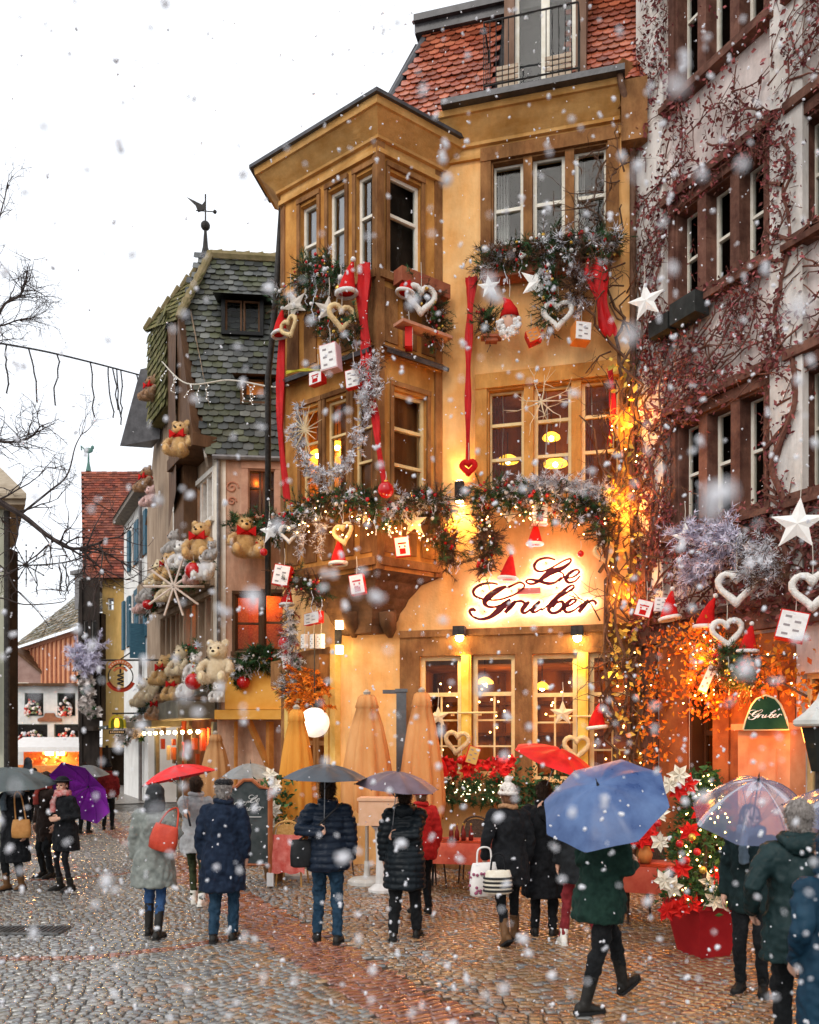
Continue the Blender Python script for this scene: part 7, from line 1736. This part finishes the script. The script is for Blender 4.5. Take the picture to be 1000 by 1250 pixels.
person('person in petrol blue raincoat nearest to the viewer at the right edge',(1022-500)/F*4.95,4.95,.2,1.68,coat=bluej,hem=.55,flare=.05,wide=1.06,hair=hair_b,hat_='hood',hatm=bluej,legs=jeans,hands=(None,(-.22,.12,.86)))
# 13 far strollers
g14=umbrella('distant grey umbrella farther up the lane',W(106,934,20.5),(0,-.1,1),.52,.24,UM('dull_grey_umbrella',(.15,.155,.155)))
person('distant person in dark coat under the far grey umbrella',(103-500)/F*20.6,20.6,.1,1.68,coat=black,hair=hair_d,grips=(g14,None))
person('distant person in dark red jacket walking up the lane',(132-500)/F*21.5,21.5,.3,1.66,coat=CM('dark_red_coat',(.22,.02,.02)),hair=hair_d,hat_='beanie',hatm=black)
person('distant person in dark blue jacket left of the lane',(34-500)/F*24,24,.1,1.72,coat=navy,hair=hair_b,hat_='hood',hatm=CM('slate_blue_hood',(.09,.13,.18)))
# ================================================================ plush bears
def teddy_proto(nm,c1,c2):
    m=mat(nm,c1,c2,rough=.95,scale=12,bump=.9,bscale=70,sheen=.6); mz=mat(nm+'_muzzle',tuple(min(.9,x*1.35+.05) for x in c1),rough=.95,bump=.8,bscale=80)
    o=thing('teddy_bear',None,'teddy bear',(0,0,-50)); b=MB()
    b.ball((0,0,.30),(.25,.22,.29),14,10); b.ball((0,.02,.70),(.22,.20,.20),14,10)
    for s in(-1,1):
        b.ball((.17*s,0,.88),(.085,.05,.085),10,8); b.tube([V((.2*s,.04,.48)),V((.31*s,.12,.40)),V((.33*s,.2,.30))],[.085,.08,.085],8); b.ball((.33*s,.21,.29),.088,8,6)
        b.tube([V((.13*s,.08,.12)),V((.2*s,.26,.09)),V((.22*s,.36,.10))],[.11,.105,.1],8); b.ball((.22*s,.38,.13),(.10,.085,.13),10,8)
    fuzz(remesh(b,'body',m,o,.02,2),4200,.042,.5,.13)
    b=MB(); b.ball((0,.20,.65),(.11,.10,.085),12,8); mu=b.build('muzzle',mz,o,smooth=True,local=True)
    b=MB(); b.ball((0,.295,.68),(.038,.025,.028),8,6); b.build('nose',eyem,mu,smooth=True,local=True)
    for s in(-1,1):
        b=MB(); b.ball((.085*s,.195,.755),.026,8,6); b.build('eye',eyem,o,smooth=True,local=True)
        b=MB(); b.ball((.22*s,.445,.13),(.06,.02,.075),8,6); b.build('paw_pad',mz,o,smooth=True,local=True)
    return o
T={'gold':teddy_proto('golden_plush',(.55,.32,.11),(.68,.44,.18)),'cream':teddy_proto('cream_plush',(.66,.52,.32),(.78,.65,.45)),'white':teddy_proto('white_plush',(.66,.62,.58),(.80,.77,.74)),'grey':teddy_proto('grey_plush',(.36,.33,.31),(.5,.47,.44)),'pink':teddy_proto('rosy_plush',(.58,.36,.32),(.7,.48,.44)),'brown':teddy_proto('brown_plush',(.26,.13,.055),(.38,.21,.1))}
used=set()
def teddy(kind,p,h,face,label,tilt=0,scarf=False):
    o=T[kind] if kind not in used else copy_tree(T[kind]); used.add(kind)
    o.location=p; o.scale=(h,h,h); o.rotation_euler=(tilt,0,face); o['label']=label; o['group']='plush bears on the bear house'
    if scarf:
        b=MB(); pts=[V((math.cos(a)*.17,math.sin(a)*.16,.52)) for a in [2*math.pi*k/14 for k in range(15)]]; b.tube(pts,.05,6); b.prism([V((-.02,.2,.54)),V((-.2,.22,.66)),V((-.2,.22,.44))],V((0,.04,0))); b.prism([V((.02,.2,.54)),V((.2,.22,.44)),V((.2,.22,.66))],V((0,.04,0))); b.build('red_bow',redf,o,local=True)
fl=math.atan2(-FL.n.x,FL.n.y); ff=math.atan2(-FB.n.x,FB.n.y)
def tp(px,py,hpx,d,fac=FL):
    p=fac.pt(px,py+hpx/2,d); return p,hpx/F*p.y/.95
rowsT=[('gold',221,536,48,.75,FL,.9,'golden bear clinging to the timber under the slate eaves',1),('brown',186,474,34,.5,FL,.4,'small brown bear with red scarf high at the left eaves',1),
('brown',180,585,34,.5,FL,.3,'dark brown bear under the far eaves of the gable',0),('pink',184,606,28,.6,FL,.5,'rosy bear just under the dark brown one',0),
('gold',246,660,52,.75,FL,.9,'big golden bear sitting highest on the upper balcony',0),('white',252,690,40,.75,FL,.8,'white bear below the big golden balcony bear',0),('grey',259,672,26,.85,FL,.7,'small grey bear at the right end of the upper balcony',0),('white',222,678,40,.75,FL,.6,'white bear on the left of the big golden balcony bear',0),('grey',213,662,32,.6,FL,.3,'greyish bear at the back of the upper balcony',0),('gold',207,692,38,.8,FL,.5,'golden bear with red bow in the middle of the upper balcony',1),('pink',237,700,30,.85,FL,.8,'rosy bear in the lower row of the upper balcony',0),('cream',196,700,38,.75,FL,.4,'cream bear left of the bow tied bear on the upper balcony',0),('grey',186,718,40,.8,FL,.3,'grey beige bear near the left end of the upper balcony',0),('cream',205,720,32,.85,FL,.5,'cream bear low on the upper balcony behind the crossed sticks',0),('pink',177,735,30,.8,FL,.2,'rosy bear at the left end of the upper balcony',1),
('gold',299,655,58,.45,FB,.25,'very large golden bear on the front window sill',0),('gold',318,668,30,.5,FB,.1,'smaller golden bear to the right of the very large one',0),
('cream',266,808,58,.85,FL,1.0,'big cream bear sitting at the corner of the lower balcony',0),('cream',222,806,40,.8,FL,.5,'cream bear with raised head on the lower balcony',0),('gold',202,818,40,.8,FL,.4,'golden bear at the back of the lower balcony',0),('white',240,812,34,.75,FL,.7,'white bear beside the big corner bear on the lower balcony',0),('cream',190,838,40,.85,FL,.3,'cream bear leaning over the middle of the lower balcony',0),('gold',214,838,36,.9,FL,.6,'golden bear in the front row of the lower balcony',0),('white',230,836,32,.9,FL,.7,'white bear next to the red ball on the lower balcony',0),('cream',178,845,38,.8,FL,.2,'cream bear at the left end of the lower balcony',0),('brown',195,862,36,.9,FL,.4,'brown bear hanging lowest under the lower balcony',1),('white',266,845,26,.9,FL,.9,'small white bear under the big cream corner bear',0)]
for k,px,py,hp_,d,fac,tw,lb,sc in rowsT:
    p,h=tp(px,py,hp_*.93,d,fac); teddy(k,p,h,(fl if fac is FL else ff)+tw*.9,lb,0,sc)
for (f_,px,py,r_,lb) in ((FL,236,697,.20,'large red ball on the upper bear balcony'),(FL,180,738,.15,'red ball at the left end of the upper bear balcony'),(FL,236,832,.20,'large red ball on the lower bear balcony'),(FB,297,833,.17,'red ball below the fir on the front of the bear house')): bauble(f_.pt(px,py,1.0 if f_ is FL else .6),r_,lb)
garland('fir_garland','dark fir garland with pale lights along the bear house front window','fir garland',[FB.pt(290,818,.45),FB.pt(310,805,.5),FB.pt(335,802,.45)],.28,110,fB,101,NM,mi=(0,0,0,1),ln=(.08,.18),w=.014,group='fir garlands')
garland('fir_garland','fir and frosted greenery under the upper row of bears','fir garland',[FL.pt(262,690,.5),FL.pt(230,705,.5),FL.pt(200,728,.5),FL.pt(182,740,.5)],.3,120,frame(FL),102,NM,mi=(0,0,1),ln=(.08,.18),w=.014,group='fir garlands')
garland('fir_garland','fir and pale blue frosted greenery under the lower row of bears','fir garland',[FL.pt(262,825,.5),FL.pt(240,800,.5),FL.pt(205,840,.5),FL.pt(180,862,.5)],.3,130,frame(FL),103,[fir,mat('pale_blue_frost',(.5,.56,.66),(.66,.71,.8),rough=.7),twig],mi=(0,0,1),ln=(.08,.18),w=.014,group='fir garlands')
garland('fir_garland','fir sprigs and white star flowers beside the very large golden bear','fir garland',[FB.pt(285,645,.3),FB.pt(318,640,.35),FB.pt(335,655,.35)],.25,70,fB,104,NM,mi=(0,0,1),ln=(.08,.18),w=.014,group='fir garlands')
garland('white_flower_box','white flowers in the box of the blue shuttered house','flower box',[FS.pt(178,885,.6),FS.pt(165,890,.6),FS.pt(155,895,.6)],.4,90,frame(FS),105,[mat('pinkish_white_bits',(.6,.52,.48)),fir,twig],mi=(0,0,1),ln=(.1,.2),w=.05,L=(.1,.3))
# ================================================================ hanging tavern signs
hsn=thing('corkscrew_sign','round hanging wine sign with corkscrew between a red arched banner and a red lower arc','sign',W(147,828,27)); c=W(147,826,27); k=27/F; u_=V((1,0,0)); z_=V((0,0,1))
redsign=mat('sign_red',(.48,.04,.02),(.58,.07,.03),rough=.5); orsign=mat('sign_orange_red',(.62,.16,.06),rough=.5)
def arc(mb,c,r0,r1,a0,a1,th=.04,n=20):
    A=[math.radians(a0+(a1-a0)*i/n) for i in range(n+1)]
    mb.prism([c+u_*(r1*k*math.cos(a))+z_*(r1*k*math.sin(a)) for a in A]+[c+u_*(r0*k*math.cos(a))+z_*(r0*k*math.sin(a)) for a in A[::-1]],V((0,th,0)))
mb=MB(); arc(mb,c,14.5,15.6,0,359,.03,40); mb.build('ring',dark_metal,hsn)
mb=MB(); arc(mb,c,14,19,205,335,.05); mb.build('lower_arc',redsign,hsn)
mb=MB(); arc(mb,c+z_*(4*k)+V((0,-.03,0)),12,16.5,25,155,.05); arc(mb,c+z_*(1*k)+V((0,-.03,0)),8.5,11,35,145,.05); mb.build('banner',orsign,hsn)
mb=MB(); 
for i in range(9): a=math.radians(35+i*13.5); q=c+z_*(4*k)+u_*(14.2*k*math.cos(a))+z_*(14.2*k*math.sin(a)); mb.box(q+V((0,-.035,0)),(1.5*k,.01,2.0*k),Matrix.Rotation(-(a-1.5708),3,'Y'))
mb.build('banner_marks',mat('pale_letters',(.75,.6,.4)),hsn)
mb=MB(); q=c+z_*(4*k); mb.tube([q+z_*(12*k),q],.03,6); mb.tube([q+V((math.cos(i*.9)*.09,math.sin(i*.9)*.05,-i*.018)) for i in range(22)],.025,5); mb.box(q+z_*(7*k),(12*k,.05,2*k)); mb.build('corkscrew',dark_metal,hsn)
mb=MB(); mb.tube([c+z_*(20*k)+V((-.6,0,0)),c+z_*(21*k)+V((1.2,.2,0))],.03,5); mb.tube([c+z_*(21*k),c+z_*(30*k)+V((.2,.3,0))],.02,4); mb.build('iron_arm',dark_metal,hsn)
hs2=thing('yellow_tavern_sign','small yellow and green arched hanging sign with a glowing cask above a black strip plate','sign',W(143,878,27)); c=W(143,880,27)
mb=MB(); arc(mb,c-z_*(3*k),8,10.5,0,180,.06); mb.obox(c+u_*(-10.5*k)-z_*(9*k),u_*(2.5*k),V((0,.06,0)),z_*(6*k)); mb.obox(c+u_*(8*k)-z_*(9*k),u_*(2.5*k),V((0,.06,0)),z_*(6*k)); mb.build('arch_frame',mat('sign_yellow',(.62,.55,.03),(.7,.62,.08),rough=.4),hs2)
mb=MB(); mb.obox(c+u_*(-8*k)-z_*(9*k)+V((0,.02,0)),u_*(16*k),V((0,.02,0)),z_*(12*k)); mb.build('panel',mat('sign_green',(.10,.16,.03),rough=.4),hs2)
mb=MB(); mb.lathe([(2.5*k,-8*k),(3.2*k,-4*k),(2.8*k,0),(1.6*k,3*k)],c+V((0,-.03,0)),10); mb.build('cask_lamp',mat('cask_glow',(1,.45,.05),emit=(1,.42,.04),es=1.6),hs2)
mb=MB(); mb.obox(c+u_*(-10*k)-z_*(16*k),u_*(20*k),V((0,.04,0)),z_*(4.5*k)); mb.build('strip_plate',mat('sign_black',(.02,.02,.02),rough=.4),hs2)
mb=MB()
for i in range(8): mb.obox(c+u_*((-8.4+i*2.15)*k)-z_*(14.9*k)+V((0,-.012,0)),u_*(1.3*k),V((0,.01,0)),z_*(2.2*k))
mb.build('plate_marks',mat('pale_letters',(.75,.6,.4)),hs2)
mb=MB(); mb.tube([c+z_*(9*k)+u_*(-6*k),c+z_*(9.5*k)+u_*(40*k)],.025,5); mb.tube([c+z_*(9*k),c+z_*(7*k)],.02,4); mb.build('iron_arm',dark_metal,hs2)
# ================================================================ cafe furniture
par=mat('apricot_parasol_cloth',(.58,.235,.07),(.70,.35,.14),rough=.85,scale=3,bump=.2,bscale=60,stretch=(1,1,.3)); par2=mat('orange_parasol_cloth',(.62,.23,.03),(.72,.32,.06),rough=.85,scale=3,bump=.2,bscale=60,stretch=(1,1,.3))
def parasol(p,H,zr,m,label,wide=1,seed=1):
    o=thing('closed_parasol',label,'parasol',p,group='closed cafe parasols'); rr=random.Random(seed); mb=MB(); S=40; vs=[];fs=[]
    prof=[(1.0,.085),(.985,.13),(.90,.175),(.893,.155),(.75,.235),(.6,.29),(.45,.335),(.30,.365),(.20,.37),(.12,.33)]
    ph=[rr.uniform(.75,1.25) for _ in range(10)]
    for t,r in prof:
        z=zr+(H-zr)*t
        for k in range(S):
            a=2*math.pi*k/S; fold=1+.17*(1-t*.55)*math.sin(a*9+.4*math.sin(t*4))*ph[k%10]**.5
            vs.append(V(p)+V((r*wide*fold*math.cos(a),r*wide*fold*math.sin(a),z-(.10*(1-t)*abs(math.sin(a*4.5)) if t<.2 else 0))))
    for i in range(len(prof)-1):
        for k in range(S): k2=(k+1)%S; fs.append((i*S+k,i*S+k2,(i+1)*S+k2,(i+1)*S+k))
    fs.append(tuple(range(S))); mb.add(vs,fs); mb.build('folded_canopy',m,o,smooth=True)
    mb=MB(); mb.tube([V(p)+V((0,0,.08)),V(p)+V((0,0,H+.05))],.028,8); mb.lathe([(.05,H),(.06,H+.04),(.02,H+.08)],V((p[0],p[1],0)),8); mb.build('pole',mat('parasol_pole',(.45,.40,.33),rough=.4,metal=.3),o)
    mb=MB(); mb.lathe([(.30,0),(.30,.05),(.24,.09),(.05,.12),(.04,.35)],V(p),16); mb.build('base',mat('pale_base',(.5,.48,.44),(.62,.6,.56),rough=.6),o,smooth=False)
P_=lambda px,Y:((px-500)/F*Y,Y,0)
parasol(P_(448,13.3),2.92,.95,par,'apricot closed parasol between the two puffer clad walkers',1.0,2); parasol(P_(515,13.7),2.98,.75,par,'apricot closed parasol beside the left shop window',.92,3); parasol(P_(362,14.0),2.72,.80,par2,'orange closed parasol by the lane entrance',.80,4); parasol(P_(263,18.5),2.35,.9,mat('brown_parasol_cloth',(.42,.20,.08),(.5,.27,.12),rough=.85,scale=3),'brownish closed parasol under the bear house canopy',.85,5)
mb=MB(); b=V(P_(490,13.9)); mb.box(b+V((0,0,1.5)),(.16,.14,3.0)); mb.box(b+V((0,0,3.02)),(.2,.18,.05)); mb.box(b+V((-.15,0,3.0)),(.3,.08,.06)); tag(mb.build('grey_post',mat('grey_steel_post',(.09,.095,.10),(.15,.155,.16),rough=.45,scale=4)),'square dark grey post between the two apricot parasols','post')
# box on white pedestal behind the long quilted coat
o=thing('pedestal_stand','pale apricot box on a white pedestal behind the walkers','stand',P_(466,12.6)); b=V(P_(466,12.6)); mb=MB(); mb.lathe([(.2,0),(.2,.04),(.09,.12),(.08,.5),(.1,.9),(.16,.96)],b,14); mb.build('pedestal',mat('white_iron',(.62,.6,.57),(.74,.72,.7),rough=.4),o); mb=MB(); mb.box(b+V((0,0,1.16)),(.62,.4,.36),Matrix.Rotation(-.1,3,'Z')); mb.box(b+V((0,0,1.36)),(.66,.44,.04),Matrix.Rotation(-.1,3,'Z')); mb.build('box',mat('apricot_box',(.66,.38,.22),(.74,.46,.3),rough=.7),o)
wicker=mat('dark_wicker',(.045,.028,.02),(.10,.06,.04),rough=.6,scale=40,bump=.8,bscale=70); rattan=mat('honey_rattan',(.48,.24,.07),(.6,.34,.12),rough=.6,scale=30,bump=.8,bscale=60)
def chair(p,rz,label,m=wicker,legm=None,throw=False,grp='cafe chairs'):
    o=thing('cafe_chair',label,'chair',p,rz,group=grp); legm=legm or m
    mb=MB(); mb.lathe([(.20,.43),(.23,.44),(.23,.47),(.20,.48)],V((0,0,0)),18); mb.build('seat',m,o,smooth=False,local=True)
    for sx in(-1,1):
        for sy in(-1,1): mb=MB(); mb.tube([V((sx*.17,sy*.16,.44)),V((sx*.20,sy*.20,0))],.014,6); mb.build('leg',legm,o,local=True)
    mb=MB(); pts=catmull([V((-.2,-.18,.44)),V((-.23,-.23,.72)),V((-.17,-.26,.93)),V((0,-.27,1.0)),V((.17,-.26,.93)),V((.23,-.23,.72)),V((.2,-.18,.44))],5); mb.tube(pts,.018,7)
    vs=[];n=10
    for i in range(n+1):
        t=i/n
        for j in range(9):
            a=(j/8-.5); wx=.42*(1-.25*t*t); vs.append(V((a*wx,-.20-.06*t-.03*math.cos(a*3)+.0,.5+.46*t*(1-.35*a*a*t))))
    mb.add(vs,[(i*9+j,i*9+j+1,(i+1)*9+j+1,(i+1)*9+j) for i in range(n) for j in range(8)]); mb.build('backrest',m,o,local=True)
    if throw:
        mb=MB(); vs=[];n=10
        for i in range(n+1):
            t=i/n
            for j in range(9): a=j/8-.5; vs.append(V((a*(.46+.1*t)+.02*math.sin(t*9),-.30-.03*math.sin(j*1.7)-.03*t,.80-.55*t-.04*abs(math.sin(j*.9))*t)))
        mb.add(vs,[(i*9+j,i*9+j+1,(i+1)*9+j+1,(i+1)*9+j) for i in range(n) for j in range(8)]); b=mb.build('throw',mat('red_pink_throw',(.52,.08,.06),(.66,.20,.16),rough=.9,scale=9,bump=.3),o,smooth=True,local=True)
        b.parent=None; b.matrix_world=mw(o)@Matrix.Identity(4); b.location=p; b.rotation_euler=(0,0,rz); tag(b,'faded red throw hung over the back of the honey rattan chair','blanket')
    return o
chair(P_(357,13.2),-.15,'honey rattan chair draped with a red throw by the lane entrance',rattan,throw=True)
redcl=mat('red_tablecloth',(.42,.06,.035),(.54,.11,.06),rough=.8,scale=5,bump=.2)
def table(p,w,d,label,clabel,rz=0):
    o=thing('cafe_table',label,'table',p,rz,group='cafe tables'); mb=MB(); mb.box((0,0,.72),(w,d,.03)); mb.build('tabletop',wicker,o,local=True)
    for sx in(-1,1):
        for sy in(-1,1): mb=MB(); mb.tube([V((sx*w*.42,sy*d*.4,.7)),V((sx*w*.44,sy*d*.42,0))],.018,6); mb.build('leg',dark_metal,o,local=True)
    mb=MB(); S=40; vs=[]; 
    for q,(e,z) in enumerate(((1,.742),(1.03,.735),(1.06,.60),(1.10,.44))):
        for k in range(S):
            t=4*k/S; i=int(t); f=t-i; c=[(-1,-1),(1,-1),(1,1),(-1,1)]; a=c[i]; b=c[(i+1)%4]; x=a[0]+(b[0]-a[0])*f; y=a[1]+(b[1]-a[1])*f; wv=1+(.03*math.sin(k*2.1) if q>1 else 0); vs.append(V((x*w/2*e*wv,y*d/2*e*wv,z)))
    fs=[(i*S+k,i*S+(k+1)%S,(i+1)*S+(k+1)%S,(i+1)*S+k) for i in range(3) for k in range(S)]; fs.append(tuple(range(S))); mb.add(vs,fs)
    cl=mb.build('tablecloth',redcl,None,smooth=True,origin=(0,0,0)); cl.location=p; cl.rotation_euler=(0,0,rz); tag(cl,clabel,'tablecloth',group='red tablecloths')
table(P_(563,12.7),1.1,.75,'dark cafe table under a red cloth in front of the left shop window','red cloth on the table in front of the left shop window',-.2); table(P_(792,10.3),.85,.7,'dark cafe table under a red cloth behind the red potted tree','red cloth on the table behind the red potted tree',-.4)
chair(P_(524,12.9),-1.2,'dark wicker chair left of the red table nearest the shop window'); chair(P_(578,13.5),2.9,'dark wicker chair behind the red table at the shop window'); chair(P_(606,12.8),1.5,'dark wicker chair at the right end of the red shop window table'); chair(P_(766,10.7),-1.0,'dark wicker chair between green coat and red pot'); chair(P_(815,11.4),-1.2,'dark wicker chair against the restaurant corner'); chair(P_(412,14.2),.5,'dark wicker chair behind the short puffer jacket')
for i,(px,lb) in enumerate(((551,'leftmost'),(558,'second'),(566,'third'),(575,'rightmost'))):
    b=V(P_(px,12.65))+V((0,0,.745)); mb=MB(); mb.lathe([(.035,0),(.035,.10),(.03,.13),(.012,.17),(.012,.22)],b,10); o=mb.build('table_bottle',mat('dark_red_glass',(.16,.02,.015),rough=.15),smooth=True); tag(o,lb+' of the four small dark red bottles on the table by the shop window','bottle','bottles on the red table'); c=MB(); c.lathe([(.014,.0),(.014,.03)],b+V((0,0,.22)),8); c.build('stopper',goldb,o)
# red flowers and candle light on the table behind the potted tree
o=thing('flower_vase','vase of bright red and cream flowers on the table behind the blue umbrella','vase',V(P_(788,10.3))+V((0,0,.745))); b=V(P_(788,10.3))+V((0,0,.745)); mb=MB(); mb.lathe([(.06,0),(.09,.1),(.05,.2)],b,12); mb.build('vase',mat('orange_pot',(.6,.22,.06),rough=.5),o,smooth=True); mb=MB(); rnd=random.Random(8)
for q in range(10): c=b+V((rnd.gauss(0,.12),rnd.gauss(0,.1),.32+rnd.gauss(0,.09))); mb=MB(); bloom(mb,c,V((rnd.gauss(0,.4),-1,.4)),.13,rnd); mb.build('bloom',mat('poinsettia_red',(.62,.012,.012)),o)
# ================================================================ framed blackboard
bb=thing('framed_blackboard','arched blackboard in a red brown frame chalked with the restaurant name','menu board',P_(306,13.0)); b=V(P_(303,12.9)); u=V((1,0,0)); z=V((0,0,1)); wB=.62
out=[(-.5,.35),(.5,.35),(.5,1.48),(.28,1.52),(.1,1.62),(-.1,1.62),(-.28,1.52),(-.5,1.48)]
mb=MB(); mb.prism([b+u*(x*wB)+z*y for x,y in out],V((0,.03,0))); mb.build('board',mat('slate_board',(.035,.045,.045),(.07,.08,.08),rough=.6,scale=6),bb)
mb=MB(); pts=[b+u*(x*wB*1.04)+z*(y)+V((0,-.01,0)) for x,y in out]; mb.tube(pts+pts[:1],.03,6); mb.tube([b+u*(.54*wB)+z*.02,b+u*(.54*wB)+z*1.5],.035,4); mb.tube([b-u*(.54*wB)+z*.02,b-u*(.54*wB)+z*1.5],.035,4); mb.build('frame',mat('red_brown_frame',(.30,.09,.035),(.4,.14,.06),rough=.5,scale=6),bb)
for s in(-1,1): mb=MB(); mb.box(b+u*(s*.54*wB)+z*.13,(.10,.09,.2)); mb.build('foot',mat('white_iron',(.62,.6,.57)),bb)
mb=MB(); tf=lambda x,y: b+V((0,-.012,0))+u*((x-440)/850*wB*.8)+z*(1.40-(y-100)/430*.30); strokes(LE+GRU,tf,mb,V((0,-.003,0)),1.5,4); mb.obox(b+V((0,-.012,0))-u*.2+z*1.06,u*.4,V((0,-.003,0)),z*.014); mb.build('chalk_lettering',mat('grey_chalk',(.5,.5,.48)),bb)
# plant with white flowers right of the blackboard
o=thing('white_poinsettia_plant','dark leafy plant with cream poinsettias right of the blackboard','potted plant',P_(335,13.6)); b=V(P_(335,13.6)); mb=MB(); mb.lathe([(.14,0),(.19,.3),(.2,.34)],b,14); mb.build('pot',mat('brown_trough',(.18,.09,.04)),o); mb=MB(); rnd=random.Random(9)
for q in range(420): g=rnd.uniform(.5,1.5); mb.col=(g,g,g,1); leaf_(mb,b+V((rnd.gauss(0,.16),rnd.gauss(0,.12),rnd.uniform(.3,1.65))),rnd.uniform(.06,.12),rnd)
mb.build('foliage',leaf_g,o); mb=MB()
for (px,py) in ((330,945),(336,958),(331,985),(335,990),(330,1008),(338,1015)): mb=MB(); bloom(mb,W(px,py,13.35),V((0,-1,.3)),.13,rnd); mb.build('bloom',mat('cream_petal',(.78,.68,.52)),o)
# drain grate
g0=GP(22,1138); mb=MB()
for k in range(17): mb.box(g0+V((-.4+k*.055,0,.024)),(.028,.32,.02))
for s in(-.17,.17): mb.box(g0+V((0.04,s,.025)),(1.0,.03,.024))
for s in(-.45,.53): mb.box(g0+V((s,0,.0255)),(.03,.31,.024))
tag(mb.build('drain_grate',mat('wet_cast_iron',(.10,.10,.10),(.2,.2,.2),rough=.3,metal=.6,scale=10)),'cast iron drain grate set in the setts at the left','drain grate')
# ================================================================ falling snow
sm=mat('snow',(.95,.95,.97),rough=.9); nt=sm.node_tree; tl=nt.nodes.new('ShaderNodeBsdfTranslucent'); tl.inputs['Color'].default_value=(.95,.95,.97,1); mxs=nt.nodes.new('ShaderNodeMixShader')
nt.links.new(nt.nodes['Principled BSDF'].outputs[0],mxs.inputs[1]); nt.links.new(tl.outputs[0],mxs.inputs[2]); nt.links.new(mxs.outputs[0],nt.nodes['Material Output'].inputs['Surface']); mb=MB(); rr=random.Random(97)
def flake(p,r):
    for q in range(2 if r<.006 else 3): mb.ball(p+V((rr.gauss(0,r*.4),rr.gauss(0,r*.4),rr.gauss(0,r*.55))),r*rr.uniform(.55,1),6,4)
for k in range(5200):
    Y=1.1+11*rr.random()**1.15; px=rr.uniform(-250,1250); py=rr.uniform(-100,1250); p=W(px,py,Y)
    if p.z<.05 or (p.z>3+.35*abs(p.x) and p.x<-.35*p.y*.45+.2 and rr.random()<.8): continue      # flakes thinned in front of the sky, where they look dark
    flake(p,rr.uniform(.0030,.0085)*(1 if Y>2.4 else .75))
for k in range(120):
    Y=rr.uniform(.5,1.5); p=W(rr.uniform(-300,1300),rr.uniform(-50,1250),Y); flake(p,rr.uniform(.002,.0075))
s=mb.build('snow',sm,smooth=True); tag(s,None,None,kind='stuff')
s['label']='snowflakes falling through the whole lane'
